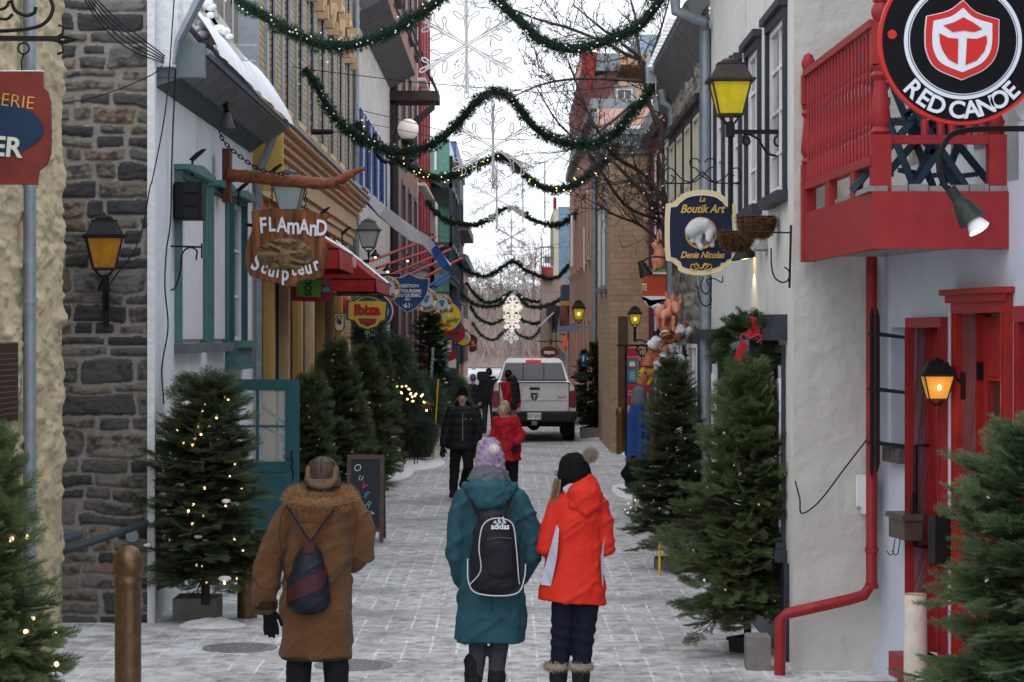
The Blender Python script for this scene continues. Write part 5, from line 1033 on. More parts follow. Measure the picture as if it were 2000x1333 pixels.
for i in range(7): x0 = B.x-.02+i*.127; mb.box(x0, x0+.12, 14.76+.01*(i % 2), 17.3, zt+.002, zt+.035+.006*((i*7) % 3))
mb.build('deck_boards', M('grey_deck', (.22, .23, .24), .8, .25, 10, .3), bc)
def turned(x, y, z0, z1, r, name='baluster', parent=bc, sq=.0):
    H = z1-z0; p = [(r, 0), (r, .18), (r*.6, .20), (r*1.1, .23), (r*.7, .26), (r*1.15, .30), (r*1.1, .40), (r*.8, .55), (r*.75, .62), (r*1.1, .66), (r*.7, .69), (r*1.05, .72), (r, .75), (r, 1)]
    return MB().lathe([(a, b*H) for a, b in p], (x, y, z0), 8).build(name, redp, parent, smooth=35)
nb = 20; base = None
for i in range(nb):
    t_ = (i+.8)/(nb+.6); p = A.lerp(B, t_)
    if base is None: base = turned(p.x+.02, p.y, zt+.22, zt+1.02, .0135); p0 = p
    else: c_ = base.copy(); COL.objects.link(c_); c_.parent = bc; c_.location = base.location+(p-p0)
def post(p, h, r, name='post'):
    m_ = MB(); m_.box(p.x-r, p.x+r, p.y-r, p.y+r, zt-.36, zt+.36); H = h
    m_.lathe([(r*.8, .361), (r*1.05, .38), (r*.75, .41), (r*1.1, .45), (r*.95, .55), (r*.65, .70), (r*1.05, .735), (r*.8, .76), (r*1.05, .79), (r*.9, .80)], (p.x, p.y, zt), 14); m_.box(p.x-r*.98, p.x+r*.98, p.y-r*.98, p.y+r*.98, zt+.802, zt+H)
    m_.lathe([(r*.8, H+.001), (r*.6, H+.02), (r*.7, H+.03), (r*.98, H+.07), (r*.98, H+.1), (r*.6, H+.15), (.002, H+.165)], (p.x, p.y, zt), 16); return m_.build(name, redp, bc, smooth=35)
post(A+Vector((.035, .0, 0)), 1.02, .052); post(B+Vector((.065, .03, 0)), 1.05, .06); post(C+Vector((-.06, .03, 0)), 1.05, .055)
pm = B+Vector((.065, .03, 0)); MB().tube([(pm.x, pm.y, zt+1.2), (pm.x, pm.y, zt+2.2)], .05, 12).build('canopy_post', redp, bc); MB().bar((pm.x, pm.y, zt+1.35), (2.2, 17.2, zt+2.1), .05, .08).build('canopy_brace', redp, bc)
mb = MB(); sag = [A.lerp(B, t_)+Vector((.03, 0, zt+1.05+.0*t_)) for t_ in (0, .5, 1)]; mb.bar(tuple(A+Vector((.03, 0, zt+1.03))), tuple(B+Vector((.03, 0, zt+1.06))), .08, .05); mb.bar(tuple(A+Vector((.03, 0, zt+.2))), tuple(B+Vector((.03, 0, zt+.2))), .07, .06); mb.build('side_rail', redp, bc)
mb = MB(); mb.bar(tuple(B+Vector((.06, .03, zt+.33))), tuple(C+Vector((-.06, .03, zt+.33))), .06, .055); mb.bar(tuple(B+Vector((.06, .03, zt+.98))), tuple(C+Vector((-.06, .03, zt+.98))), .08, .06); mb.build('front_rail', redp, bc)
for x in (2.60, 2.70, 2.77, 2.88, 2.96): turned(x, 14.83, zt+.33, zt+.98, .026)
for t_ in (.38, .75): p = A.lerp(B, t_); MB().box(p.x, p.x+.06, p.y-.1, p.y+.1, zt, zt+.2).build('rail_block', redp, bc)
# folding bistro chairs and table
bch = M('navy_slats', (.022, .05, .085), .5, .2)
def fold_chair(x, y, rot, lab):
    t = T('folding_chair', lab, 'chair', (x, y, zt+.04), 'blue folding chairs on the balcony'); t.rotation_euler = (0, 0, rot)
    for s_ in (-.19, .19):
        MB().bar((s_, -.2, 0), (s_, .16, .88), .025, .045).build('leg', bch, t, local=True); MB().bar((s_*.85, .24, 0), (s_*.85, -.2, .46), .025, .045).build('leg', bch, t, local=True)
    m_ = MB(); 
    for i in range(6): m_.box(-.19, .19, -.2+i*.065, -.15+i*.065, .44, .46)
    m_.build('seat', bch, t, local=True); m_ = MB()
    for z in (.58, .68, .78): m_.box(-.19, .19, .05+z*.1, .07+z*.1, z, z+.05)
    m_.build('backrest', bch, t, local=True); MB().bar((-.19, .1, .12), (.19, .1, .12), .03).bar((-.19, -.1, .12), (.19, -.1, .12), .03).build('stretcher', bch, t, local=True)
fold_chair(2.50, 15.35, R(60), 'blue slatted folding chair nearest the turned corner post'); fold_chair(2.92, 15.6, R(-70), 'blue slatted folding chair nearest the house wall on the balcony')
ft = T('folding_table', 'small blue slatted table between the balcony chairs', 'table', (2.74, 15.2, zt+.04)); m_ = MB()
for i in range(6): m_.box(-.19+i*.065, -.14+i*.065, -.19, .19, .50, .52)
m_.build('table_top', bch, ft, local=True)
for a, b in ((-.17, .17), (.17, -.17)): MB().bar((a, -.15, 0), (b, -.15, .5), .03, .04).build('leg', bch, ft, local=True); MB().bar((a, .15, 0), (b, .15, .5), .03, .04).build('leg', bch, ft, local=True)
# round sign and gooseneck lamp
Y = 13.2; k = Y/F; rs = T('round_sign', 'big round black sign with red rim and white and red shield, lettered RED CANOE', 'sign', P(1880, 243, Y)); fr = FC(0, Y, 0); ccx, ccy = 1880, 80
cu, cv = (ccx-1000)*k, ZZ(ccy, Y)
def disc(r, w0, w1, name, mat, n=72): return MB(fr).prism([(cu+r*k*math.cos(a), cv+r*k*math.sin(a)) for a in np.linspace(0, 2*math.pi, n, endpoint=False)], w0, w1).build(name, mat, rs)
sred = M('sign_bright_red', (.52, .02, .015), .35, .08); sblk = M('sign_gloss_black', (.006, .007, .009), .6, .2, spec=.08); swh = M('sign_white2', (.62, .66, .72), .4, .04)
disc(164, -.05, 0, 'rim', sred); disc(157, 0, .006, 'black_face', sblk); disc(115, .006, .012, 'outer_ring', swh); disc(107.5, .012, .014, 'ring_gap', sblk); disc(106, .014, .016, 'inner_ring', swh); disc(104, .016, .018, 'centre', sblk)
MB(fr).prism([(cu+(-138+9*math.cos(a))*k, cv+(12+9*math.sin(a))*k) for a in np.linspace(0, 6.283, 20, endpoint=False)], 0, .012).build('red_dot', sred, rs)
S = spline([(1878, 2), (1850, 22), (1807, 33)], 4)[:-1]+[(1807, 33)]+spline([(1804, 60), (1806, 100), (1825, 135), (1875, 158)], 5)+spline([(1878, 158), (1925, 135), (1947, 100), (1950, 40)], 5)+spline([(1948, 39), (1905, 25), (1880, 2)], 4)
MB(fr).prism(PXP(S, Y), 0, .03).build('shield_edge', swh, rs); MB(fr).prism(PXP(shr(S, .975, 1878, 82), Y), 0, .034).build('shield_red', sred, rs)
MB(fr).prism(PXP(shr(S, .80, 1878, 82), Y), 0, .038).build('shield_white', swh, rs)
for pts in ([(1840, 52), (1860, 46), (1879, 36), (1898, 46), (1916, 59), (1900, 65), (1880, 62), (1858, 65)], [(1832, 67), (1850, 76), (1869, 78), (1868, 128), (1850, 118), (1838, 100), (1833, 84)], [(1924, 71), (1905, 78), (1886, 77), (1883, 129), (1905, 120), (1920, 102), (1925, 85)]): MB(fr).prism(PXP(pts, Y), 0, .042).build('shield_panel', sred, rs)
tex('RED', 34*1.38*k, fr, swh, rs, cu, cv, .008, arc=(-137*k, R(180+46), R(-12)), off=.003, ext=.008); tex('CANOE', 34*1.38*k, fr, swh, rs, cu, cv, .008, arc=(-137*k, R(180+5), R(-12.2)), off=.003, ext=.008)
gnk = T('gooseneck_lamp', 'black gooseneck lamp with lit reflector bulb beneath the round sign', 'lamp', P(1910, 460, 13.4)); Y = 13.4
MB().tube(spline([tuple(P(a, b, Y)) for a, b in ((2040, 252), (1960, 252), (1905, 253), (1862, 262), (1840, 290), (1834, 330), (1845, 362), (1857, 372))], 6), .017, 10).build('neck', black, gnk, smooth=60)
MB().tube([tuple(P(1855, 368, Y)), tuple(P(1875, 395, Y))], .035, 12).tube([tuple(P(1872, 392, Y)), tuple(P(1882, 405, Y-.02)), tuple(P(1900, 432, Y-.04))], [.04, .06, .085], 14).build('shade', M('green_black', (.02, .03, .025), .4, .4, 30, stain=((.10, .28, .10), 12, .66)), gnk, smooth=40)
MB().tube([tuple(P(1898, 425, Y-.05)), tuple(P(1905, 436, Y-.06)), tuple(P(1913, 448, Y-.07))], [.03, .05, .066], 14).build('reflector', whitep, gnk, smooth=40); MB().tube([tuple(P(1913, 448, Y-.07)), tuple(P(1914.5, 450, Y-.072)), tuple(P(1916, 452.5, Y-.074))], [.064, .05, .01], 14).build('bulb', bulbm, gnk)
MB(FC(0, 13.5, 0)).prism(PXP([(1958, 190), (2010, 172), (2010, 232), (1985, 240), (1975, 228)], 13.5), -.2, .15).build('gutter_end', M('white_gutter', (.5, .52, .5), .5, .15), None, 'white gutter end entering at the upper right edge beside the round sign', 'gutter')
# ---------------------------------------------------------------- right: grey-white plaster house with tall windows
XR = 2.12; gh = T('grey_plaster_house', 'grey plaster house with beige end wall and tall dark-framed windows', 'house', (XR, 17.6, 0)); frg = FRt(XR, 0, 0)
ops = []
for (a, b, yt, yb_) in ((1541, 1500, 28, 390), (1490, 1459, 85, 375), (1452, 1430, 128, 350), (1418, 1398, 150, 350)):
    y0, y1 = WX(XR, a)+.16, WX(XR, b)-.12; ops.append((y0, y1, 3.62, 4.98))
low = [(1536, 1492), (1476, 1425), (1414, 1392)]
for i, (a, b) in enumerate(low): y0, y1 = WX(XR, a)+.1, WX(XR, b)-.1; ops.append((y0, y1, .9, 2.36 if i == 0 else 2.3))
wall(gh, frg, 17.62, 25.2, -.1, 6.6, ops, palepl, D=.5)
hx, hz = np.meshgrid(np.linspace(-.02, .85, 80), np.linspace(-.05, 6.6, 300)); gridmesh('end_wall', FC(XR, 17.6, 0), hx, hz, .035*fbm(hx*3, hz*2.2, 5, 6)+.02*np.clip(1-np.abs(hx)/.06, 0, 1)*0+.02+.05*np.clip((.75-hz)*.8, 0, .4), greypl, gh)
for i, o in enumerate(ops):
    up = i < 4; w_ = window(gh, frg, *o, slate, 2, 4 if up else 3, cw=.06, pr=.035 if up else .03, d=-.03 if up else -.06, gm=glassl if up else glass, sm=slate, sp=.05, sash=whitep)
    if up: MB(frg).box(o[0]-.08, o[1]+.08, o[3]+.06, o[3]+.12, 0, .08).build('head', slate, w_)
    else:
        y0, y1 = o[0], o[1]; m_ = MB(frg)
        for s_ in (y0+.04, y1-.3): m_.box(s_, s_+.26, .95, o[3]-.1, -.04, .02); m_.bbox(s_+.05, s_+.21, 1.0, o[3]-.2, .02, .035, .008)
        m_.build('folding_shutter', whitep, w_)
MB(frg).box(WX(XR, 1538), WX(XR, 1380), 2.46, 2.56, 0, .13).box(WX(XR, 1538), WX(XR, 1380), .75, .84, 0, .1).build('shopfront_cornice', slate, gh); MB(frg).box(WX(XR, 1538), WX(XR, 1487), 2.56, 2.66, 0, .1).build('shopfront_head', slate, gh)
m_ = MB(frg); 
for px in (1484, 1420): m_.box(WX(XR, px)-.06, WX(XR, px)+.06, .1, 2.46, 0, .09)
m_.box(18, 25, .0, .75, 0, .04); m_.build('shopfront_pilaster', navyp, gh)
pipe(gh, [(XR-.06, 25.1, 0), (XR-.06, 25.1, ZZ(60, 25.1)), (XR-.1, 24.9, ZZ(45, 25)), tuple(P(1320, 22, 24.9)), tuple(P(1317, -30, 24.9))], .06, galv)
MB(frg).add([(23, 6.2, 0), (25.3, 6.2, 0), (25.3, 6.45, .35), (23, 6.45, .35), (23, 6.3, 0), (25.3, 6.3, 0), (25.3, 6.55, .35), (23, 6.55, .35)], [(0, 1, 2, 3), (4, 5, 6, 7), (0, 4, 7, 3), (1, 5, 6, 2), (2, 3, 7, 6)]).build('eave', eavem, gh)
# hanging baskets, bell lamps, empty bracket
coir = leafmat('coir_fibre', (.15, .075, .032), .5)
def basket(px, py, Y, r, lab):
    t = T('hanging_basket', lab, 'basket', P(px, py+r*F/Y, Y), 'empty coir hanging baskets'); rnd = np.random.default_rng(int(px)); n = 5200
    th = rnd.uniform(0, 2*np.pi, n); ph = rnd.uniform(0, 1, n); rr = r*np.cos(ph*1.45)**.55; z = -r*1.05*np.sin(ph*1.45); lob = 1+.07*np.sin(th*7+ph*9)
    Pc = np.stack([rr*np.cos(th)*lob, rr*np.sin(th)*lob, z], -1); d = rnd.normal(0, 1, (n, 3)); d /= np.linalg.norm(d, axis=1)[:, None]; L = rnd.uniform(.02, .05, n)[:, None]*np.where(ph < .08, 1.6, 1)[:, None]
    s_ = np.cross(d, rnd.normal(0, 1, (n, 3))); s_ /= np.linalg.norm(s_, axis=1)[:, None]
    V = np.stack([Pc-s_*.003, Pc+s_*.003, Pc+d*L], 1).reshape(-1, 3); npmesh('coir_fibres', V, np.arange(3*n).reshape(-1, 3), coir, t)
    a, b = np.meshgrid(np.linspace(0, 2*np.pi, 40), np.linspace(0, 1.45, 14)); lb = 1+.09*np.sin(a*7+b*7); RR = r*.97*np.cos(b)**.55*lb; V = np.stack([RR*np.cos(a), RR*np.sin(a), -r*1.02*np.sin(b)], -1).reshape(-1, 3); i = np.arange(40*14).reshape(14, 40)
    o = npmesh('coir_liner', V, np.stack([i[:-1, :-1], i[:-1, 1:], i[1:, 1:], i[1:, :-1]], -1).reshape(-1, 4), M('coir', (.12, .055, .025), .95, .5, 12, 1, 30, bd=.03), t); o.data.shade_smooth()
    w_ = MB(); w_.tube([(r*1.04*math.cos(x), r*1.04*math.sin(x), .01) for x in np.linspace(0, 6.283, 24, endpoint=False)], .006, 5, closed=True)
    for k in range(10): x = k*.628; w_.tube([(r*1.08*math.cos(x)*math.cos(b)**.55, r*1.08*math.sin(x)*math.cos(b)**.55, -r*1.1*math.sin(b)) for b in np.linspace(0, 1.45, 8)], .004, 4)
    w_.build('wire_frame', black, t, local=True); return t
basket(1478, 392, 18.7, .142, 'larger brown coir hanging basket, nearer the window sill'); basket(1438, 424, 20.0, .138, 'lower brown coir hanging basket touching the edge of the bear sign')
bx = MB(FC(0, 19, 0)); bx.prism(PXP([(1508, 382), (1530, 378), (1534, 400), (1512, 407)], 19), -.1, .08); bx.build('junction_box', M('box_grey', (.07, .075, .08), .5, .1), None, 'small dark box under the nearest tall window by the baskets', 'box')
def bell(px, py, Y, lab, mat, lit=False, s_=1):
    t = T('bell_lamp', lab, 'lamp', P(px, py, Y)); k = .085*s_
    MB().lathe([(k*.25, k*2.2), (k*.35, k*1.9), (k*.35, k*1.2), (k*.7, k*.6), (k*1.2, 0), (k*1.15, -.01), (k*.3, k*.8)], (0, 0, 0), 18).build('shade', mat, t, local=True, smooth=40)
    if lit: MB().lathe([(.002, -.012), (k*.9, -.004), (k*.8, .02)], (0, 0, 0), 16).build('bulb', bulbm, t, local=True)
    MB().tube([(0, 0, k*2.2), (0.02, 0, k*2.7), (.12, .1, k*2.9)], .01, 6).build('arm', black, t, local=True); return t
b1 = bell(1455, 504, 20.6, 'black bell lamp with a lit bulb below the hanging baskets', black, True, 1.2); b1.rotation_euler = (0, R(-10), 0); bell(1499, 488, 19.6, 'grey unlit bell lamp right of the lit one', M('pale_grey_shade', (.20, .21, .22), .5, .1), False, 1.15)
lb = bpy.data.lights.new('bell_light', 'SPOT'); lb.energy = 5; lb.color = (1, .75, .4); lb.spot_size = R(110); lbo = bpy.data.objects.new('bell_light', lb); COL.objects.link(lbo); lbo.parent = b1; lbo.location = (0, 0, -.04); lbo.rotation_euler = (0, R(25), 0)
Y = 17.75; q = lambda a, b: tuple(P(a, b, Y)); m_ = MB(); m_.tube([q(1545, 440), q(1542, 563)], .009, 6); m_.tube([q(1545, 455), q(1462, 453)], .007, 6); m_.tube(spline([q(1506, 485), q(1507, 520), q(1513, 542), q(1528, 552), q(1540, 546), q(1541, 530), q(1532, 522)], 6), .006, 6); m_.build('iron_bracket', black, None, 'empty scrolled iron bracket on the corner right of the baskets', 'bracket')
# big street lantern on bracket
Y = 19; gl2 = lantern('street_lantern', 'large street lantern with yellow-green glass on a scrolled bracket', 1426, 193, Y, .265, yellowg, M('lantern_brown', (.045, .035, .032), .55, .3), sq=.98)
MB().tube([(0, 0, -.10), (0, 0, .06)], .035, 8).build('lamp_holder', M('ballast', (.25, .24, .02), .5, .2), gl2, local=True)
q = lambda a, b: tuple(P(a, b, Y)-P(1426, 193, Y)); m_ = MB(); m_.box(-.035, .035, -.035, .035, q(0, 268)[2], q(0, 245)[2]); m_.tube([(-.0, 0, q(0, 268)[2]), (0, 0, q(0, 420)[2])], .018, 8); m_.bar(q(1430, 258), q(1545, 258), .03, .035); m_.tube([q(1546, 244), q(1548, 250), q(1545, 256), q(1545, 324)], .013, 6)
m_.tube(spline([q(1452, 272), q(1460, 268), q(1464, 278), q(1458, 284), q(1452, 278), q(1456, 262), q(1480, 272), q(1500, 300), q(1530, 304), q(1545, 290), q(1543, 268), q(1527, 262), q(1514, 270), q(1514, 282), q(1524, 286), q(1530, 278)], 6), .010, 6); m_.build('bracket', black, gl2, local=True)
# bear sign
Y = 21.2; k = Y/F; bs = T('painted_sign', 'navy and cream art shop sign with carved white bear and gold script', 'sign', P(1370, 538, Y)); fr = FC(0, Y, 0)
O = spline([(1322, 388), (1340, 376), (1370, 371), (1400, 375), (1417, 386)], 4)+spline([(1418, 387), (1423, 394), (1430, 398), (1436, 400)], 3)+spline([(1437, 401), (1439, 440), (1439, 480), (1437, 512)], 3)+spline([(1436, 513), (1428, 516), (1423, 522)], 3)+[(1413, 523), (1413, 528)]+spline([(1405, 533), (1370, 539), (1335, 534), (1325, 528)], 3)+[(1324, 521)]+spline([(1318, 517), (1312, 512), (1302, 510)], 3)+spline([(1301, 508), (1299, 480), (1299, 430), (1301, 398)], 3)+spline([(1303, 398), (1315, 396), (1321, 389)], 3)
MB(fr).prism(PXP(O, Y), -.05, 0).build('board', cream, bs, bevel=.004); MB(fr).prism(PXP(shr(O, .885, 1369, 455), Y), 0, .003).build('white_line', whitep, bs); MB(fr).prism(PXP(shr(O, .87, 1369, 455), Y), 0, .007).build('navy_face', M('deep_navy', (.010, .016, .045), .4, .2), bs)
cu, cv = (1369-1000)*k, ZZ(456, Y); MB(fr).tube([(cu+29*k*math.cos(a), cv+29*k*math.sin(a), .012) for a in np.linspace(0, 6.283, 32, endpoint=False)], .012, 8, closed=True).build('gold_ring', gold, bs, smooth=60)
MB(fr).prism([(cu+28*k*math.cos(a), cv+28*k*math.sin(a)) for a in np.linspace(0, 6.283, 32, endpoint=False)], .007, .009).build('ring_centre', M('ring_centre', (.22, .22, .22), .8, .3, 20), bs)
bear = MB(); BP = lambda a, b, w_=.03: tuple(P(a, b, Y-w_))
bear.cap([BP(1352, 452), BP(1362, 443), BP(1378, 442), BP(1388, 452)], [.068, .078, .072, .05], 12); bear.cap([BP(1352, 460), BP(1352, 472)], [.03, .022], 8); bear.cap([BP(1366, 460), BP(1364, 474), BP(1369, 484, .05)], [.035, .028, .028], 8); bear.cap([BP(1385, 458), BP(1390, 472), BP(1391, 479, .05)], [.03, .024, .026], 8); bear.cap([BP(1386, 456, .06), BP(1384, 468, .09)], [.045, .028], 10); bear.ball(BP(1390, 445, .06), .014, 8); bear.ball(BP(1376, 448, .07), .012, 8)
def remesh(mb, vox, name, mat, parent, sm=2, disp=None, dec=0):
    me = bpy.data.meshes.new('tmp'); me.from_pydata([tuple(p) for p in mb.v], [], mb.f); b = bmesh.new(); b.from_mesh(me); bmesh.ops.recalc_face_normals(b, faces=b.faces); b.to_mesh(me); b.free()
    o = bpy.data.objects.new('tmp', me); COL.objects.link(o); m_ = o.modifiers.new('r', 'REMESH'); m_.mode = 'VOXEL'; m_.voxel_size = vox; s_ = o.modifiers.new('s', 'SMOOTH'); s_.factor = .5; s_.iterations = sm
    bpy.context.view_layer.update(); r = bpy.data.meshes.new_from_object(o.evaluated_get(bpy.context.evaluated_depsgraph_get())); bpy.data.objects.remove(o); r.materials.clear()
    if disp: 
        n_ = len(r.vertices); co = np.empty(n_*3, np.float32); no = np.empty(n_*3, np.float32); r.vertices.foreach_get('co', co); r.vertex_normals.foreach_get('vector', no); co = co.reshape(-1, 3); no = no.reshape(-1, 3); co = co+no*disp(co, no)[:, None].astype(np.float32); r.vertices.foreach_set('co', co.ravel())
    o0 = wloc(parent) if parent else Vector((0, 0, 0)); r.transform(Matrix.Translation(-o0)); r.shade_smooth(); r.update(); return link(name, r, mat, parent)
remesh(bear, .008, 'carved_bear', M('carved_white', (.50, .52, .55), .6, .1, 9, .3, 30), bs, 1)
for s_, y, h, sh_ in (('La', 390, 11, .3), ('Boutik Art', 409, 17, .35), ('Denis Nicolas', 499, 13, .35)): tex(s_, h*1.35*k, fr, gold, bs, (1371-1000)*k, ZZ(y, Y), .012, ext=.004, shear=sh_, off=.002 if h > 12 else .001, sx=.86)
m_ = MB(fr)
for s_ in (-1, 1): m_.tube(spline([(cu+s_*a*k, ZZ(b, Y), .012) for a, b in ((0, 526), (8, 518), (18, 517), (20, 524), (12, 527), (4, 522), (8, 515), (14, 519), (10, 523))], 5), .005, 5)
m_.build('gold_scroll', gold, bs)
m_ = MB(); q = lambda a, b, Yo=0: tuple(P(a, b, Y+.02+Yo)); 
for s_ in (-1, 1):
    X_ = lambda a: 1372+s_*a
    m_.tube(spline([q(X_(0), 346), q(X_(12), 330), q(X_(22), 326), q(X_(24), 314), q(X_(12), 310), q(X_(4), 318)], 6), .006, 5); m_.tube(spline([q(X_(2), 346), q(X_(20), 356), q(X_(40), 350), q(X_(60), 330), q(X_(72), 332), q(X_(74), 352), q(X_(62), 358), q(X_(56), 348), q(X_(62), 342)], 6), .006, 5); m_.tube([q(X_(0), 336), q(X_(24), 358), q(X_(76), 359)], .007, 5)
m_.tube([q(1330, 358), q(1330, 378)], .008, 5); m_.tube([q(1410, 358), q(1410, 380)], .008, 5); m_.tube(spline([q(1374, 541), q(1368, 560), q(1378, 575), q(1388, 562), q(1380, 548), q(1395, 545), q(1410, 552), q(1412, 540)], 5), .006, 5); m_.tube(spline([q(1362, 560), q(1368, 590), q(1380, 598), q(1389, 590), q(1388, 575)], 5), .007, 5); m_.tube([q(1389, 540), q(1388, 605)], .007, 5); m_.build('scroll_bracket', black, bs)
# wreath at the shop window
wr = T('wreath', 'evergreen wreath with red velvet bow and pine cones on the shopfront', 'wreath', P(1462, 725, 19.6)); 
# ---------------------------------------------------------------- right: rubble stone house and beyond
sh2 = T('rubble_house', 'grey rubble stone house with dark board eave and narrow windows', 'house', (2.1, 25.3, 0)); f2_ = FRt(2.13, 0, 0)
X, Z, h, C = stone_grid(6.0, 6.1, 5, res=.03, rmin=.12, rmax=.3, wmin=.2, wmax=.7, palette=[(.22, .20, .18), (.28, .26, .23), (.16, .15, .145), (.32, .29, .25)], mortar=(.40, .38, .34)); ops = [(25.9+i*1.32, 26.75+i*1.32, 3.55, 4.95) for i in range(4)]
gridmesh('stone_wall', FRt(2.13, 25.25, 0), X, Z, h*1.2, stonem, sh2, C); MB(f2_).box(25.25, 31.2, -.1, 5.7, -4, -.02).build('core', concrete, sh2)
for i, o in enumerate(ops): 
    w_ = window(sh2, f2_, *o, M('brown_black', (.03, .025, .025), .5, .2), 2, 2, cw=.12, pr=.07, d=.05, gm=M('cream_blind', (.5, .47, .38), .6, .1), sash=MATS['cream_blind']); MB(f2_).box(o[0]-.14, o[1]+.14, o[3]+.12, o[3]+.2, 0, .13).build('head', MATS['brown_black'], w_)
for i in range(2): window(sh2, f2_, 26.2+i*2.4, 27.6+i*2.4, .9, 2.4, slate, 2, 2, cw=.12, pr=.07, d=.05)
mb = MB(f2_)
for k in range(14): a = 25.3+6.1*k/14; mb.add([(a, 5.5, 0), (a+.42, 5.5, 0), (a+.42, 6.0, .26), (a, 6.0, .26), (a, 5.56, 0), (a+.42, 5.56, 0), (a+.42, 6.06, .26), (a, 6.06, .26)], [(0, 1, 2, 3), (4, 5, 6, 7), (0, 4, 7, 3), (1, 5, 6, 2), (2, 3, 7, 6)])
mb.build('eave', eavem, sh2); MB(f2_).add([(25.3, 6.07, .28), (31.4, 6.07, .28), (31.4, 8.4, -2), (25.3, 8.4, -2)], [(0, 1, 2, 3)]).build('roof', MATS['roof_metal'], sh2)
MB(f2_).prism([(31.3, 5.85), (31.55, 5.95), (31.55, 6.15), (31.3, 6.2)], .14, .34).build('gutter_end', M('gutter_blue', (.35, .42, .5), .4, .1), sh2)
m_ = MB(); rnd = random.Random(3)
for k in range(14): p = P(1278+k*3, 132-k*7, 31.2); m_.ball((p.x, p.y, p.z), (.10, .12, .06+.03*rnd.random()), 8)
m_.build('eave_snow', snow, sh2, smooth=60)
for k, (a, b, l) in enumerate(((1281, 120, .5), (1292, 100, .25), (1297, 112, .35), (1276, 128, .2))): p = P(a, b, 31.2); MB().tube([tuple(p), (p.x, p.y, p.z-l)], [.02, .002], 6).build('icicle', M('ice', (.7, .75, .8), .1, 0, trans=.5), sh2)
pipe(sh2, [tuple(P(1294, 175, 31.1)), tuple(P(1296, 200, 31.1)), tuple(P(1313, 212, 31.1)), tuple(P(1313, 400, 31.1)), (2.08, 31.1, .4)], .06, galv)
mh = T('maroon_house', 'maroon rendered house with white window strip behind the bare tree', 'house', (2.9, 31.3, 0)); fm_ = FRt(2.9, 0, 0)
ops = [(33+i*3.2, 34.5+i*3.2, 1+f_*3.1, 2.9+f_*3.1) for i in range(5) for f_ in range(2)]; wall(mh, fm_, 31.3, 50, -.1, 6.6, ops, M('maroon_render', (.13, .022, .05), .8, .12), D=4)
for o in ops: window(mh, fm_, *o, whitep, 2, 2, cw=.14, gm=glassl)
MB(fm_).box(31.3, 50, 6.6, 6.9, -1, .2).build('cornice', greym, mh)
tb = T('tan_brick_building', 'tan brick corner building with grey cornice, wall facing up the street', 'building', (2.1, 50, 0)); ft_ = FRt(2.1, 0, 0)
MB(FC(0, 50, 0)).box(2.1, 7, -.1, 6.35, -8, 0).build('wall', tbrick, tb); MB(FC(0, 50, 0)).box(2.02, 2.95, 6.35, 6.5, -8.1, .08).box(1.95, 3.0, 6.5, 6.75, -8.2, .16).box(1.9, 3.05, 6.75, 6.85, -8.2, .22).build('cornice', greym, tb); MB(FC(0, 50, 0)).box(1.92, 3.05, 6.86, 6.93, -8.2, .2).build('cornice_snow', snow, tb)
MB(FC(0, 49.98, 0)).box(2.25, 2.45, .1, 2.9, 0, .03).build('side_door', M('tan_dark', (.10, .06, .045), .8, .2), tb)
for y in (52, 54.5): window(tb, ft_, y, y+1.3, 3.6, 5.4, greym, 2, 2, cw=.1, d=.03, pr=.05)
pk = T('pink_building', 'long pink rendered building with brown shutters beyond the tan brick one', 'building', (2.1, 58, 0)); ops = [(59.5+i*3.4, 60.9+i*3.4, z0, z0+1.9) for i in range(8) for z0 in (1.0, 4.6)]
wall(pk, ft_, 58.2, 86, -.1, 8.1, ops, M('pink_render', (.60, .38, .31), .9, .12, 1.2, .2, 10), D=6)
for o in ops: window(pk, ft_, *o, MATS['pink_render'], 2, 2, cw=.05, gm=glassl, sash=MATS['pink_render'])
pipe(pk, [(2.03, 58.1, 0), (2.03, 58.1, 8)], .07, galv); MB(ft_).box(58.2, 86, 8.1, 8.35, -1, .15).build('cornice', greym, pk)
sb = T('salmon_building', 'tall salmon building with red mansard roof rising behind the bare branches', 'building', (3, 88, 0)); Y = 88
MB(FC(0, Y, 0)).box(2.55, 12, -.1, 12, -12, 0).build('wall', M('salmon_render', (.52, .36, .26), .9, .12, 1.5), sb); sal = []
for i in range(2):
    for j in range(2): window(sb, FC(0, Y-.02, 0), 3.9+i*1.3, 4.5+i*1.3, 8.6+j*1.9, 9.8+j*1.9, greym, 2, 2, cw=.1, d=.02, pr=.06)
MB(FC(0, Y, 0)).prism(PXP([(1134, 104), (1166, 104), (1160, 150), (1152, 170), (1136, 132)], Y), -8, .3).build('red_dormer', redb, sb); MB(FC(0, Y, 0)).prism(PXP([(1166, 106), (1210, 106), (1210, 140), (1163, 140)], Y), -8, .25).build('grey_dormer', greym, sb)
MB(FC(0, Y, 0)).prism(PXP([(1122, 185), (1138, 128), (1162, 150), (1205, 142), (1205, 160), (1160, 240), (1140, 330), (1132, 330)], Y), -9, .2).build('mansard', M('mansard_red', (.15, .055, .055), .8, .25, 3), sb)
MB(FC(0, Y, 0)).prism(PXP([(1210, 108), (1330, 108), (1330, 128), (1210, 128)], Y), -8, .3).build('roof_edge', M('roof_tan', (.50, .33, .2), .8, .1), sb)
MB(FC(0, 130, 0)).prism(PXP([(1240, 68), (1310, 68), (1310, 110), (1240, 110)], 130), -8, 0).build('far_block', M('far_blue', (.25, .32, .42), .6, .1), None, 'pale blue roof block far behind the salmon building', 'building')
bb_ = T('blue_building', 'pale blue panelled modern building with cream edge at the far right side', 'building', P(1110, 655, 112)); Y = 112; bp = BRICK('blue_panels', (.22, .34, .46), (.19, .31, .44), (.15, .25, .36), 1.2, .75, .03)
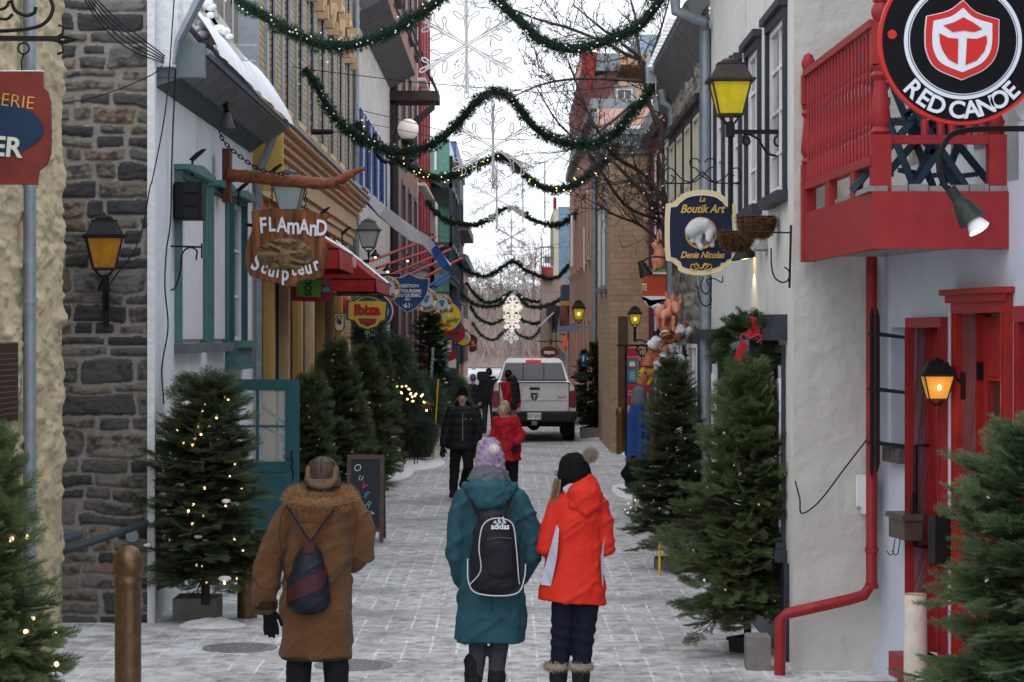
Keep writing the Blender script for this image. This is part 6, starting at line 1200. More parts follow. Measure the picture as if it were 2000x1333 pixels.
MB(FC(0, Y, 0)).prism(PXP([(1091, 404), (1175, 404), (1175, 715), (1091, 715)], Y), -10, 0).build('panels', bp, bb_); MB(FC(0, Y, 0)).prism(PXP([(1081, 408), (1091, 408), (1091, 715), (1081, 715)], Y), -10, .05).build('cream_edge', M('cream_edge', (.62, .58, .45), .8, .05), bb_); MB(FC(0, Y, 0)).prism(PXP([(1081, 386), (1087, 386), (1087, 408), (1081, 408)], Y), -1, .1).build('red_flue', redb, bb_)
ob = T('round_balcony', 'round railed lookout balcony with red base in front of the blue building', 'balcony', P(1069, 535, 110)); c = P(1069, 535, 110); rr = 12/F*110
MB().lathe([(rr*.95, -.25), (rr, .0), (rr, .28), (rr*.96, .3)], tuple(c), 20).build('base', M('red_base', (.32, .06, .05), .6, .1), ob); MB().lathe([(rr*.9, .301), (rr*.9, .36)], tuple(c), 20).build('snow_top', snow, ob)
m_ = MB()
for k in range(14): a = k*.449; m_.tube([(c.x+rr*math.cos(a), c.y+rr*math.sin(a), c.z+.3), (c.x+rr*math.cos(a), c.y+rr*math.sin(a), c.z+1.25)], .012, 4)
for z in (.75, 1.25): m_.tube([(c.x+rr*math.cos(a), c.y+rr*math.sin(a), c.z+z) for a in np.linspace(0, 6.283, 20, endpoint=False)], .016, 4, closed=True)
m_.build('railing', M('rail_grey', (.1, .1, .1), .6, .1), ob); MB().box(c.x-.12, c.x+.12, c.y-.1, c.y+.1, c.z+.5, c.z+.8).build('equipment', greym, ob); MB().box(c.x-rr, c.x+rr+.6, c.y+.1, c.y+3, c.z-6, c.z-.27).build('tower', M('tower_wall', (.40, .30, .26), .8, .1), ob)
rb = T('red_far_house', 'red house with slate balcony past the pink building', 'house', (2.1, 87, 0)); wall(rb, ft_, 86.1, 104, -.1, 3.75, [(88+i*4, 90+i*4, 1, 2.2) for i in range(4)], M('red_render', (.30, .07, .07), .8, .12), D=6)
for i in range(4): window(rb, ft_, 88+i*4, 90+i*4, 1, 2.2, whitep, 2, 2, cw=.1)
MB(ft_).box(86.5, 90, 3.76, 4.35, -1, .25).build('slate_canopy', M('canopy_blue', (.06, .10, .17), .6, .1), rb); MB(ft_).box(86.5, 90, 3.6, 3.755, 0, .27).build('yellow_band', yel_, rb); m_ = MB(ft_)
for k in range(40): m_.box(92+k*.3, 92.05+k*.3, 2.75, 3.5, .3, .34)
m_.box(92, 104, 3.5, 3.56, .28, .36); m_.box(92, 104, 2.6, 2.75, 0, .38); m_.build('balcony_railing', slate, rb)
cf = T('cream_far_house', 'low cream house with striped awning at the far right end', 'house', (1.9, 104.2, 0)); wall(cf, FRt(1.9, 0, 0), 104.2, 135, -.1, 3.4, [(106+i*4, 108+i*4, 1, 2.8) for i in range(5)], M('far_cream', (.55, .5, .42), .9, .1), D=6); MB(FRt(1.9, 0, 0)).prism([(104, 3.4), (135, 3.4), (135, 3.8), (104, 3.8)], -3, .3).build('roof', slate, cf)
for k in range(9): MB().add([(1.9, 98+k*.5, 3.6), (1.9, 98.5+k*.5, 3.6), (1.15, 98.5+k*.5, 2.9), (1.15, 98+k*.5, 2.9), (1.9, 98+k*.5, 3.55), (1.9, 98.5+k*.5, 3.55), (1.15, 98.5+k*.5, 2.85), (1.15, 98+k*.5, 2.85)], [(0, 1, 2, 3), (4, 5, 6, 7), (3, 2, 6, 7), (0, 3, 7, 4)]).build('awning_stripe', [whitep, M('stripe_tan', (.4, .33, .22), .8, .1)][k % 2], cf)
# wall lanterns, signs on the right
lantern('wall_lantern', 'glowing amber lantern on the tan brick wall beside the red banner', 1240, 624, 47, .21, yellowg, black, 'lit amber lanterns on the right', lit=True, sq=1.0); MB().tube([tuple(P(1240, 640, 47)), tuple(P(1240, 668, 47))], .03, 8).build('lantern_post', black, None, 'short post under the amber lantern by the banner', 'post')
lq = lantern('wall_lantern', 'distant glowing amber lantern over the pickup near the pink wall', 1130, 614, 62, .30, yellowg, black, 'lit amber lanterns on the right', lit=True, sq=.9)
MB().bar((0, 0, -.35), (.9, 0, -.35), .05).tube([(.9, 0, .4), (1.2, 0, .7), (2, 0, .72)], .02, 5).build('bracket', greym, lq, local=True)
MB().bar(tuple(P(1088, 643, 60)), tuple(P(1128, 641, 60)), .06, .14).build('blue_bar', M('steel_blue', (.14, .20, .30), .5, .1), None, 'steel blue horizontal bracket bar below the distant lantern', 'bracket')
Y = 66; t, f, w_ = sign('oval_sign', 'dark red oval sign reading aqua above the pickup', [(circ(1073, 688, 18.5, 40, 12), M('aqua_rim', (.3, .2, .18), .5, .1), .01, 'rim'), (circ(1073, 688, 17, 40, 10.8), M('aqua_red', (.13, .03, .025), .5, .1), .01, 'face')], Y, [(1049, 667), (1095, 667)], 'far shop signs on the right'); ST(t, f, w_, 'aqua', 1073, 688, 7, whitep, Y, off=.01, sx=1.15); MB(f).prism(PXP([(1073, 662), (1078, 662), (1078, 675), (1073, 675)], Y), 0, .03).build('red_tab', redb, t)
Y = 70; t, f, w_ = sign('shop_sign', 'buff board sign with dark script and a red lantern shape', [([(1088, 645), (1108, 646), (1108, 690), (1104, 692), (1088, 676)], M('buff', (.45, .33, .2), .6, .1), .02, 'board')], Y, None, 'far shop signs on the right'); ST(t, f, w_, 'Café', 1098, 653, 4.5, blk_, Y); ST(t, f, w_, 'Bar', 1096, 668, 4, blk_, Y)
MB(f).ball(((1104-1000)/F*Y, ZZ(669, Y), .1), (.06, .16, .06), 10).build('red_lantern', M('red_glow', (.5, .03, .02), .4, .1, emit=(1, .05, .03), es=.4), t, smooth=60)
Y = 58.0; t, f, w_ = sign('restroom_sign', 'blue washroom sign with two white figures above the dark potted trees', [([(1135, 692), (1152, 692), (1152, 709), (1135, 709)], M('sign_blue', (.02, .10, .38), .5, .1), .02, 'board')], Y, None, 'far shop signs on the right')
for a in (1139.5, 1147.5): MB(f).prism(PXP([(a-1.2, 701), (a-2, 697), (a+2, 697), (a+1.2, 701), (a+1.2, 706), (a-1.2, 706)], Y), 0, w_+.01).prism(PXP(circ(a, 695.3, 1.1, 10), Y), 0, w_+.01).build('figure', whitep, t)
MB(f).prism(PXP([(1135, 710), (1152, 710), (1149, 716), (1136, 716)], Y), -.02, .01).build('lower_board', MATS['sign_blue'], t)
# banner, diamond sign, rabbits, pots
Y = 36; k = Y/F; bn = T('street_banner', 'tall red and teal banner with a bear picture hung from a black post', 'banner', P(1222, 885, Y)); fr = FC(0, Y, 0); m_ = MB(fr); m_.prism(PXP([(1220, 676), (1224, 676), (1224, 890), (1220, 890)], Y), -.02, .02); m_.prism(PXP([(1205, 674), (1262, 674), (1262, 677), (1205, 677)], Y), -.02, .02); m_.build('post', black, bn)
bred = M('banner_red', (.42, .03, .045), .6, .1); btl = M('banner_teal', (.04, .25, .30), .6, .1)
for y0, y1, m2, nm in ((681, 703, bred, 'top_panel'), (703, 747, btl, 'teal_panel'), (747, 750, navy_, 'stripe'), (750, 793, bred, 'lower_panel'), (793, 822, M('banner_pale', (.5, .52, .55), .6, .1), 'foot_panel')): MB(fr).prism(PXP([(1226, y0), (1246, y0), (1244 if y0 > 700 else 1246, y1), (1226, y1)], Y), -.008, .008).build(nm, m2, bn)
ST(bn, fr, .008, "EN FAMILLE !", 1235.5, 698, 2.8, whitep, Y); ST(bn, fr, .008, "JOUONS", 1235, 765, 3.2, whitep, Y); ST(bn, fr, .008, "DEHORS", 1235, 771, 3.2, whitep, Y); MB(fr).prism(PXP(circ(1234.5, 713, 6, 16, 7), Y), 0, .012).build('bear_picture', whitep, bn); MB(fr).prism(PXP([(1229, 716), (1240, 716), (1240, 720), (1229, 720)], Y), 0, .016).build('picture_band', bred, bn)
for i in range(5): MB(fr).prism(PXP([(1230, 727+i*3.4), (1240, 727+i*3.4), (1240, 728+i*3.4), (1230, 728+i*3.4)], Y), 0, .012).build('text_line', whitep, bn)
m_ = MB(FC(0, 37.5, 0)); m_.prism(PXP([(1247, 705), (1265, 700), (1270, 760), (1247, 790)], 37.5), -.03, .03); m_.build('poster_board', M('poster_red', (.4, .03, .05), .6, .1), None, 'plain red board half hidden behind the yellow diamond sign', 'board')
Y = 27; k = Y/F; dg = T('diamond_sign', 'yellow diamond crossing sign with three black hopping animals', 'sign', P(1266, 755, Y)); fr = FC(0, Y, 0)
MB(fr).prism(PXP([(1266, 702), (1290, 728), (1266, 755), (1242, 729)], Y), -.01, .0).build('black_edge', blk_, dg); MB(fr).prism(PXP([(1266, 704), (1288, 728), (1266, 753), (1244, 729)], Y), 0, .004).build('yellow_face', M('road_yellow', (.62, .48, .02), .45, .12), dg)
def hopper(x, y, s_): return [(x-4*s_, y+.5*s_), (x-3*s_, y-1*s_), (x-1*s_, y-1.6*s_), (x+.5*s_, y-3.4*s_), (x+1*s_, y-1.8*s_), (x+3.2*s_, y-1.2*s_), (x+4*s_, y+.4*s_), (x+3*s_, y+1.2*s_), (x+3.6*s_, y+2.6*s_), (x+2*s_, y+1.8*s_), (x-1.6*s_, y+1.6*s_), (x-2.8*s_, y+2.8*s_), (x-2.4*s_, y+1.2*s_)]
for x, y, s_ in ((1248.5, 729, .75), (1259.5, 729, 1.2), (1274.5, 729, 1.9)): MB(fr).prism(PXP(hopper(x, y, s_), Y), 0, .009).build('animal_silhouette', blk_, dg)
m_ = MB(); q = lambda a, b: tuple(P(a, b, Y)); m_.tube([q(1253, 704), q(1253, 690)], .006, 5); m_.tube(spline([q(1243, 688), q(1245, 678), q(1256, 674), q(1264, 682), q(1260, 694), q(1250, 695), q(1247, 686), q(1254, 682)], 6), .01, 6); m_.bar(q(1205, 675), q(1300, 675), .02); m_.tube(spline([q(1243, 668), q(1250, 664), q(1275, 672), q(1288, 662), q(1292, 650), q(1285, 646), q(1280, 654)], 6), .01, 6); m_.bar(q(1275, 649), q(1325, 649), .025); m_.tube(spline([q(1275, 649), q(1290, 670), q(1320, 690), q(1345, 695)], 5), .012, 6); m_.build('scroll_bracket', black, dg)
cop = M('copper_rabbit', (.52, .20, .11), .38, .35, 9, .15, 30, stain=((.62, .48, .40), 7, .56))
def rabbit(name, lab, px, py, Y, s_, up=True):
    t = T(name, lab, 'rabbit figure', P(px, py, Y), 'copper coloured rabbit figures'); m_ = MB(); Q = lambda a, b, w_=0: tuple(P(px+a*s_, py-b*s_, Y-w_))
    u_ = s_/F*Y
    if up:   # sitting upright, facing left
        m_.cap([Q(2, 14), Q(4, 28), Q(2, 42)], [15*u_, 13*u_, 8*u_], 12); m_.cap([Q(-2, 44), Q(-8, 48)], [9*u_, 6*u_], 10); m_.cap([Q(-5, 10, .04), Q(-6, 0, .06)], [5*u_, 4*u_], 8); m_.cap([Q(8, 8), Q(-6, 2, .05)], [8*u_, 4*u_], 8)
        for w_ in (-.05, .05): m_.cap([Q(0, 54, w_), Q(2, 66, w_), Q(1, 78, w_*1.3)], [(3*u_, 3*u_), (5.5*u_, 3*u_), (2*u_, 2*u_)], 8)
    else:    # standing, four legs
        m_.cap([Q(-10, 38), Q(0, 44), Q(10, 50)], [15*u_, 14*u_, 12*u_], 12); m_.cap([Q(14, 58, .08), Q(18, 50, .2)], [14*u_, 9*u_], 12)
        for a, w_ in ((-14, .08), (-8, -.08), (10, .1), (14, -.06)): m_.cap([Q(a, 32, w_), Q(a-1, 14, w_), Q(a, 0, w_)], [7*u_, 5*u_, 5*u_], 8)
        for a, w_ in ((6, .05), (24, .05)): m_.cap([Q(a+4, 68, w_), Q(a+1, 80, w_), Q(a, 92, w_)], [(4*u_, 3*u_), (6*u_, 3*u_), (2*u_, 2*u_)], 8)
    remesh(m_, .014, 'figure', cop, t, 2); return t
rabbit('rabbit_statue', 'copper rabbit sitting upright on the red planter by the sign edge', 1285, 526, 28.5, .98); rabbit('rabbit_statue', 'copper rabbit standing with both ears up above the flowerpots', 1308, 648, 27, .82, False)
r3_ = rabbit('rabbit_statue', 'smaller rear copper rabbit showing only raised ears behind the standing one', 1296, 640, 28, .78, False)
Y = 28.5; up = T('urn_planter', 'orange red box planter with white rim and letters under the sitting rabbit', 'planter', P(1277, 600, Y)); fr = FC(0, Y, 0)
MB(fr).prism(PXP([(1257, 534), (1300, 534), (1300, 580), (1257, 580)], Y), -.2, .0).build('box', M('planter_orange', (.40, .06, .02), .5, .15), up); MB(fr).prism(PXP([(1262, 531), (1300, 531), (1302, 536), (1262, 536)], Y), -.22, .03).build('rim', whitep, up); MB(fr).prism(PXP([(1254, 579), (1302, 579), (1302, 584), (1258, 588), (1268, 600), (1302, 600), (1302, 580)][:5]+[(1302, 600)], Y), -.22, .04).build('foot', whitep, up); MB(fr).prism(PXP([(1264, 526), (1300, 525), (1300, 531), (1266, 531)], Y), -.15, .04).build('green_base', M('moss_green', (.08, .28, .06), .8, .2), up)
ST(up, fr, .0, 'TE', 1258.5, 562, 14, whitep, Y, sx=.5)
m_ = MB(); Y = 24; q = lambda a, b: tuple(P(a, b, Y)); gk = T('gooseneck_lamp', 'black bell lamp on a curved neck left of the bear sign', 'lamp', P(1258, 543, Y)); m_.tube(spline([q(1301, 505), q(1285, 502), q(1268, 504), q(1254, 512)], 6), .01, 6); m_.build('neck', black, gk); MB().tube([q(1250, 510), q(1256, 522), q(1263, 540)], [.03, .045, .075], 12).build('shade', black, gk, smooth=40)
pc = T('flowerpot_cluster', 'hanging cluster of terracotta and white flowerpots below the rabbits', 'flowerpots', P(1305, 740, 27)); rnd = random.Random(8); terr = M('terracotta', (.36, .12, .06), .8, .25, 9); wpot = M('white_pot', (.62, .64, .66), .6, .12)
pm_ = MB(); 
pot = MB().lathe([(.036, 0), (.05, .075), (.056, .076), (.058, .1), (.052, .1), (.045, .02), (.002, .015)], (0, 0, 0), 14); 
me_t = None
for k in range(58):
    a = rnd.uniform(0, 6.28); v = rnd.random(); xx = 1275+rnd.random()*66+(v-.5)*-24; yy = 632+v*100; 
    if k == 0: o = pot.build('flowerpot', terr, pc, local=True, smooth=40); me_t = o.data; me_w = me_t.copy(); me_w.materials.clear(); me_w.materials.append(wpot)
    else: o = bpy.data.objects.new('flowerpot', me_t); COL.objects.link(o); o.parent = pc
    if rnd.random() < .45-.2*v*(xx > 1310): o.data = me_w
    o.location = P(xx-8*v, yy, 27+rnd.uniform(-.16, .16))-wloc(pc); o.rotation_euler = (rnd.uniform(-1.2, 1.2)+2.4, rnd.uniform(-.9, .9), a); s_ = rnd.uniform(.9, 1.25); o.scale = (s_, s_, s_)
lt = T('lit_box_lamp', 'glowing wire box lamp below the flowerpot cluster', 'lamp', P(1311, 756, 27)); MB(FC(0, 27, 0)).prism(PXP([(1301, 742), (1323, 741), (1322, 755), (1303, 757)], 27), -.06, .06).build('glowing_panel', M('box_glow', (1, .75, .4), .5, .3, 40, emit=(1, .58, .2), es=2.2), lt); m_ = MB(FC(0, 27, 0))
for j in range(5): x_ = (1301+j*5.5-1000)/F*27; m_.box(x_-.004, x_+.004, ZZ(757, 27), ZZ(741, 27), .061, .07)
m_.build('wire', black, lt)
# ---------------------------------------------------------------- vegetation (real needles)
def spray_template(seed, L=.17, nl=.021, nw=.0045, step=.0065, nside=5):
    r = np.random.default_rng(seed); tw = [(np.zeros(3), np.array([1., 0, 0]), L)]
    for i in range(nside):
        for s in (-1, 1):
            t = .12+.75*(i+r.uniform(-.2, .2))/nside; l = L*(.62-.45*t)*r.uniform(.8, 1.15); d = np.array([.75, s*.62, r.uniform(-.12, .16)]); d /= np.linalg.norm(d); tw.append((np.array([L*t, 0, 0]), d, l))
    V = []
    for p, d, l in tw:
        n = max(4, int(l/step)); t = (np.arange(n)+.5)/n
        side = np.cross(d, [0, 0, 1.]); side /= np.linalg.norm(side); up = np.cross(side, d)
        for k in range(3):
            a = {0: .15, 1: math.pi-.15, 2: 1.57}[k]+r.uniform(-.5, .5, n); o = side*np.cos(a)[:, None]+up*np.sin(a)[:, None]
            b = p+d*(t*l)[:, None]; nd = o*.8+d*.62; nd /= np.linalg.norm(nd, axis=1)[:, None]; ln = nl*r.uniform(.75, 1.15, n)[:, None]*(1 if k < 2 else .8)
            V.append(np.stack([b-d*nw/2, b+d*nw/2, b+nd*ln], 1).reshape(-1, 3))
        V.append(np.array([p-side*.0015, p+side*.0015, p+d*l]))
    return np.concatenate(V)
def basis(D, U):
    X = D/np.linalg.norm(D, axis=1)[:, None]; Y = np.cross(U, X); Y /= np.linalg.norm(Y, axis=1)[:, None]+1e-9; Z = np.cross(X, Y); return np.stack([X, Y, Z], 1)
def place(temps, Pn, D, S, rnd, roll=.5):
    out = []; U = np.array([0, 0, 1.])+rnd.normal(0, roll, D.shape); B = basis(D, U); idx = rnd.integers(0, len(temps), len(Pn))
    for k, t in enumerate(temps):
        m = idx == k
        if m.any(): out.append(((t[None]*S[m][:, None, None])@B[m]+Pn[m][:, None]).reshape(-1, 3))
    return np.concatenate(out)
TEMPS = [spray_template(i) for i in range(3)]; TEMPC = [spray_template(i+9, nl=.030, nw=.010, step=.013, nside=4) for i in range(3)]
def fir(seed, H, Rr, z0=.22, nb=400, coarse=False, power=.52, flat=1., irr=.14):
    r = np.random.default_rng(seed); P_, D_, S_ = [], [], []; BR = MB(); tips = []
    for i in range(nb):
        f = (i+r.uniform(0, .8))/nb; z = z0+(H-z0)*(1-(1-f)**1.12); prof = (1-(z-z0)/(H-z0)*.985)**power; az = r.uniform(0, 6.283)
        lump = 1+.20*math.sin(az*2+seed+z*3.1)+.13*math.sin(az*5+z*8+seed*2)
        L = max(.06, Rr*prof*r.uniform(.5, 1.08)*lump*(1 if z > z0+.15 else .8)); pitch = -.12+.75*((z-z0)/(H-z0))**1.3+r.normal(0, .13)
        d = np.array([math.cos(az)*math.cos(pitch), math.sin(az)*math.cos(pitch)*flat, math.sin(pitch)]); p0 = np.array([0, 0, z]); n = max(2, int(L/.055))
        side = np.cross(d, [0, 0, 1.]); side /= np.linalg.norm(side)
        for k in range(n):
            t = (k+.6)/n; q = p0+d*L*t+np.array([0, 0, -.10*L*t*t])
            for s in (-1, 1): 
                if t < .22: continue
                P_.append(q); D_.append(d*.75+side*s*r.uniform(.45, .9)+np.array([0, 0, r.normal(0, .16)])); S_.append(r.uniform(.75, 1.15)*(1.1-.45*t)*(1 if L > .2 else .75))
        e = p0+d*L*.93+np.array([0, 0, -.09*L]); P_.append(e); D_.append(d+np.array([0, 0, .12])); S_.append(r.uniform(.8, 1.1)); tips.append(p0+d*L*1.02)
        if not coarse or i % 2: BR.tube([tuple(p0), tuple(p0+d*L*.9+np.array([0, 0, -.08*L]))], [.010*prof+.004, .003], 4)
    for k in range(7): P_.append(np.array([0, 0, H-.02*k-.04])); D_.append(np.array([r.normal(0, .3), r.normal(0, .3), 1.])); S_.append(.8)
    P_.append(np.array([0, 0, H-.02])); D_.append(np.array([.03, 0, 1.])); S_.append(1.25)
    V = place(TEMPC if coarse else TEMPS, np.array(P_), np.array(D_), np.array(S_), r)
    me = npmesh('crown', V, np.arange(len(V)).reshape(-1, 3), None).data
    for o in list(bpy.data.objects):
        if o.data is me: bpy.data.objects.remove(o)
    BR.tube([(0, 0, -.06), (0, 0, H*.6), (0, 0, H*.97)], [.032, .018, .004], 8); b = BR.build('trunk', bark, None, local=True); mt = b.data; bpy.data.objects.remove(b)
    return me, mt, np.array(tips)
FIRS = [fir(1, 2.05, .62), fir(2, 2.0, .55), fir(3, 2.1, .50, nb=360), fir(4, 2.0, .55, coarse=True, nb=330), fir(6, 2.1, .5, coarse=True, nb=330)]
THUJA = fir(8, 2.0, .42, z0=.05, nb=260, coarse=True, power=.5)
bulb_me = MB().lathe([(.004, 0), (.010, .006), (.012, .014), (.007, .028), (.001, .034)], (0, 0, 0), 7).build('light_bulb', bulbm, None, local=True, smooth=70).data
bulb_mes = {'warm': bulb_me}
for k_, m_ in (('clear', bulbw), ('yellow', bulby)): c_ = bulb_me.copy(); c_.materials.clear(); c_.materials.append(m_); bulb_mes[k_] = c_
bpy.data.objects.remove([o for o in bpy.data.objects if o.data is bulb_me][0])
def tree(lab, px, Y, kind, H, Rr, z0=0, mat=needle, X=None, rot=0, lights=None, pot=None, plab=None, group='fir trees set out along the street', name='fir_tree', liglab=None, sd=1, tilt=0, snowy=0):
    X = (px-1000)/F*Y if X is None else X; me, mt, tips = FIRS[kind] if kind != 'thuja' else THUJA; h0 = float(max(tips[:, 2]))
    t = T(name, lab, 'tree', (X, Y, z0), group); bw = {0: .62, 1: .55, 2: .5, 3: .55, 4: .5, 'thuja': .42}[kind]; S = (Rr/bw, Rr/bw, H/h0); key = me.name+mat.name
    for m_, mm, nm in ((me, mat, 'crown'), (mt, bark, 'trunk')):
        k_ = m_.name+mm.name
        if k_ not in TM: c_ = m_.copy(); c_.materials.clear(); c_.materials.append(mm); TM[k_] = c_
        o = bpy.data.objects.new(nm, TM[k_]); COL.objects.link(o); o.parent = t
    t.scale = S; t.rotation_euler = (0, tilt, rot)
    if snowy:
        m_ = MB(); rr = random.Random(snowy)
        for k_ in range(snowy): p = tips[rr.randrange(len(tips))]*np.array([.85, .85, 1]); a = rr.uniform(.025, .06); m_.ball((p[0], p[1], p[2]+.02), (a*1.0, a*.9, a*.6), 8)
        tag(m_.build('snow_clumps', snow, t, local=True, smooth=70), kind='stuff')
    if pot: 
        w_, h_, kind_ = pot; pm = {'stone': concrete, 'dark': darkpot, 'wood': wood}[kind_]
        m_ = MB(); 
        if kind_ == 'dark': m_.lathe([(w_*.8, 0), (w_*.95, h_*.9), (w_*1.05, h_*.92), (w_*1.05, h_), (w_*.9, h_), (w_*.85, h_*.85), (.001, h_*.84)], (X, Y, z0-h_), 4)
        else: m_.bbox(X-w_, X+w_, Y-w_, Y+w_, z0-h_, z0, .01)
        m_.build('planter', pm, None, plab, 'planter', 'tree planters')
    if lights:
        n, kd, big = lights; r = np.random.default_rng(sd+n); g = T('string_lights', liglab, 'lights', (X, Y, z0+.2), 'strings of lights on the fir trees'); c_, s_ = math.cos(rot), math.sin(rot)
        tt = tips*np.array(S); tt = np.stack([tt[:, 0]*c_-tt[:, 1]*s_, tt[:, 0]*s_+tt[:, 1]*c_, tt[:, 2]], 1); tt = tt[tt[:, 1] < .25]; r.shuffle(tt); Q = tt[:n]*np.array([.86, .93, .98])
        for p in Q:
            o = bpy.data.objects.new('light_bulb', bulb_mes[kd]); COL.objects.link(o); o.parent = g; o.location = (p[0], p[1], p[2]-.2); o.rotation_euler = (r.uniform(1.8, 4.4), r.uniform(-.8, .8), 0); o.scale = (big*.72,)*3
        Q = Q[np.argsort(Q[:, 2])]; w_ = MB(); pts = []
        for k_ in range(0, 60): a = k_*.55; z = .15+k_/60*(H-.35); rr = Rr*.8*(1-z/H)**.75; pts.append((X+rr*math.cos(a), Y+rr*math.sin(a), z0+z))
        w_.tube(pts, .003, 4).build('wire', M('green_wire', (.01, .035, .02), .5, .1), g)
    return t
TM = {}
tree('big fir tree with warm lights cut off by the bottom left corner', -30, 13.2, 0, 1.92, .50, rot=.4, lights=(30, 'warm', 1.5), liglab='warm light string on the bottom left corner fir', sd=3)
tree('big fresh green fir tree filling the bottom right corner', 2025, 12.6, 0, 1.98, .80, rot=2.2, mat=leafmat('fresh_needles', (.085, .135, .06)), lights=(36, 'clear', 1.25), liglab='clear light string on the bottom right corner fir', sd=5)
tree('fir tree with warm lights standing in a stone planter at the white house corner', 398, 20.6, 1, 1.90, .68, z0=.2, mat=needled, lights=(58, 'warm', 1.15), liglab='warm light string on the fir by the teal door', snowy=14, sd=8, X=-2.68)
MB().bbox(-2.97, -2.58, 20.6, 21.0, 0, .2, .01).build('planter', concrete, None, 'square stone planter under the lit fir by the white house', 'planter', 'tree planters')
for i, (px, Y, H, Rr, kd, lab) in enumerate(((606, 29.6, 1.95, .46, 1, 'first fir of the left row right behind the teal door'), (655, 32.6, 2.35, .58, 0, 'tallest and widest fir of the left row under the number 57'), (712, 36.4, 2.25, .50, 2, 'third fir of the left row below the Ibiza sign'), (737, 40, 2.2, .52, 3, 'fourth fir of the left row beside the iron planter stand'), (664, 30.6, 1.35, .42, 4, 'short fir at the front of the left row beside the chalkboard'), (690, 34.4, 1.5, .48, 1, 'low fir in the left row just right of the first snow stake'))):
    tree(lab, px, Y, kd, H, Rr, rot=i*1.3, snowy=16, lights=(34, 'clear', 1.1), liglab='clear light string on the '+lab.split(' of the')[0].split(' at the')[0].split(' in the')[0]+' left row, tree '+('one', 'two', 'three', 'four', 'five', 'six')[i], sd=i+20)
tree('dark upright cedar dusted with snow below the captain signs', 838, 53, 'thuja', 2.5, .55, z0=.45, mat=thujam, group='potted cedars', name='cedar_tree', snowy=60)
tree('fir at the shopfront on the right with twin pots and clear lights', 1455, 18.6, 0, 2.10, .62, z0=.12, mat=needle, X=1.86, rot=1.0, lights=(52, 'clear', 1.2), pot=(.16, .32, 'dark'), plab='dark woven pot under the nearer right fir', liglab='clear light string on the nearer shopfront fir', sd=12)
tree('darker fir behind the nearer one, in front of the flowerpots', 1316, 25.2, 2, 2.05, .50, z0=.12, mat=needled, X=1.73, rot=2, lights=(46, 'clear', 1.15), pot=(.2, .22, 'stone'), plab='pale stone planter under the darker right fir', liglab='clear light string on the darker fir by the flowerpots', sd=15)
MB().bbox(1.75, 1.93, 17.55, 17.75, 0, .26, .01).build('planter', concrete, None, 'small square concrete planter block beside the foot of the red downpipe', 'planter', 'tree planters')
tree('large cone-shaped cedar in a grey box planter right of the pickup', 1167, 57.5, 'thuja', 1.98, .46, z0=.25, mat=thujam, group='potted cedars', name='cedar_tree', pot=(.42, .25, 'stone'), plab='grey box planter under the large cedar', lights=(30, 'clear', 1.5), liglab='clear light string on the large cedar right of the pickup', rot=1)
tree('smaller cedar behind the pickup mirror beyond the large one', 1146, 66, 'thuja', 1.7, .46, z0=.3, mat=thujam, group='potted cedars', name='cedar_tree', pot=(.5, .3, 'stone'), plab='grey planter farther back by the pickup', rot=2)
def strips(name, P0, D, L, wd, mat, parent, droop=.5, seg=3):
    """thin curved blades from P0 along D"""
    n = len(P0); r = np.random.default_rng(5); s = np.cross(D, r.normal(0, 1, D.shape)); s /= np.linalg.norm(s, axis=1)[:, None]+1e-9; V = []
    for k in range(seg+1):
        t = k/seg; c = P0+D*(L*t)[:, None]; c[:, 2] -= droop*(L*t)**2; w_ = wd*(1-.8*t); V += [c-s*w_, c+s*w_]
    V = np.stack(V, 1).reshape(-1, 3); b = np.arange(n)[:, None]*(2*(seg+1)); Fa = np.concatenate([b+np.array([2*k, 2*k+1, 2*k+3, 2*k+2]) for k in range(seg)])
    return npmesh(name, V, Fa, mat, parent)
def bough_bush(name, lab, cat, centre, R3, n, L, mat, seed, droop=.9, group=None):
    t = T(name, lab, cat, centre, group); r = np.random.default_rng(seed); d = r.normal(0, 1, (n, 3)); d /= np.linalg.norm(d, axis=1)[:, None]; rad = r.uniform(.2, 1, n)[:, None]**.5; Pn = d*np.array(R3)*rad
    cl = np.repeat(np.arange(n//14+1), 14)[:n]; Pn = Pn[cl*1]+r.normal(0, .035, (n, 3)); D = d[cl]+r.normal(0, .35, (n, 3)); D /= np.linalg.norm(D, axis=1)[:, None]
    strips('boughs', Pn, D, r.uniform(.5, 1, n)*L, .006, mat, t, droop); return t
def bulbs(lab, pts, kd, big, group=None):
    c = sum((Vector(p) for p in pts), Vector())/len(pts); g = T('string_lights', lab, 'lights', c, group); r = random.Random(len(pts))
    for p in pts: o = bpy.data.objects.new('light_bulb', bulb_mes[kd]); COL.objects.link(o); o.parent = g; o.location = Vector(p)-c; o.rotation_euler = (r.uniform(0, 6), r.uniform(0, 6), 0); o.scale = (big,)*3
    return g
for i, (px, py, Y, R3, n, L, lab) in enumerate(((765, 700, 42, (.28, .4, .32), 7000, .24, 'long dark pine boughs hanging below the round ringed sign'), (790, 765, 45, (.30, .4, .42), 8000, .28, 'drooping pine boughs wrapped in small yellow lights'), (828, 790, 47, (.28, .5, .55), 6000, .34, 'snow dusted pine boughs arching over the iron stand'), (815, 850, 46, (.36, .35, .32), 6000, .18, 'winter greens arrangement filling the iron urn stand'), (880, 765, 58, (.35, .6, .45), 4000, .32, 'far pine boughs behind the man in black'), (722, 655, 40, (.25, .3, .35), 3000, .2, 'pine greens hanging under the Ibiza sign'))):
    bough_bush('pine_boughs', lab, 'plant', P(px, py, Y), R3, n, L, pinem, i+3, group='pine bough arrangements')
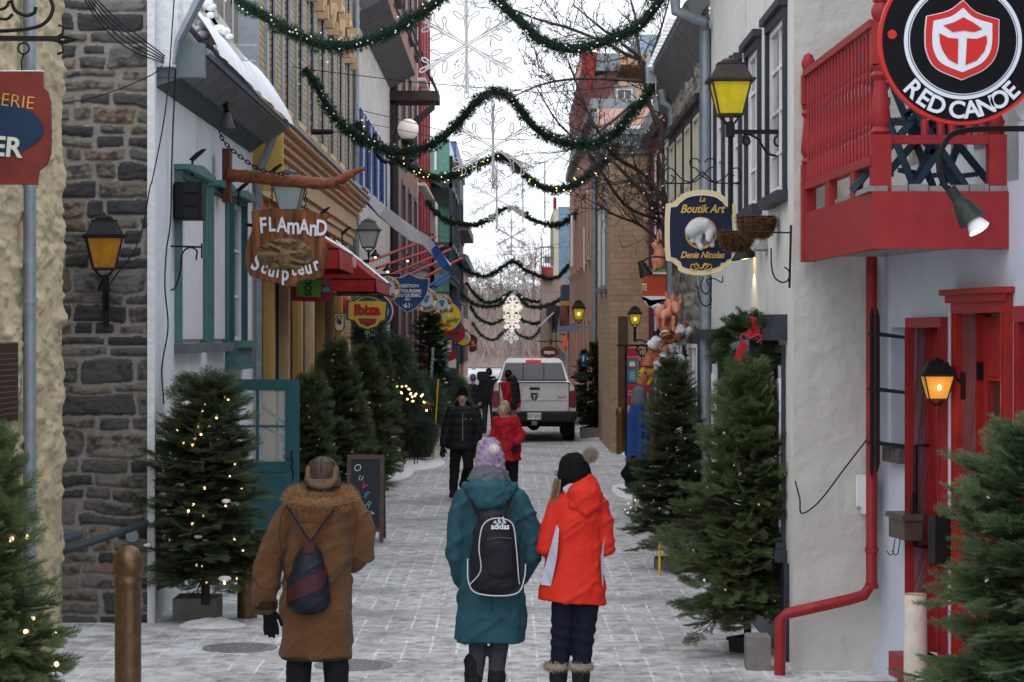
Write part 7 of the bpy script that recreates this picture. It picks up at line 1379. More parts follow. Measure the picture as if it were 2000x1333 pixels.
r_ = random.Random(6); bulbs('cluster of small yellow lights in the pine boughs on the left', [tuple(P(x+r_.uniform(-4, 4), y+r_.uniform(-4, 4), 44.2)) for x, y in ((771, 720), (782, 722), (767, 728), (781, 735), (778, 752), (786, 753), (795, 760), (800, 770), (785, 765), (803, 778), (793, 778), (806, 785), (815, 768), (824, 772), (834, 790), (833, 805), (728, 715), (735, 708), (768, 738), (790, 755), (808, 772), (820, 770), (757, 700), (749, 690))], 'yellow', 1.7)
for x, y, Y, lab in ((797, 665, 44, 'curled rust coloured leaf bow by the cedar'), (836, 795, 44.5, 'copper ribbon bow on the snowy pine boughs')):
    bw = MB()
    for a in (.3, 1.6, 2.6, 3.9, 5.2): c = P(x, y, Y); bw.tube(spline([tuple(c), (c.x+.06*math.cos(a)+.02, c.y-.04, c.z+.05*math.sin(a)), (c.x+.12*math.cos(a+.2), c.y, c.z+.1*math.sin(a+.2)), (c.x+.07*math.cos(a+.6), c.y+.02, c.z+.06*math.sin(a+.6))], 4), [(.022, .004)]*13, 6)
    bw.build('ribbon_bow', M('rust_ribbon', (.22, .09, .05), .6, .3), None, lab, 'bow')
# iron urn stand and wooden planter boxes
us_ = T('urn_stand', 'round iron plant stand with thin legs beside the wooden planter', 'plant stand', P(800, 915, 44.5)); c = P(800, 830, 44.5); m_ = MB(); m_.tube([(c.x+.22*math.cos(a), c.y+.22*math.sin(a), c.z) for a in np.linspace(0, 6.283, 20, endpoint=False)], .014, 6, closed=True)
m_.build('ring', black, us_)
for a in (.4, 2.2, 4.0, 5.4): MB().tube([(c.x+.2*math.cos(a), c.y+.2*math.sin(a), c.z), (c.x+.15*math.cos(a), c.y+.15*math.sin(a), 0)], .012, 6).build('leg', black, us_)
pb = T('planter_box', 'two-tier weathered timber planter box edged with snow on the left', 'planter', P(815, 895, 47)); fr = FC(*P(815, 897, 47)); MB(fr).box(-.35, .22, 0, .14, -3, 0).build('lower_board', wood, pb); MB(fr).box(-.33, .20, .145, .30, -3, -.02).build('upper_board', wood, pb); MB(fr).box(-.32, .19, .301, .33, -2.9, -.04).build('snow_top', snowd, pb)
mp_ = T('metal_post', 'galvanised slotted metal post leaning in front of the cedar', 'post', P(840, 775, 47)); m_ = MB(); a, b = P(838, 800, 47), P(846, 679, 47); m_.bar(tuple(a), tuple(b), .05, .03); m_.build('post', galv, mp_); m_ = MB()
for k in range(9): p = a.lerp(b, .3+k*.07); m_.box(p.x-.025, p.x+.005, p.y-.03, p.y-.014, p.z, p.z+.015)
m_.build('slots', black, mp_); MB().bar((a.x, a.y, 0), tuple(a), .08).build('lower_post', wood, mp_)
# wreath
r = np.random.default_rng(4); n = 420; a = r.uniform(0, 6.283, n); rad = .15+r.normal(0, .03, n); c = np.array([0, 0, .19]); Pn = np.stack([rad*np.cos(a), r.normal(0, .03, n)-.05, rad*np.sin(a)], -1)+c
V = place(TEMPC, Pn, np.stack([np.cos(a+.7), r.normal(-.3, .4, n), np.sin(a+.7)], -1), r.uniform(.5, .9, n), r); npmesh('greenery', V, np.arange(len(V)).reshape(-1, 3), leafmat('wreath_green', (.05, .085, .035)), wr); wr.location = P(1456, 725, 18.9)
wc = wr.location; velvet = M('red_velvet', (.42, .008, .02), .75, .3, 20, sheen=.4)
for x0, z0, pts in ((.02, .26, ((0, 0), (.03, .08), (.02, .15), (.05, .09), (.05, 0))), (.02, .26, ((0, 0), (.07, .03), (.10, .0), (.06, -.03))), (.02, .26, ((0, 0), (-.05, .04), (-.07, .0), (-.03, -.03))), (-.1, .12, ((.08, .1), (.04, 0), (.02, -.12), (.05, -.18)))):
    q_ = spline([(wc.x+x0+u, wc.y-.12, wc.z+z0+v) for u, v in pts], 5); MB().tube(q_, [(.035, .008)]*len(q_), 8).build('velvet_bow', velvet, wr, smooth=60)
for dx, dz in ((.02, .0), (-.02, .04)):
    m_ = MB(); rr_ = random.Random(2)
    for k in range(11):
        z = wc.z+dz+.12-.012*k; R_ = .032*math.sin(math.pi*(k+1.2)/13)+.006
        for j in range(9): an = j*.698+k*.35; m_.bar((wc.x+dx, wc.y-.12, z), (wc.x+dx+R_*math.cos(an), wc.y-.12+R_*math.sin(an), z-.008), .010, .005)
    m_.build('pine_cone', M('pine_cone', (.16, .10, .06), .8, .4, 30), wr)
bulbs('red berries and tiny ornaments on the ground edge by the right firs', [tuple(P(x, y, 22)) for x, y in ((1225, 985), (1232, 992), (1220, 996), (1240, 975), (1228, 1000))], 'clear', 1.0)
gr = T('dry_grass', 'arching ornamental grass tuft between the two right firs', 'plant', P(1330, 1110, 21.5)); n = 160; r = np.random.default_rng(2); D = np.stack([r.normal(-.15, .45, n), r.normal(0, .4, n), np.full(n, 1.)], -1); D /= np.linalg.norm(D, axis=1)[:, None]; strips('blades', np.stack([r.normal(0, .05, n), r.normal(0, .05, n), np.full(n, .1)], -1), D, r.uniform(.6, 1.05, n), .004, leafmat('grass_blade', (.12, .13, .08)), gr, .9, 8)
# ---------------------------------------------------------------- garlands and snowflakes
GN = np.random.default_rng(77)
def garland(pts, Y, lab, rad=.135, dens=520, nw=.0075, nl=.065, lights=46, litk='clear', wirep=None):
    pt = spline([tuple(P(a, b, Y)) for a, b in pts], 12); A = np.array(pt); seg = np.linalg.norm(np.diff(A, axis=0), axis=1); cum = np.concatenate([[0], np.cumsum(seg)]); L = cum[-1]; g = T('garland', lab, 'garland', pt[len(pt)//2], 'evergreen garlands strung across the street'); o0 = np.array(wloc(g))
    n = int(L*dens); s = np.sort(GN.uniform(0, L, n)); C = np.stack([np.interp(s, cum, A[:, k]) for k in range(3)], -1); T_ = np.stack([np.interp(s+.02, cum, A[:, k]) for k in range(3)], -1)-np.stack([np.interp(s-.02, cum, A[:, k]) for k in range(3)], -1); T_ /= np.linalg.norm(T_, axis=1)[:, None]+1e-9
    d = GN.normal(0, 1, (n, 3)); d -= T_*np.sum(d*T_, 1)[:, None]; d /= np.linalg.norm(d, axis=1)[:, None]; lum = .6+.55*vnoise(s*9, s*0, 3)+.3*vnoise(s*2.3, s*0, 5); B = C+d*(rad*.55*GN.uniform(.2, 1, n)*lum)[:, None]; dd = d+T_*GN.normal(.2, .6, n)[:, None]; dd /= np.linalg.norm(dd, axis=1)[:, None]
    V = []
    for k in range(6):
        nd = dd+GN.normal(0, .45, (n, 3)); nd /= np.linalg.norm(nd, axis=1)[:, None]; sd = np.cross(nd, GN.normal(0, 1, (n, 3))); sd /= np.linalg.norm(sd, axis=1)[:, None]; V.append(np.stack([B-sd*nw/2, B+sd*nw/2, B+nd*(nl*GN.uniform(.7, 1.1, n)*lum)[:, None]], 1).reshape(-1, 3))
    V = np.concatenate(V)-o0; npmesh('foliage', V, np.arange(len(V)).reshape(-1, 3), garm, g)
    mb = MB(); mb.tube(pt[::3]+[pt[-1]], rad*.38, 6); mb.build('core', M('garland_core', (.008, .02, .014), .9, .2), g)
    for i in range(lights):
        j = (i+.5)*L/lights; c = np.array([np.interp(j, cum, A[:, k]) for k in range(3)])+GN.normal(0, rad*.5, 3)+np.array([0, -rad*.5, 0]); o = bpy.data.objects.new('light_bulb', bulb_mes[litk]); COL.objects.link(o); o.parent = g; o.location = Vector(c)-g.location; o.rotation_euler = (GN.uniform(0, 6), GN.uniform(0, 6), 0); o.scale = ((1.0+Y/60)*(.55 if litk == 'clear' else .5),)*3
    if wirep: MB().tube([tuple(P(a, b, Y)) for a, b in wirep], .006, 4).build('wire', cable_m, g)
    return g
garland([(455, -8), (480, 12), (520, 35), (560, 60), (610, 82), (650, 90), (690, 88), (740, 72), (790, 48), (830, 22), (870, -12)], 25, 'nearest garland, its left swag dipping over the yellow brick wall')
garland([(960, -10), (990, 18), (1020, 45), (1050, 75), (1090, 92), (1130, 95), (1170, 85), (1215, 68), (1250, 50), (1275, 20), (1298, -12)], 25, 'nearest garland, its right swag dipping in front of the bare branches')
garland([(594, 135), (615, 160), (635, 200), (660, 235), (695, 268), (740, 288), (790, 298), (850, 280), (895, 240), (930, 200), (965, 180), (1000, 195), (1040, 245), (1075, 270), (1120, 282), (1160, 282), (1200, 262), (1230, 225), (1262, 190), (1275, 165)], 33.6, 'second garland, peaking in the middle above the second snowflake', rad=.135, nw=.010, nl=.07, lights=60, wirep=[(543, 125), (594, 135), (800, 160), (1060, 182), (1275, 165), (1385, 137)])
garland([(695, 240), (720, 272), (760, 300), (800, 328), (850, 348), (900, 338), (950, 315), (975, 306), (1000, 318), (1040, 355), (1080, 372), (1120, 362), (1160, 335), (1195, 300), (1205, 280)], 46, 'third garland with bright lights along its left dip', rad=.15, nw=.013, nl=.08, dens=420, litk='yellow', lights=80, wirep=[(690, 236), (820, 262), (1000, 306), (1205, 280), (1300, 262)])
for i, (pts, Y) in enumerate(((((832, 392), (850, 415), (875, 432), (920, 440), (955, 430), (985, 408), (1010, 410), (1045, 432), (1090, 440), (1120, 422), (1150, 395)), 76), (((874, 482), (890, 508), (915, 530), (950, 540), (985, 520), (1003, 510), (1030, 530), (1080, 545), (1110, 520), (1136, 485)), 96), (((910, 552), (930, 578), (955, 592), (990, 578), (1003, 570), (1020, 582), (1055, 590), (1095, 565), (1115, 532)), 118), (((890, 562), (915, 588), (940, 598), (975, 596), (1002, 570), (1030, 598), (1065, 598), (1090, 588), (1110, 572)), 108), (((918, 598), (935, 622), (960, 633), (990, 620), (1001, 605), (1020, 625), (1050, 632), (1075, 612), (1105, 585)), 132), (((922, 630), (940, 655), (965, 664), (988, 645), (1000, 640), (1015, 655), (1040, 660), (1062, 632)), 150))):
    garland(pts, Y, ('fourth', 'fifth', 'sixth', 'seventh', 'eighth', 'farthest')[i]+' garland counted from the camera, thin against the pale sky', rad=.16, nw=.028, nl=.10, dens=150, lights=0, wirep=[(pts[0][0]-25, pts[0][1]-3), pts[0], pts[-1], (pts[-1][0]+15, pts[-1][1]-3)])
def snowflake(cx, cy, Rp, Y, lab, mat, r=.008, top=None):
    c = P(cx, cy, Y); R_ = Rp/F*Y; g = T('snowflake_light', lab, 'snowflake light', c, 'rope light snowflakes over the street')
    for k in range(6):
        a = R(90+60*k); u = Vector((math.cos(a), 0, math.sin(a))); v = Vector((-u.z, 0, u.x)); m_ = MB(); Lp = lambda s, t: tuple(c+u*(R_*s)+v*(R_*t)+Vector((0, .01*math.sin(s*9), 0)))
        for s in (-1, 1): m_.tube([Lp(0, .018*s), Lp(.88, .018*s)], r, 5)
        m_.tube([Lp(.84, -.03), Lp(.84, .03), Lp(.96, .035), Lp(1.0, 0), Lp(.96, -.035)], r, 5, closed=True)
        for t0, ll in ((.44, .30), (.70, .24)):
            for s in (-1, 1):
                dx, dy = math.cos(.95), math.sin(.95)*s; e = lambda q_, w_: Lp(t0+dx*q_-dy*w_*1., dy*q_+dx*w_)
                m_.tube(spline([Lp(t0-.16, .02*s), e(.08, -.02), e(ll*.8, -.035), e(ll, 0), e(ll*.8, .035), e(.1, .03), Lp(t0+.12, .02*s)], 4), r, 5)
        m_.build('arm', mat, g)
    m_ = MB(); m_.tube([(c.x, c.y+.02, c.z-R_*.9), (c.x, c.y+.02, c.z+R_*(1.35 if top is None else top))], r*.8, 4); m_.build('rod', ropel, g)
    return g
snowflake(911, 88, 106, 25.2, 'largest and nearest snowflake, partly above the frame', ropel, .0085); snowflake(963, 288, 92, 33.8, 'second snowflake hanging from the peak of the second garland', ropel, .008); snowflake(970, 389, 66, 46.2, 'third snowflake under the third garland', ropel, .008); snowflake(999, 463, 36, 76, 'small fourth snowflake in the open sky', ropel, .012); snowflake(1005, 552, 26, 96, 'fifth snowflake, just above the lit cluster', ropel, .013)
for i, (x, y, Rp, Y) in enumerate(((1001, 592, 22, 108), (1000, 612, 20, 118), (1000, 632, 18, 132), (998, 655, 17, 150))): snowflake(x, y, Rp, Y, ('upper', 'second', 'third', 'lowest')[i]+' warm lit snowflake of the far cluster', ropew if i < 3 else ropel, .028, top=1.1)
for i, (x, y0, y1, Y) in enumerate(((1021, 330, 436, 60), (1064, 316, 428, 60), (1117, 421, 520, 60), (1141, 445, 530, 62))):
    a, b = P(x, y0, Y), P(x, y1, Y); MB().tube([tuple(a), tuple(b)], .022 if i != 2 else .035, 6).build('light_tube', whitep, None, ('first', 'second', 'third and thickest', 'fourth')[i]+' white light tube from the left hanging in the sky', 'light tube', 'hanging white light tubes')
for y0, y1, x0, x1, Y, lab in ((215, 262, 700, 1290, 40, 'thin wire sagging under the second garland'), (455, 480, 830, 1150, 76, 'thin wire across the street below the fourth garland')):
    MB().tube(spline([tuple(P(x0, y0, Y)), tuple(P((x0+x1)/2, y1+12, Y)), tuple(P(x1, y0+8, Y))], 6), .006, 4).build('cable', cable_m, None, lab, 'cable', 'cables along the facades')
# ---------------------------------------------------------------- bare trees
def bare(name, lab, root, limbs, seed, depth=3, mat=barkg, nsub=9, spread=.9, minr=.004, len0=1.1, group=None, kind=None, lights=False):
    r = np.random.default_rng(seed); segs = []; t = T(name, lab, 'tree', root, group, kind); 
    def grow(p, d, L, rad, dep):
        n = 5; pts = [p]; 
        for k in range(n): d = d+r.normal(0, .16, 3)+np.array([0, 0, .03]); d /= np.linalg.norm(d); p = p+d*L/n; pts.append(p)
        segs.append((pts, np.linspace(rad, max(minr, rad*.3), n+1)))
        if dep > 0:
            for k in range(nsub if dep > 1 else nsub//2+2): j = r.integers(1, n+1); dd = d+r.normal(0, spread*.62, 3); dd /= np.linalg.norm(dd); grow(pts[j], dd, L*r.uniform(.35, .7), max(minr, rad*.45), dep-1)
    limbs_m = MB()
    for pts, r0 in limbs:
        sp_ = spline([tuple(p) for p in pts], 4); rr = np.linspace(r0, r0*.3, len(sp_)); limbs_m.tube(sp_, [float(x) for x in rr], 8)
        for j in range(2, len(sp_), 1):
            for _ in range(1):
                d = np.array(Vector(sp_[j])-Vector(sp_[j-1])); d /= np.linalg.norm(d)+1e-9; dd = d*.8+r.normal(0, spread*.6, 3); dd /= np.linalg.norm(dd); grow(np.array(sp_[j]), dd, len0*r.uniform(.5, 1.1), max(minr, float(rr[j])*.45), depth-1)
    limbs_m.build('trunk', mat, t)
    V, Fa = [], []; base = 0
    for pts, rad in segs:
        A = np.array(pts); d = np.diff(A, axis=0); d = np.vstack([d, d[-1:]]); d /= np.linalg.norm(d, axis=1)[:, None]; s = np.cross(d, [0.3, .9, .1]); s /= np.linalg.norm(s, axis=1)[:, None]; u = np.cross(d, s); m = len(A)
        for k in range(3): a = k*2.094; V.append(A+(s*math.cos(a)+u*math.sin(a))*rad[:, None])
        for k in range(3):
            k2 = (k+1) % 3
            for j in range(m-1): Fa.append((base+k*m+j, base+k2*m+j, base+k2*m+j+1, base+k*m+j+1))
        base += 3*m
    npmesh('crown', np.concatenate(V)-np.array(root), np.array(Fa), mat, t); return t, segs
Yt = 36; q = lambda a, b, Y=Yt: P(a, b, Y)
bt, sg = bare('bare_tree', 'large leafless tree with snowy branches reaching over the street from the right', (2.55, 36, 0), [
    ([Vector((2.5, 36, 0)), Vector((2.52, 36, 2)), q(1312, 460), q(1300, 400), q(1285, 300)], .085), ([q(1306, 470), q(1262, 380), q(1230, 350), q(1190, 310), q(1150, 290, 37)], .045), ([q(1300, 400), q(1262, 345), q(1200, 305, 35), q(1170, 260, 34), q(1140, 200, 34), q(1110, 120, 34)], .038), ([q(1292, 300), q(1290, 200), q(1265, 130), q(1220, 105), q(1185, 85, 35), q(1110, 55, 34), q(1050, 38, 33), q(980, 10, 33)], .042),
    ([q(1285, 250), q(1262, 180), q(1248, 100), q(1240, 30), q(1225, -20)], .038), ([q(1255, 160), q(1200, 155, 35), q(1120, 155, 34), q(1060, 165, 34), q(1000, 190, 33)], .03), ([q(1240, 200), q(1180, 250, 35), q(1120, 290, 34), q(1070, 300, 34)], .025), ([q(1300, 480), q(1250, 440), q(1200, 420, 35), q(1165, 395, 35)], .03), ([q(1290, 430), q(1220, 400, 35), q(1150, 300, 34), q(1090, 240, 34), q(1050, 175, 33)], .03), ([q(1270, 120), q(1290, 60), q(1310, -10)], .03), ([q(1248, 110), q(1180, 60, 34), q(1120, 10, 34)], .03)], 5, depth=3, nsub=4, minr=.0042, len0=.8, mat=M('dark_bark', (.085, .070, .062), .9, .3, 10))
r_ = random.Random(9); pool = [s for s in sg if r_.random() < .12]; bulbs('tiny white lights wound along the bare tree branches', [tuple(s[0][r_.randrange(1, 5)]) for s in pool[:90]], 'clear', 1.1)
for i, (px, Y, H, s_) in enumerate(((948, 190, 8, 'pale leafless tree far down the street, left of the snowflakes'), (985, 210, 9.5, 'leafless tree at the street end behind the lit snowflakes'), (1035, 200, 11, 'tall fine leafless tree against the sky over the pickup'), (1062, 175, 8.5, 'leafless tree beside the round lookout balcony'), (925, 170, 7, 'leafless tree at the end of the left row'))):
    X = (px-1000)/F*Y; ro = (X, Y, 0); V_ = Vector(ro); rr_ = random.Random(i); lim = [([V_, V_+Vector((.1, 0, H*.35)), V_+Vector((rr_.uniform(-.6, .6), 0, H*.9))], .14)]+[([V_+Vector((.05, 0, H*(.2+.07*k))), V_+Vector((rr_.uniform(-1.6, 1.6), rr_.uniform(-1, 1), H*(.5+.06*k))), V_+Vector((rr_.uniform(-2.6, 2.6), 0, H*(.75+.05*k)))], .07) for k in range(5)]
    bare('bare_tree', s_, ro, lim, i+30, depth=3, nsub=5, minr=.012, len0=2.1, mat=M('pale_bark', (.22, .18, .16), .9, .2), group='leafless trees at the far end')
# wooded hill at the end of the street
n = 40; a, b = np.meshgrid(np.linspace(-90, 90, 60), np.linspace(0, 130, 30)); Hh = (b/130)**.7*6*(.86+.28*fbm(a*.06, b*.05, 4, 3))*.78+.05; V = np.stack([a, 178+b, Hh], -1).reshape(-1, 3); i_ = np.arange(60*30).reshape(30, 60)
o = npmesh('hill', V, np.stack([i_[:-1, :-1], i_[:-1, 1:], i_[1:, 1:], i_[1:, :-1]], -1).reshape(-1, 4), M('hillside', (.24, .19, .17), .95, .3, .3)); tag(o, kind='structure')
r = np.random.default_rng(12); N = 26000; x = r.uniform(-16, 16, N); y = r.uniform(0, 110, N); zb = (y/130)**.7*6*(.86+.28*fbm(x*.06, y*.05, 4, 3))*.78+.05; z0 = zb+r.uniform(0, 1.6, N); D = np.stack([r.normal(0, .28, N), r.normal(0, .28, N), np.ones(N)], -1); D /= np.linalg.norm(D, axis=1)[:, None]
o = strips('far_wood', np.stack([x, y+178, z0], -1), D, r.uniform(1.5, 4.0, N), .035, M('winter_twigs', (.34, .27, .24), .95, .35, .5), None, 0, 2); tag(o, 'brown leafless wood covering the hill at the end of the street', kind='stuff')
# ---------------------------------------------------------------- pickup truck
tk = T('pickup_truck', 'dusty silver pickup truck parked facing away in the middle of the street', 'pickup', (.52, 55, 0))
tp = M('silver_paint', (.66, .66, .67), .35, .08, 3, metal=.3, coat=.4, stain=((.42, .39, .36), 3, .56, .5)); tdk = M('black_plastic', (.022, .023, .025), .6, .3, 12); tyre = M('tyre_rubber', (.016, .016, .017), .85, .2, 20, .4, 60)
def TB(name, mat, fn, par=tk, **k): m_ = MB(); fn(m_); return m_.build(name, mat, par, local=True, **k)
def loft(m_, rings): 
    k = len(m_.v); n = len(rings[0])
    for r_ in rings: m_.v += [Vector(p) for p in r_]
    for i in range(len(rings)-1):
        for j in range(n): m_.f.append((k+i*n+j, k+i*n+(j+1) % n, k+(i+1)*n+(j+1) % n, k+(i+1)*n+j))
    m_.f += [tuple(k+j for j in range(n))[::-1], tuple(k+(len(rings)-1)*n+j for j in range(n))]
def sec(y, hw, zb, zt, tw, e=.08): return [(-hw+.03, y, zb), (hw-.03, y, zb), (hw, y, zb+.1), (hw, y, (zb+zt)/2), (hw-(hw-tw)*.6, y, zt-e), (tw-.05, y, zt), (-tw+.05, y, zt), (-hw+(hw-tw)*.6, y, zt-e), (-hw, y, (zb+zt)/2), (-hw, y, zb+.1)]
TB('body', tp, lambda m: loft(m, [sec(.10, .97, .62, 1.36, .90), sec(.2, .985, .58, 1.385, .91), sec(2.0, 1.0, .5, 1.40, .92), sec(4.4, 1.0, .5, 1.36, .92), sec(5.6, .96, .5, 1.25, .85), sec(5.8, .85, .55, 1.05, .8)]), smooth=40)
TB('cab', tp, lambda m: loft(m, [[(-.86, 1.95, 1.36), (.86, 1.95, 1.36), (.80, 2.0, 1.55), (.70, 2.08, 1.86), (.62, 2.12, 1.93), (-.62, 2.12, 1.93), (-.70, 2.08, 1.86), (-.80, 2.0, 1.55)], [(-.9, 4.6, 1.36), (.9, 4.6, 1.36), (.82, 4.2, 1.55), (.72, 3.8, 1.86), (.62, 3.7, 1.93), (-.62, 3.7, 1.93), (-.72, 3.8, 1.86), (-.82, 4.2, 1.55)]]), smooth=40)
def rw(m): m.add([(-.79, 1.975, 1.42), (.79, 1.975, 1.42), (.68, 2.062, 1.83), (-.68, 2.062, 1.83), (-.79, 1.96, 1.42), (.79, 1.96, 1.42), (.68, 2.045, 1.83), (-.68, 2.045, 1.83)], [(0, 1, 2, 3), (4, 5, 6, 7), (0, 1, 5, 4), (2, 3, 7, 6), (1, 2, 6, 5), (0, 3, 7, 4)])
w_ = TB('rear_window', glassmat('truck_glass', (.015, .02, .028), .12), rw); TB('window_seal', tdk, lambda m: m.bar((-.25, 1.955, 1.42), (-.25, 2.04, 1.83), .02).bar((.25, 1.955, 1.42), (.25, 2.04, 1.83), .02).bar((-.8, 1.955, 1.41), (.8, 1.955, 1.41), .03), w_)
TB('tailgate', tp, lambda m: m.box(-.80, .80, .075, .12, .72, 1.36).box(-.80, .80, .068, .076, .96, .975).box(-.80, .80, .06, .10, 1.33, 1.37), bevel=.012)
TB('tailgate_gap', tdk, lambda m: m.box(-.825, -.805, .07, .11, .72, 1.37).box(.805, .825, .07, .11, .72, 1.37).box(-.84, .84, .08, .4, 1.372, 1.395)); TB('tailgate_handle', tdk, lambda m: m.box(-.11, .13, .05, .08, 1.22, 1.28), bevel=.01)
for s_ in (-1, 1): 
    TB('tail_light', M('tail_light_red', (.20, .02, .03), .25, .3, 5, coat=.6), lambda m: m.box(s_*.90-.075, s_*.90+.075, .07, .16, .80, 1.2), bevel=.02)
    TB('wing_mirror', tdk, lambda m: m.box(s_*1.24-.15, s_*1.24+.15, 3.35, 3.47, 1.36, 1.6).bar((s_*.9, 3.5, 1.45), (s_*1.2, 3.42, 1.45), .06), bevel=.03)
    for y in (1.15, 4.75):
        o = TB('wheel', tyre, lambda m: m.lathe([(.22, -.13), (.36, -.14), (.40, -.11), (.405, 0), (.40, .11), (.36, .14), (.22, .13)], (s_*.83, y, .40), 28, 'x'), smooth=40); TB('rim', M('alloy', (.4, .4, .4), .35, .1, metal=.6), lambda m: m.lathe([(.02, -.1), (.21, -.12), (.215, .0), (.21, .12), (.02, .1)], (s_*.83, y, .40), 20, 'x'), o)
TB('bumper', tdk, lambda m: loft(m, [[(-1.0, .25, .50), (1.0, .25, .50), (1.0, .25, .74), (-1.0, .25, .74)], [(-.95, -.02, .47), (.95, -.02, .47), (.97, -.02, .71), (-.97, -.02, .71)], [(-.86, -.06, .50), (.86, -.06, .50), (.86, -.06, .68), (-.86, -.06, .68)]]), bevel=.02)
TB('underbody', M('underbody', (.015, .014, .014), .9, .3), lambda m: m.box(-.78, .78, .3, 5.5, .38, .62).tube([(-.7, 1.15, .38), (.7, 1.15, .38)], .06, 8).ball((0, 1.15, .38), .16, 10)); TB('hitch', M('hitch_metal', (.25, .25, .25), .5, .2, metal=.5), lambda m: m.box(-.06, .06, -.08, .3, .40, .50).box(-.025, .035, -.1, -.07, .43, .47))
TB('brake_light', M('brake_red', (.5, .01, .015), .3, .1, emit=(1, .05, .05), es=.35), lambda m: m.box(-.19, .19, 2.03, 2.1, 1.84, 1.90), bevel=.01); TB('licence_plate', whitep, lambda m: m.box(-.16, .16, -.075, -.06, .53, .69))
fT = Fr((.52, 55-.078, 0), (1, 0, 0), (0, -1, 0)); tex('037 2VQ', .11, fT, M('plate_blue', (.10, .12, .22), .5, .1), tk, 0, .61, 0, off=.001, sx=.8); tex('4x4', .09, Fr((.52, 55.07, 0), (1, 0, 0), (0, -1, 0)), M('badge_grey', (.16, .16, .16), .4, .1), tk, .62, 1.05, .004, shear=.3, sx=1.5)
TB('ram_badge', M('badge_dark', (.05, .05, .055), .3, .2, metal=.5), lambda m: [setattr(m, 'T', Fr((0, .066, 0), (1, 0, 0), (0, -1, 0))), m.prism([(-.09, 1.15), (.09, 1.15), (.085, 1.06), (.05, 1.0), (0, .97), (-.05, 1.0), (-.085, 1.06)], 0, .012)]); TB('badge_horns', M('badge_chrome', (.6, .6, .6), .25, .1, metal=.7), lambda m: [setattr(m, 'T', Fr((0, .052, 0), (1, 0, 0), (0, -1, 0))), m.tube([(-.015, 1.05, 0), (-.04, 1.12, 0), (-.07, 1.1, 0), (-.065, 1.05, 0)], .008, 5).tube([(.015, 1.05, 0), (.04, 1.12, 0), (.07, 1.1, 0), (.065, 1.05, 0)], .008, 5).prism([(-.02, 1.1), (.02, 1.1), (.012, 1.0), (-.012, 1.0)], 0, .01)])
# ---------------------------------------------------------------- people
skin = M('skin', (.50, .28, .21), .55, .12, 12); hairg = M('grey_hair', (.36, .30, .25), .8, .35, 50, .8, 90); eyew = M('eye_white', (.7, .68, .65), .3, 0); dark = M('dark_line', (.04, .02, .02), .6, 0)
def cloth(amp=.010, f=7):
    def d(c, n):
        x, y, z = c[:, 0], c[:, 1], c[:, 2]; a = fbm(x*f*.8+z*2.2+3, z*f*.55+y*f*.8, 4, 5); b = fbm(x*f*.7-z*f*.9+9, y*f+z*3, 3, 8)
        return amp*((a-.47)*1.6+1.3*((1-np.abs(2*b-.95))**5-.35)+.35*np.sin(z*30+a*22)*np.clip(b*3-1.1, 0, 1))
    return d
class Fig:
    def __init__(s, lab, Y, px): s.Y = Y; s.t = T('person', lab, 'person', ((px-1000)/F*Y, Y, 0))
    def q(s, p): v = P(p[0], p[1], s.Y); v.y -= (p[2] if len(p) > 2 else 0); return tuple(v)
    def part(s, name, mat, caps, vox=.012, sm=3, disp=None, n=14, parent=None):
        m_ = MB()
        for pts, r_, *fl in caps:
            ref = (0, 1, 0) if abs(s.q(pts[0])[2]-s.q(pts[-1])[2]) > .04 else None
            (m_.tube if fl else m_.cap)([s.q(p) for p in pts], r_, n, ref=ref)
        return remesh(m_, vox, name, mat, parent or s.t, sm, disp)
def fingers(f, w, d, size=1., curl=.3):
    """five separate fingers from wrist pixel w heading along pixel direction d"""
    u = F/f.Y; L = math.hypot(*d); dx, dy = d[0]/L, d[1]/L; nx, ny = -dy, dx; c = []; W = lambda a, b, e=0: (w[0]+(dx*a+nx*b)*u*size, w[1]+(dy*a+ny*b)*u*size, (w[2] if len(w) > 2 else 0)+e*size)
    c.append(([W(-.02, 0), W(.03, 0), W(.075, 0)], [(.026*size, .02*size), (.036*size, .018*size), (.038*size, .017*size)]))
    for i, (b, l) in enumerate(((-.030, .062), (-.010, .075), (.010, .070), (.029, .055))): c.append(([W(.07, b), W(.07+l*.5, b*1.15, curl*.02), W(.07+l, b*1.1, curl*.06)], [.0105*size, .0098*size, .0085*size]))
    c.append(([W(.02, -.03), W(.05, -.055, .01), W(.085, -.062, .02)], [.014*size, .012*size, .010*size])); return c
def face(f, hx, hy, hr=.095, look=0):
    u = F/f.Y; e = .004
    for s_ in (-1, 1):
        m_ = MB(); m_.ball(f.q((hx+(look+s_*.033)*u, hy-.008*u, hr*.98)), (.016, .010, .009), 8); m_.build('eye', eyew, f.t); m_ = MB(); m_.ball(f.q((hx+(look+s_*.033)*u, hy-.006*u, hr*1.07)), (.008, .004, .008), 8); m_.build('pupil', dark, f.t)
        MB().tube([f.q((hx+(look+s_*.016)*u, hy-.030*u, hr*1.03)), f.q((hx+(look+s_*.055)*u, hy-.028*u, hr*.93))], .0055, 5).build('eyebrow', hairg, f.t)
    MB().tube([f.q((hx+(look-.024)*u, hy+.052*u, hr*.98)), f.q((hx+look*u, hy+.050*u, hr*1.05)), f.q((hx+(look+.024)*u, hy+.052*u, hr*.98))], .006, 6).build('mouth', M('lips', (.36, .13, .11), .5, .1), f.t)
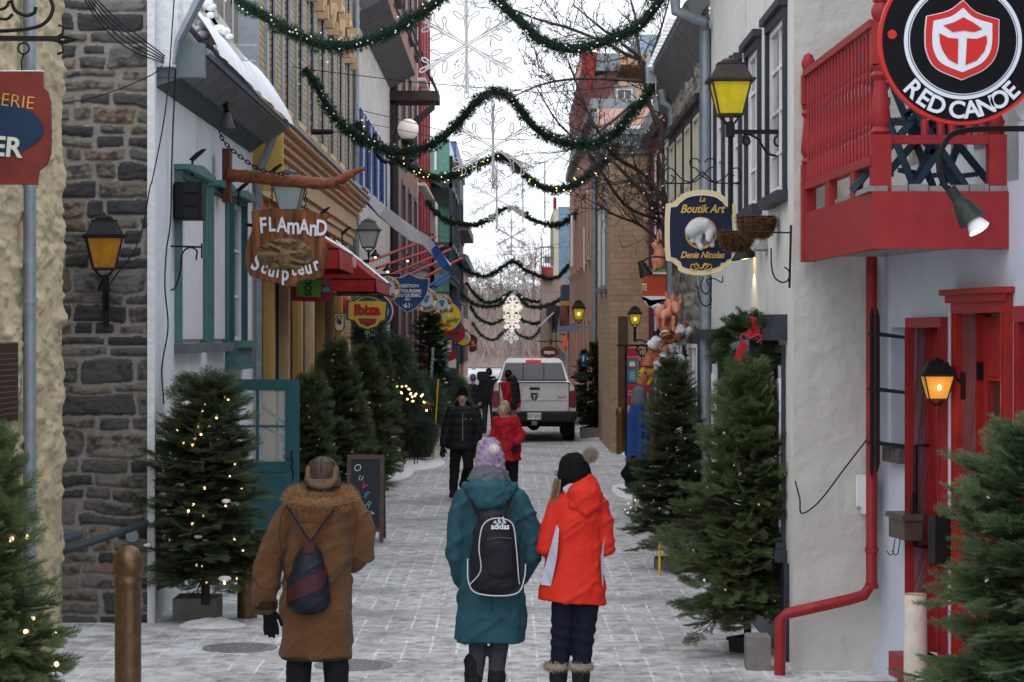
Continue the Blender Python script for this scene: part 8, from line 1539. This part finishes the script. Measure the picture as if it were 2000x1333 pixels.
def head(hx, hy, u, front=True, look=0):
    d = 1 if front else -1; X = lambda a, b, c=0: (hx+a*u, hy-b*u, c)
    c = [([X(0, .030), X(0, .005)], [(.070, .084), (.070, .086)]), ([X(look*.5, -.03, .015*d), X(look*.7, -.085, .03*d)], [(.066, .076), (.042, .052)]), ([X(0, -.08, 0), X(0, -.20, -.01*d)], [.05, .058])]
    if front: c += [([X(look, .008, .088), X(look, -.026, .108)], [.010, .014]), ([X(look-.03, .022, .078), X(look+.03, .022, .078)], [.012, .012]), ([X(look-.02, -.085, .07), X(look+.02, -.085, .07)], [.018, .018]), ([X(look-.038, -.03, .066), X(look-.036, -.04, .066)], [.022, .02]), ([X(look+.038, -.03, .066), X(look+.036, -.04, .066)], [.022, .02])]
    for s_ in (-1, 1): c.append(([X(s_*.077, .018), X(s_*.076, -.018)], [(.010, .022), (.009, .016)]))
    return c
def body(f, hd, sh, el, wr_, hip, kn, an, toe, rleg=.065, front=True, look=0, hands=None, vox=.012):
    u = F/f.Y; c = head(hd[0], hd[1], u, front, look)
    c.append(([((sh[0][0]+sh[1][0])/2, min(sh[0][1], sh[1][1])-.02*u), ((sh[0][0]+sh[1][0])/2, (sh[0][1]+hip[0][1])/2), ((hip[0][0]+hip[1][0])/2, hip[0][1]-.12*u)], [(.09, .06), (.10, .07), (.10, .06)]))
    for i in (0, 1):
        c.append(([sh[i], el[i], wr_[i]], [.034, .032, .024])); c.append(([hip[i], kn[i], an[i]], [rleg, rleg*.75, rleg*.55])); c.append(([an[i], toe[i]], [.036, .03]))
    return f.part('body', skin, c+(hands or []), vox, 2)
def fur(pts, nrm, L, n_each, mat, name, parent, wd=.0014, seed=1, droop=.3, jit=.35):
    r = np.random.default_rng(seed); Pn = np.repeat(np.array(pts), n_each, 0)+r.normal(0, .005, (len(pts)*n_each, 3)); D = np.repeat(np.array(nrm), n_each, 0)+r.normal(0, jit, (len(Pn), 3)); D /= np.linalg.norm(D, axis=1)[:, None]; return strips(name, Pn-np.array(wloc(parent)), D, r.uniform(.55, 1.1, len(Pn))*L, wd, mat, parent, droop, 2)
def torus_fur(c, rx, ry, tilt, rt, L, mat, parent, name, n=150, m=14, seed=1, wd=.0016, each=3):
    pts, nr = [], []; c = np.array(c)
    for a in np.linspace(0, 2*np.pi, n, endpoint=False):
        ctr = c+np.array([rx*math.cos(a), ry*math.sin(a), tilt*math.sin(a)]); o = np.array([math.cos(a), math.sin(a), 0])
        for b in np.linspace(0, 2*np.pi, m, endpoint=False): d = o*math.cos(b)+np.array([0, 0, 1])*math.sin(b); pts.append(ctr+d*rt); nr.append(d)
    fur(pts, nr, L, each, mat, name, parent, wd, seed)
def pompom(c, rad, L, mat, parent, name, n=1300, seed=3):
    r = np.random.default_rng(seed); d = r.normal(0, 1, (n, 3)); d /= np.linalg.norm(d, axis=1)[:, None]; MB().ball(tuple(c), rad*.9, 14).build(name, mat, parent); fur(np.array(c)+d*rad*.7, d, L, 4, mat, 'pompom_fur', parent, .0013, seed, .2)
blkc = M('black_wool', (.008, .008, .009), .95, .3, 20, .6, 60, spec=.1)
# --- woman in brown shearling coat
Y = 15.1; u = F/Y; f = Fig('woman seen from behind in long brown shearling coat with fur collar and leather cap', Y, 618); brn = M('brown_shearling', (.118, .053, .022), .95, .2, 7, .8, 140, sheen=.1, spec=.15, bd=.015)
sh = ((568, 992), (692, 990)); el = ((527, 1098, -.02), (716, 1083, .0)); wr_ = ((519, 1182, 0), (676, 1105, -.26)); hip = ((592, 1190), (650, 1190)); kn = ((584, 1310), (656, 1308)); an = ((578, 1400), (662, 1400)); toe = ((574, 1416, -.12), (668, 1416, -.12))
body(f, (630, 935), sh, el, wr_, hip, kn, an, toe, front=False)
f.part('coat', brn, [([(618, 1282), (618, 1230), (619, 1180), (621, 1110), (626, 1040), (629, 1000), (630, 982), (630, 968)], [(.232, .17), (.232, .175), (.228, .175), (.212, .16), (.215, .15), (.21, .14), (.175, .125), (.11, .10)], 1), ([(572, 1002), (548, 1045), (524, 1105, -.02), (517, 1160), (516, 1178)], [.088, .084, .080, .080, .078]), ([(690, 992), (712, 1035), (712, 1082, 0), (684, 1100, -.2)], [.084, .082, .078, .07])], .011, 3, cloth(.017, 5), 18)
f.part('hem_trim', M('dark_shearling', (.028, .016, .01), .95, .3, 40, .6, 90), [([(618, 1287), (618, 1279)], [(.232, .172)]*2, 1)], .01, 1); f.part('cuff', MATS['dark_shearling'], [([(518, 1190), (518, 1172)], [.074, .084], 1)], .01, 1)
seam = M('seam_brown', (.05, .022, .01), .9, .2)
for pts in ([(562, 985), (553, 1010), (551, 1050), (556, 1090)], [(690, 985), (700, 1005), (697, 1040), (690, 1078)], [(499, 1125), (515, 1145), (545, 1142)]): MB().tube(spline([f.q((a, b, .155 if i_ else .13)) for i_, (a, b) in enumerate(pts)], 5), .004, 5).build('seam', seam, f.t)
f.part('trousers', M('black_trousers', (.008, .008, .010), .85, .2, 20, .3, 50), [([h, k_, a], [.095, .085, .07]) for h, k_, a in zip(hip, kn, an)], .012, 3, cloth(.006))
f.part('shoes', black, [([a, t_], [.05, .045]) for a, t_ in zip(an, toe)], .01)
f.part('glove', blkc, fingers(f, (525, 1192, .0), (.12, 1), 1.2, .1)+[([(519, 1178), (523, 1192)], [.034, .03])], .006, 2); f.part('glove', blkc, fingers(f, (678, 1106, -.26), (-1, 0), 1.0), .007, 2)
cc = f.q((627, 975)); f.part('hood', brn, [([(627, 1008, .10), (627, 985, .08)], [(.15, .07), (.19, .09)])], .011, 3)
torus_fur((cc[0], cc[1]-.02, cc[2]+.005), .175, .11, .025, .045, .045, furm, f.t, 'fur_collar', 130, 12, each=4, wd=.0018); MB().tube([(cc[0]+.175*math.cos(a), cc[1]-.02+.11*math.sin(a), cc[2]+.005+.025*math.sin(a)) for a in np.linspace(0, 6.283, 40, endpoint=False)], .045, 10, closed=True).build('collar_pelt', M('pelt', (.20, .11, .055), .95, .4, 30), f.t, smooth=60)
lth = M('brown_leather', (.042, .026, .018), .45, .3, 10, .25, 40); f.part('leather_cap', lth, [([(630, 942), (630, 924)], [(.114, .122), (.110, .118)])], .009, 2, cloth(.003, 12))
f.part('cap_band', M('cap_shearling', (.115, .075, .05), .95, .3, 40, .7, 80), [([(630, 950), (630, 934)], [(.117, .127), (.119, .129)], 1), ([(604, 915, .06), (604, 935, .085), (614, 946, .11), (630, 949, .118), (647, 946, .11), (656, 935, .085), (657, 915, .06)], [.022]*7)], .009, 2); f.part('scarf', blkc, [([(630, 955), (630, 966)], [.08, .1])], .01)
hc_ = f.q((630, 921)); m_ = MB()
for a in (-.9, 0, .9): m_.tube([(hc_[0]+math.sin(a)*.116*math.cos(t_), hc_[1]-math.cos(a)*.124*math.cos(t_), hc_[2]+.108*math.sin(t_)-.008) for t_ in np.linspace(.1, 1.4, 8)], .003, 5)
m_.build('cap_seams', seam, f.t)
bp_ = T('small_backpack', 'small black and burgundy patchwork leather backpack on the brown coat', 'backpack', f.q((607, 1185, .2))); bq = lambda a, b, d=.2: f.q((a, b, d))
lb_ = M('black_leather', (.009, .010, .018), .42, .3, 9, .3, 30); bur = M('burgundy_leather', (.045, .010, .014), .42, .3, 9, .3, 30)
m_ = MB(); m_.cap([bq(607, 1168), bq(607, 1130), bq(609, 1075)], [(.142, .085), (.135, .085), (.075, .05)], 20, ref=(0, 1, 0)); bo = remesh(m_, .008, 'bag', lb_, bp_, 2, cloth(.006, 8))
m_ = MB(); m_.prism([(0, 0)]*3, 0, 0) if False else None
def bagsurf(a, b): h = min(1, max(0, (1180-b)/110)); rx, ry = .142-.067*h**1.6, .088-.036*h**1.6; x = (a-608)/u; return (bq(608, b)[0]+x, f.Y-.2-ry*math.sqrt(max(.05, 1-(x/rx)**2))-.012, bq(a, b)[2])
V_, Fc = [], []; rows = 9
for i in range(rows):
    t_ = i/(rows-1)
    for j in range(9): k_ = j/8; a = 569+k_*75; b = (1138-k_*36)*(1-t_)+(1168-k_*30)*t_; V_.append(bagsurf(a, b))
for i in range(rows-1):
    for j in range(8): Fc.append((i*9+j, i*9+j+1, i*9+j+10, i*9+j+9))
m_ = MB(); m_.add(V_, Fc); m_.build('burgundy_patch', bur, bp_); m_ = MB(); m_.box(*[sorted((bq(603, 0)[0], bq(620, 0)[0]))[i] for i in (0, 1)], f.Y-.265, f.Y-.245, bq(0, 1073)[2], bq(0, 1050)[2]); m_.build('flap', bur, bp_)
for x0 in (563, 660): MB().tube(spline([bq(x0, 985, .14), bq((x0+612)/2, 1020, .19), bq(612, 1055, .22)], 6), [(.016, .005)]*13, 6).build('strap', lb_, bp_)
for x0, y0, x1 in ((575, 1132, 552), (640, 1132, 686)): MB().tube(spline([bq(x0, y0+8, .2), bq((x0+x1)/2, y0-8, .17), bq(x1, y0-42, .1)], 5), .006, 5).build('strap', lb_, bp_)
# --- woman in teal parka
Y = 16.1; u = F/Y; f = Fig('person seen from behind in long teal hooded parka and lilac bobble hat', Y, 957); tl = M('teal_cloth', (.018, .070, .098), .75, .2, 7, .5, 50, spec=.25)
sh = ((905, 975), (1015, 975)); el = ((892, 1085, .02), (1040, 1085, .02)); wr_ = ((905, 1130, -.1), (1020, 1125, -.1)); hip = ((935, 1180), (985, 1180)); kn = ((933, 1275), (972, 1285)); an = ((925, 1350), (966, 1352)); toe = ((924, 1366, -.12), (968, 1366, -.12))
body(f, (958, 905), sh, el, wr_, hip, kn, an, toe, front=False)
f.part('parka', tl, [([(957, 1252), (958, 1215), (960, 1150), (963, 1090), (964, 1040), (963, 1000), (961, 975), (960, 955)], [(.250, .18), (.245, .18), (.225, .165), (.205, .155), (.215, .15), (.215, .14), (.18, .13), (.10, .10)], 1), ([(915, 975), (895, 1030), (890, 1088, .02), (905, 1132, -.08)], [.085, .078, .07, .062]), ([(1008, 975), (1035, 1030), (1040, 1088, .02), (1018, 1130, -.08)], [.085, .078, .07, .062])], .011, 3, cloth(.018, 6), 18)
f.part('hood', tl, [([(955, 978, .10), (955, 958, .09), (957, 945, .04)], [(.13, .075), (.175, .10), (.14, .10)]), ([(910, 950, .04), (925, 968, .11), (955, 978, .14), (988, 968, .11), (1002, 950, .04)], [.034, .042, .045, .042, .034])], .010, 3, cloth(.009, 8))
f.part('scarf', M('grey_scarf', (.10, .105, .12), .95, .3, 30, .8, 70), [([(956, 944, .01), (958, 930, .01), (960, 914)], [(.16, .14), (.14, .13), (.108, .112)], 1)], .009, 1, cloth(.009, 14)); [MB().tube(spline([f.q(p) for p in pts], 5), .003, 5).build('seam', M('vent_teal', (.01, .045, .06), .9, .1), f.t) for pts in ([(903, 985, .12), (899, 1020, .13), (906, 1060, .13)], [(1018, 985, .12), (1022, 1020, .13), (1016, 1060, .13)], [(915, 1000, .135), (925, 1006, .16)])]; MB(FC(*f.q((961, 1248, .165)))).box(-.003, .003, 0, .42, 0, .008).build('coat_vent', M('vent_teal', (.01, .045, .06), .9, .1), f.t)
lil = M('lilac_knit', (.30, .22, .34), .95, .3, 26, .9, 60, stain=((.10, .07, .14), 22, .52)); f.part('bobble_hat', lil, [([(957, 915), (957, 895), (955, 878)], [(.102, .108), (.104, .110), (.088, .094)]), ([(958, 922), (958, 908)], [(.104, .110)]*2, 1)], .009, 2, lambda c, n: .004*np.sin(c[:, 2]*120)*np.sin(c[:, 0]*90)); pompom(f.q((965, 877, .10)), .030, .016, furw, f.t, 'pompom', 500)
f.part('leggings', M('grey_leggings', (.045, .047, .058), .9, .2, 30, .3, 60), [([h, k_, a], [.08, .062, .05]) for h, k_, a in zip(hip, kn, an)], .01); bt_ = M('suede_boot', (.014, .013, .014), .85, .35, 20, .6, 60)
f.part('boots', bt_, [([(925, 1292), (925, 1330), a], [.066, .06, .058]) if i_ == 0 else ([(970, 1318), (968, 1335), a], [.066, .06, .058]) for i_, a in enumerate(an)]+[([a, t_], [.055, .048]) for a, t_ in zip(an, toe)], .01, 2, cloth(.006, 14))
bp_ = T('backpack', 'black sports backpack lettered adidas with white piping on the teal parka', 'backpack', f.q((967, 1150, .25))); bq = lambda a, b, d=.25: f.q((a, b, d)); nyl = M('black_nylon', (.011, .012, .018), .6, .25, 10, .3, 60)
m_ = MB(); m_.cap([bq(968, 1128), bq(968, 1085), bq(966, 1030), bq(962, 1010)], [(.175, .10), (.172, .105), (.145, .09), (.105, .07)], 22, ref=(0, 1, 0)); remesh(m_, .009, 'bag', nyl, bp_, 2, cloth(.008, 8)); m_ = MB(); m_.cap([bq(975, 1108, .31), bq(973, 1060, .31), bq(970, 1022, .29)], [(.115, .06), (.118, .065), (.095, .05)], 20, ref=(0, 1, 0)); remesh(m_, .008, 'front_pocket', nyl, bp_, 2, cloth(.005, 9))
pip = M('white_piping', (.55, .55, .55), .6, .1); MB().tube(spline([bq(918, 1135, .30), bq(940, 1105, .335), bq(937, 1060, .35), bq(945, 1018, .345), bq(970, 1005, .34), bq(1000, 1015, .345), bq(1008, 1060, .345), bq(1012, 1110, .33), bq(1014, 1132, .30)], 8), .004, 6).build('piping', pip, bp_); MB().tube(spline([bq(915, 1085, .26), bq(916, 1125, .29), bq(930, 1148, .31), bq(975, 1154, .32), bq(1012, 1148, .30), bq(1024, 1120, .27), bq(1026, 1095, .25)], 8), .0045, 6).build('piping', pip, bp_)
MB().tube(spline([bq(952, 1045, .375), bq(975, 1041, .38), bq(1000, 1043, .37)], 5), .003, 5).build('zip', M('zip_grey', (.07, .07, .08), .5, .1), bp_); fr = FC(0, f.Y-.385, 0); kx = (f.Y-.385)/F; tex('adidas', 11.5*1.38*kx, fr, whitep, bp_, (977-1000)*kx, ZZ(1029, f.Y-.385), 0, off=.001, sx=.92); m_ = MB(fr)
for a in range(3): x0 = 964+a*9; h = 7+a*4; m_.prism([((p-1000)*kx, ZZ(q2, f.Y-.385)) for p, q2 in ((x0+.5, 1023), (x0+7, 1023), (x0+7-h*.42, 1023-h), (x0-h*.1, 1023-h+4))], -.002, .003)
m_.build('three_bars', M('logo_grey', (.4, .45, .47), .5, .05), bp_)
for s_ in (-1, 1): MB().tube(spline([bq(960+s_*20, 1012, .2), bq(960+s_*36, 985, .16), bq(960+s_*38, 965, .08)], 5), [(.026, .008)]*11, 8).build('strap', nyl, bp_)
# --- woman in orange-red jacket
Y = 15.9; u = F/Y; f = Fig('woman seen from behind in bright red ski jacket with pale side panels and black hat', Y, 1125); orr = M('bright_red_cloth', (.56, .026, .014), .75, .10, 7, .35, 45); pan = M('pale_lilac_panel', (.45, .46, .58), .8, .1)
sh = ((1083, 985), (1170, 985)); el = ((1070, 1065, 0), (1183, 1070, 0)); wr_ = ((1085, 1080, -.22), (1160, 1080, -.22)); hip = ((1102, 1180), (1145, 1180)); kn = ((1095, 1268), (1138, 1270)); an = ((1090, 1355), (1134, 1358)); toe = ((1086, 1372, -.12), (1138, 1374, -.12))
body(f, (1125, 915), sh, el, wr_, hip, kn, an, toe, front=False)
f.part('jacket', orr, [([(1116, 1176), (1118, 1150), (1121, 1110), (1127, 1060), (1129, 1010), (1130, 985), (1130, 965), (1130, 950)], [(.228, .16), (.222, .16), (.20, .15), (.178, .135), (.185, .135), (.18, .125), (.14, .11), (.08, .08)], 1), ([(1092, 982), (1073, 1030), (1065, 1068, .0), (1085, 1082, -.18)], [.072, .066, .06, .055]), ([(1166, 982), (1182, 1025), (1184, 1070, .0), (1164, 1085, -.18)], [.072, .066, .06, .055])], .010, 3, cloth(.015, 7), 18)
f.part('hood', orr, [([(1140, 985, .10), (1142, 965, .09), (1140, 948, .03)], [(.09, .06), (.118, .085), (.10, .09)]), ([(1105, 965, .03), (1118, 985, .10), (1142, 997, .13), (1165, 985, .10), (1170, 965, .04)], [.026, .034, .036, .034, .026])], .009, 3, cloth(.007, 9)); f.part('hood_flash', pan, [([(1104, 958, .06), (1118, 947, .085), (1130, 942, .09)], [(.03, .014)]*3)], .007, 2)
def onsurf(pts, rx, cx, ry, d=.0): return [f.q((a, b, ry*math.sqrt(max(.03, 1-(((a-cx)/u)/rx)**2))+d)) for a, b in pts]
def panel(L_, R_, rx, cx, ry, mat, name): 
    A, B = onsurf(L_, rx, cx, ry, .04), onsurf(R_, rx, cx, ry, .04); m_ = MB(); V_ = []
    for p, q_ in zip(A, B): V_ += [p, q_]
    m_.add(V_, [(2*i, 2*i+1, 2*i+3, 2*i+2) for i in range(len(A)-1)]); return m_.build(name, mat, f.t)
panel([(1086, 1022), (1079, 1050), (1070, 1085), (1063, 1110), (1056, 1140)], [(1091, 1030), (1089, 1060), (1086, 1090), (1080, 1120), (1075, 1142)], .20, 1126, .145, pan, 'side_panel'); panel([(1176, 1060), (1172, 1085), (1173, 1110), (1175, 1142)], [(1180, 1045), (1178, 1080), (1178, 1110), (1177, 1140)], .20, 1124, .14, pan, 'side_panel')
f.part('ribbed_hat', blkc, [([(1122, 930), (1121, 920)], [(.118, .124), (.116, .124)], 1), ([(1122, 925), (1121, 914)], [(.115, .122), (.106, .112)])], .008, 2, lambda c, n: .004*np.sin(np.arctan2(c[:, 1]-(f.Y), c[:, 0]-f.q((1122, 0))[0])*44)); pompom(f.q((1153, 888, .03)), .042, .034, furg, f.t, 'pompom', 900); f.part('scarf', blkc, [([(1122, 950), (1125, 935)], [(.10, .09), (.09, .09)]), ([(1095, 965, -.02), (1108, 945)], [.045, .05])], .009, 1, cloth(.006, 12))
r = np.random.default_rng(3); n = 450; P0 = np.array([f.q((1088+r.uniform(-6, 8), 938+r.uniform(-4, 4), .02+r.uniform(-.06, .05))) for _ in range(n)])-np.array(wloc(f.t)); D = np.stack([r.normal(-.18, .06, n), r.normal(0, .05, n), np.full(n, -1.)], -1); strips('hair', P0, D, r.uniform(.10, .2, n), .0016, leafmat('light_brown_hair', (.30, .19, .12), .4), f.t, -.3, 3)
MB().tube([f.q((1088+4*math.cos(a), 925+5*math.sin(a), -.03)) for a in np.linspace(0, 6.283, 12, endpoint=False)], .003, 5, closed=True).tube([f.q((1088, 924, -.03)), f.q((1098, 922, .02))], .003, 5).build('glasses', black, f.t)
f.part('jeans', M('navy_denim', (.006, .008, .020), .85, .2, 20, .5, 50), [([h, k_, a], [.088, .068, .052]) for h, k_, a in zip(hip, kn, an)], .009, 2, lambda c, n: .006*np.sin(c[:, 2]*80+c[:, 0]*20)*np.exp(-((c[:, 2]-.48)/.12)**2)); f.part('boots', bt_, [([(a[0], 1300), a], [.062, .056]) for a in an]+[([a, t_], [.053, .046]) for a, t_ in zip(an, toe)], .01, 2, cloth(.005, 12))
for x in (1084, 1132): c = f.q((x+2, 1302)); torus_fur(c, .062, .062, .0, .022, .022, furg, f.t, 'boot_fur', 40, 8, each=4, seed=x); MB().tube([(c[0]+.062*math.cos(a), c[1]+.062*math.sin(a), c[2]) for a in np.linspace(0, 6.283, 20, endpoint=False)], .025, 8, closed=True).build('boot_cuff', M('cuff_pelt', (.28, .22, .18), .95, .3, 40), f.t, smooth=60)
# --- older man in black puffer jacket
Y = 36.5; u = F/Y; f = Fig('older man in black quilted jacket and cap walking towards the camera', Y, 900); puf = M('black_quilt', (.008, .008, .010), .65, .3, 9, .5, 20, spec=.3)
sh = ((880, 805), (930, 803)); el = ((871, 840, 0), (934, 838, .02)); wr_ = ((866, 870, .04), (926, 873, .03)); hip = ((891, 868), (912, 868)); kn = ((888, 915), (915, 912, .12)); an = ((886, 956, .08), (904, 948, -.1)); toe = ((883, 967, .22), (906, 957, .03))
body(f, (903, 778), sh, el, wr_, hip, kn, an, toe, look=.0, vox=.010); face(f, 903, 778)
qd = lambda c, n: .010*np.abs(np.sin(c[:, 2]*26))+.008*(fbm(c[:, 0]*9, c[:, 2]*9, 3, 3)-.5)
f.part('jacket', puf, [([(901, 878), (902, 850), (903, 825), (904, 806), (904, 799), (904, 794)], [(.235, .155), (.225, .155), (.225, .15), (.22, .135), (.17, .12), (.08, .08)], 1), ([(883, 803), (872, 838), (867, 866, .03)], [.088, .078, .064]), ([(926, 803), (936, 836, .02), (929, 868, .03)], [.088, .078, .064])], .011, 2, qd, 18); f.part('hood', puf, [([(884, 795), (889, 788, -.06), (904, 784, -.09), (920, 788, -.06), (926, 796)], [.04, .05, .05, .05, .04])], .011)
f.part('cap', blkc, [([(903, 772, -.02), (903, 763, -.015)], [(.092, .106), (.075, .085)])], .009, 2); f.part('beard', M('grey_stubble', (.22, .17, .15), .9, .3, 60), [([(899, 790, .075), (903, 793, .08), (907, 790, .075)], [.022]*3)], .008)
f.part('trousers', M('black_trousers'if 0 else 'black_cords', (.010, .010, .011), .9, .2), [([h, k_, a], [.098, .082, .066]) for h, k_, a in zip(hip, kn, an)], .012, 3, cloth(.008)); f.part('shoes', black, [([a, t_], [.048, .045]) for a, t_ in zip(an, toe)], .01)
f.part('glove', black, fingers(f, (865, 874, .05), (-.05, 1), 1.05), .007, 1); f.part('glove', black, fingers(f, (926, 876, .04), (-.1, 1), 1.05), .007, 1); MB(FC(*f.q((904, 860, .165)))).box(-.004, .004, 0, .42, -.02, .012).build('zip', M('zip_silver', (.3, .3, .3), .4, .1), f.t)
m_ = MB()
for x in (910, 920): m_.ball(f.q((x, 818, .16)), .009, 8)
m_.build('snap_buttons', whitep, f.t)
# --- older woman in red coat
Y = 33.8; u = F/Y; f = Fig('older woman with grey hair and ear muffs in a red winter coat facing the camera', Y, 990); rc_ = M('red_coat_cloth', (.42, .012, .022), .7, .1, 8, .4, 50)
sh = ((970, 822), (1006, 822)); el = ((962, 855, .0), (1020, 852, .02)); wr_ = ((966, 875, .1), (1011, 865, .14)); hip = ((980, 892), (1002, 892)); kn = ((982, 935, .04), (1003, 935, -.05)); an = ((983, 985, .08), (1001, 982, -.1)); toe = ((980, 993, .2), (1002, 990, .03))
body(f, (983, 803), sh, el, wr_, hip, kn, an, toe, look=-.012, vox=.010); face(f, 983, 803, look=-.012)
f.part('hair', hairg, [([(985, 799, -.035), (986, 792, -.02)], [(.092, .085), (.075, .075)]), ([(975, 795, .03), (971, 804, .01)], [.02, .02]), ([(990, 795, .05), (995, 806, .0)], [.024, .026])], .009, 1, lambda c, n: .006*np.sin(c[:, 0]*160+c[:, 2]*90)); f.part('ear_muffs', M('muff', (.10, .06, .08), .95, .4, 40, .8, 60), [([(995, 802, .01), (996, 806, .01)], [.03, .03]), ([(972, 804, .01), (972, 807, .01)], [.02, .02])], .008)
f.part('coat', rc_, [([(988, 899), (988, 868), (988, 845), (987, 828), (986, 821), (985, 815)], [(.218, .15), (.205, .145), (.185, .135), (.175, .125), (.13, .11), (.07, .07)], 1), ([(971, 822), (963, 852), (967, 872, .08)], [.07, .064, .054]), ([(1004, 822), (1019, 850), (1011, 863, .12)], [.07, .064, .054])], .010, 2, cloth(.016, 8), 18); f.part('glove', black, fingers(f, (1010, 866, .14), (-.4, .6), .95, 1), .007, 1)
f.part('trousers', MATS['black_cords'], [([h, k_, a], [.085, .068, .055]) for h, k_, a in zip(hip, kn, an)], .012); f.part('shoes', black, [([a, t_], [.045, .04]) for a, t_ in zip(an, toe)], .01)
m_ = MB(); m_.bar(f.q((965, 832, .16)), f.q((975, 832, .16)), .012).bar(f.q((995, 830, .16)), f.q((1006, 831, .15)), .012).bar(f.q((978, 842, .165)), f.q((978, 858, .165)), .010).bar(f.q((989, 841, .165)), f.q((990, 857, .165)), .010); m_.build('pocket_zips', black, f.t); MB().tube([f.q((1004, 868, .22)), f.q((1004, 885, .22))], .008, 5).build('strap_end', black, f.t)
# --- man in red hoodie and vest, side on, at the truck
def simple(lab, Y, cx, top, foot, w, coat, trs, hat, yawd=0, vest=None, legs=.07, hem=.48, front=False, lean=0):
    f = Fig(lab, Y, cx); u = F/Y; H = (foot-top); y = lambda k: top+H*k; s_ = w*u
    sh = ((cx-s_*.8+lean, y(.20)), (cx+s_*.8+lean, y(.20))); el = ((cx-s_, y(.36)), (cx+s_, y(.36))); wr_ = ((cx-s_*1.05, y(.49), .08), (cx+s_*1.05, y(.49), .08)); hip = ((cx-s_*.4, y(.5)), (cx+s_*.4, y(.5))); kn = ((cx-s_*.45, y(.73)), (cx+s_*.45, y(.73))); an = ((cx-s_*.5, y(.95)), (cx+s_*.5, y(.95))); toe = ((an[0][0], y(.985), .12*(1 if front else -1)), (an[1][0], y(.985), .12*(1 if front else -1)))
    body(f, (cx+lean, y(.075)), sh, el, wr_, hip, kn, an, toe, front=front, vox=.014, hands=fingers(f, wr_[0], (0, 1))+fingers(f, wr_[1], (0, 1)))
    f.part('jacket', coat, [([(cx, y(hem)), (cx, y(.36)), (cx+lean, y(.24)), (cx+lean, y(.19)), (cx+lean, y(.155))], [(w*1.1, .15), (w*1.0, .15), (w*1.0, .14), (w*.75, .12), (.07, .07)], 1), ([sh[0], el[0], wr_[0]], [.075, .066, .055]), ([sh[1], el[1], wr_[1]], [.075, .066, .055])], .013, 3, cloth(.01)); f.part('trousers', trs, [([h, k_, a], [legs+.02, legs, legs*.85]) for h, k_, a in zip(hip, kn, an)], .014); f.part('shoes', black, [([a, t_], [.048, .044]) for a, t_ in zip(an, toe)], .012); f.part('hat', hat, [([(cx+lean, y(.07), -.01), (cx+lean, y(.045), -.01)], [(.09, .1), (.078, .088)])], .011, 1)
    return f, y
drk = M('charcoal_coat', (.016, .017, .021), .85, .3, 9, .5, 40); grn = M('dull_green', (.045, .05, .035), .9, .2); blu = M('slate_blue_knit', (.08, .12, .17), .95, .2)
f, y = simple('man in red sweater and black vest bending beside the pickup tailgate', 54, 999, 722, 866, .14, M('hoodie_red', (.36, .012, .025), .85, .12, 9, .4, 40), M('camo_grey', (.16, .15, .13), .9, .5, 18), blkc, lean=-6)
f.part('vest', puf, [([(1003, 790), (1003, 772), (1001, 752), (999, 742)], [(.165, .155), (.16, .15), (.15, .14), (.12, .12)])], .012, 2, lambda c, n: .009*np.abs(np.sin(c[:, 2]*24))); f.part('collar', MATS['hoodie_red'], [([(996, 744), (996, 737)], [.09, .085])], .012); f.part('arm_reaching', MATS['hoodie_red'], [([(992, 752, .1), (993, 768, .18), (987, 779, .2)], [.072, .062, .05])], .012, 2); f.part('hand', skin, fingers(f, (987, 779, .2), (-1, .3), .95), .008, 1)
simple('dark figure in long coat and grey-blue hood walking away behind the man in black', 62, 924, 730, 862, .20, drk, drk, blu, hem=.66); simple('dark figure in black cap and coat standing beside the far end of the pickup', 60, 955, 719, 848, .23, drk, grn, blkc, hem=.55)
# --- blue cloaked figure on the right and black bag
Y = 33; f = Fig('figure wrapped in a long blue cloak and grey hood behind the right firs', Y, 1244); sh = ((1236, 800), (1256, 800)); body(f, (1247, 772), sh, ((1232, 830), (1262, 830)), ((1232, 860), (1262, 860)), ((1240, 880), (1254, 880)), ((1240, 930), (1254, 930)), ((1240, 975), (1254, 975)), ((1240, 985, -.1), (1254, 985, -.1)), front=False, vox=.014)
blc = M('blue_cloak', (.02, .065, .24), .85, .15, 7, .3, 40); f.part('cloak', blc, [([(1245, 950), (1245, 900), (1246, 850), (1246, 812), (1247, 795), (1247, 782)], [(.17, .17), (.155, .16), (.145, .15), (.135, .14), (.11, .12), (.08, .09)], 1)], .012, 3, lambda c, n: .014*np.sin(np.arctan2(c[:, 1]-33, c[:, 0]-1.75)*9), 18); f.part('hood', M('grey_hood', (.12, .14, .17), .9, .2), [([(1248, 784), (1248, 768)], [(.12, .125), (.10, .105)])], .011)
m_ = MB(); m_.cap([tuple(P(1240, 945, 30)), tuple(P(1230, 925, 30)), tuple(P(1238, 898, 30))], [(.10, .12), (.12, .14), (.05, .06)], 14, ref=(0, 1, 0)); bg_ = T('black_bag', 'slumped black cloth bag leaning at the foot of the right fir', 'bag', P(1235, 955, 30)); remesh(m_, .012, 'cloth', blkc, bg_, 2, cloth(.012, 9))
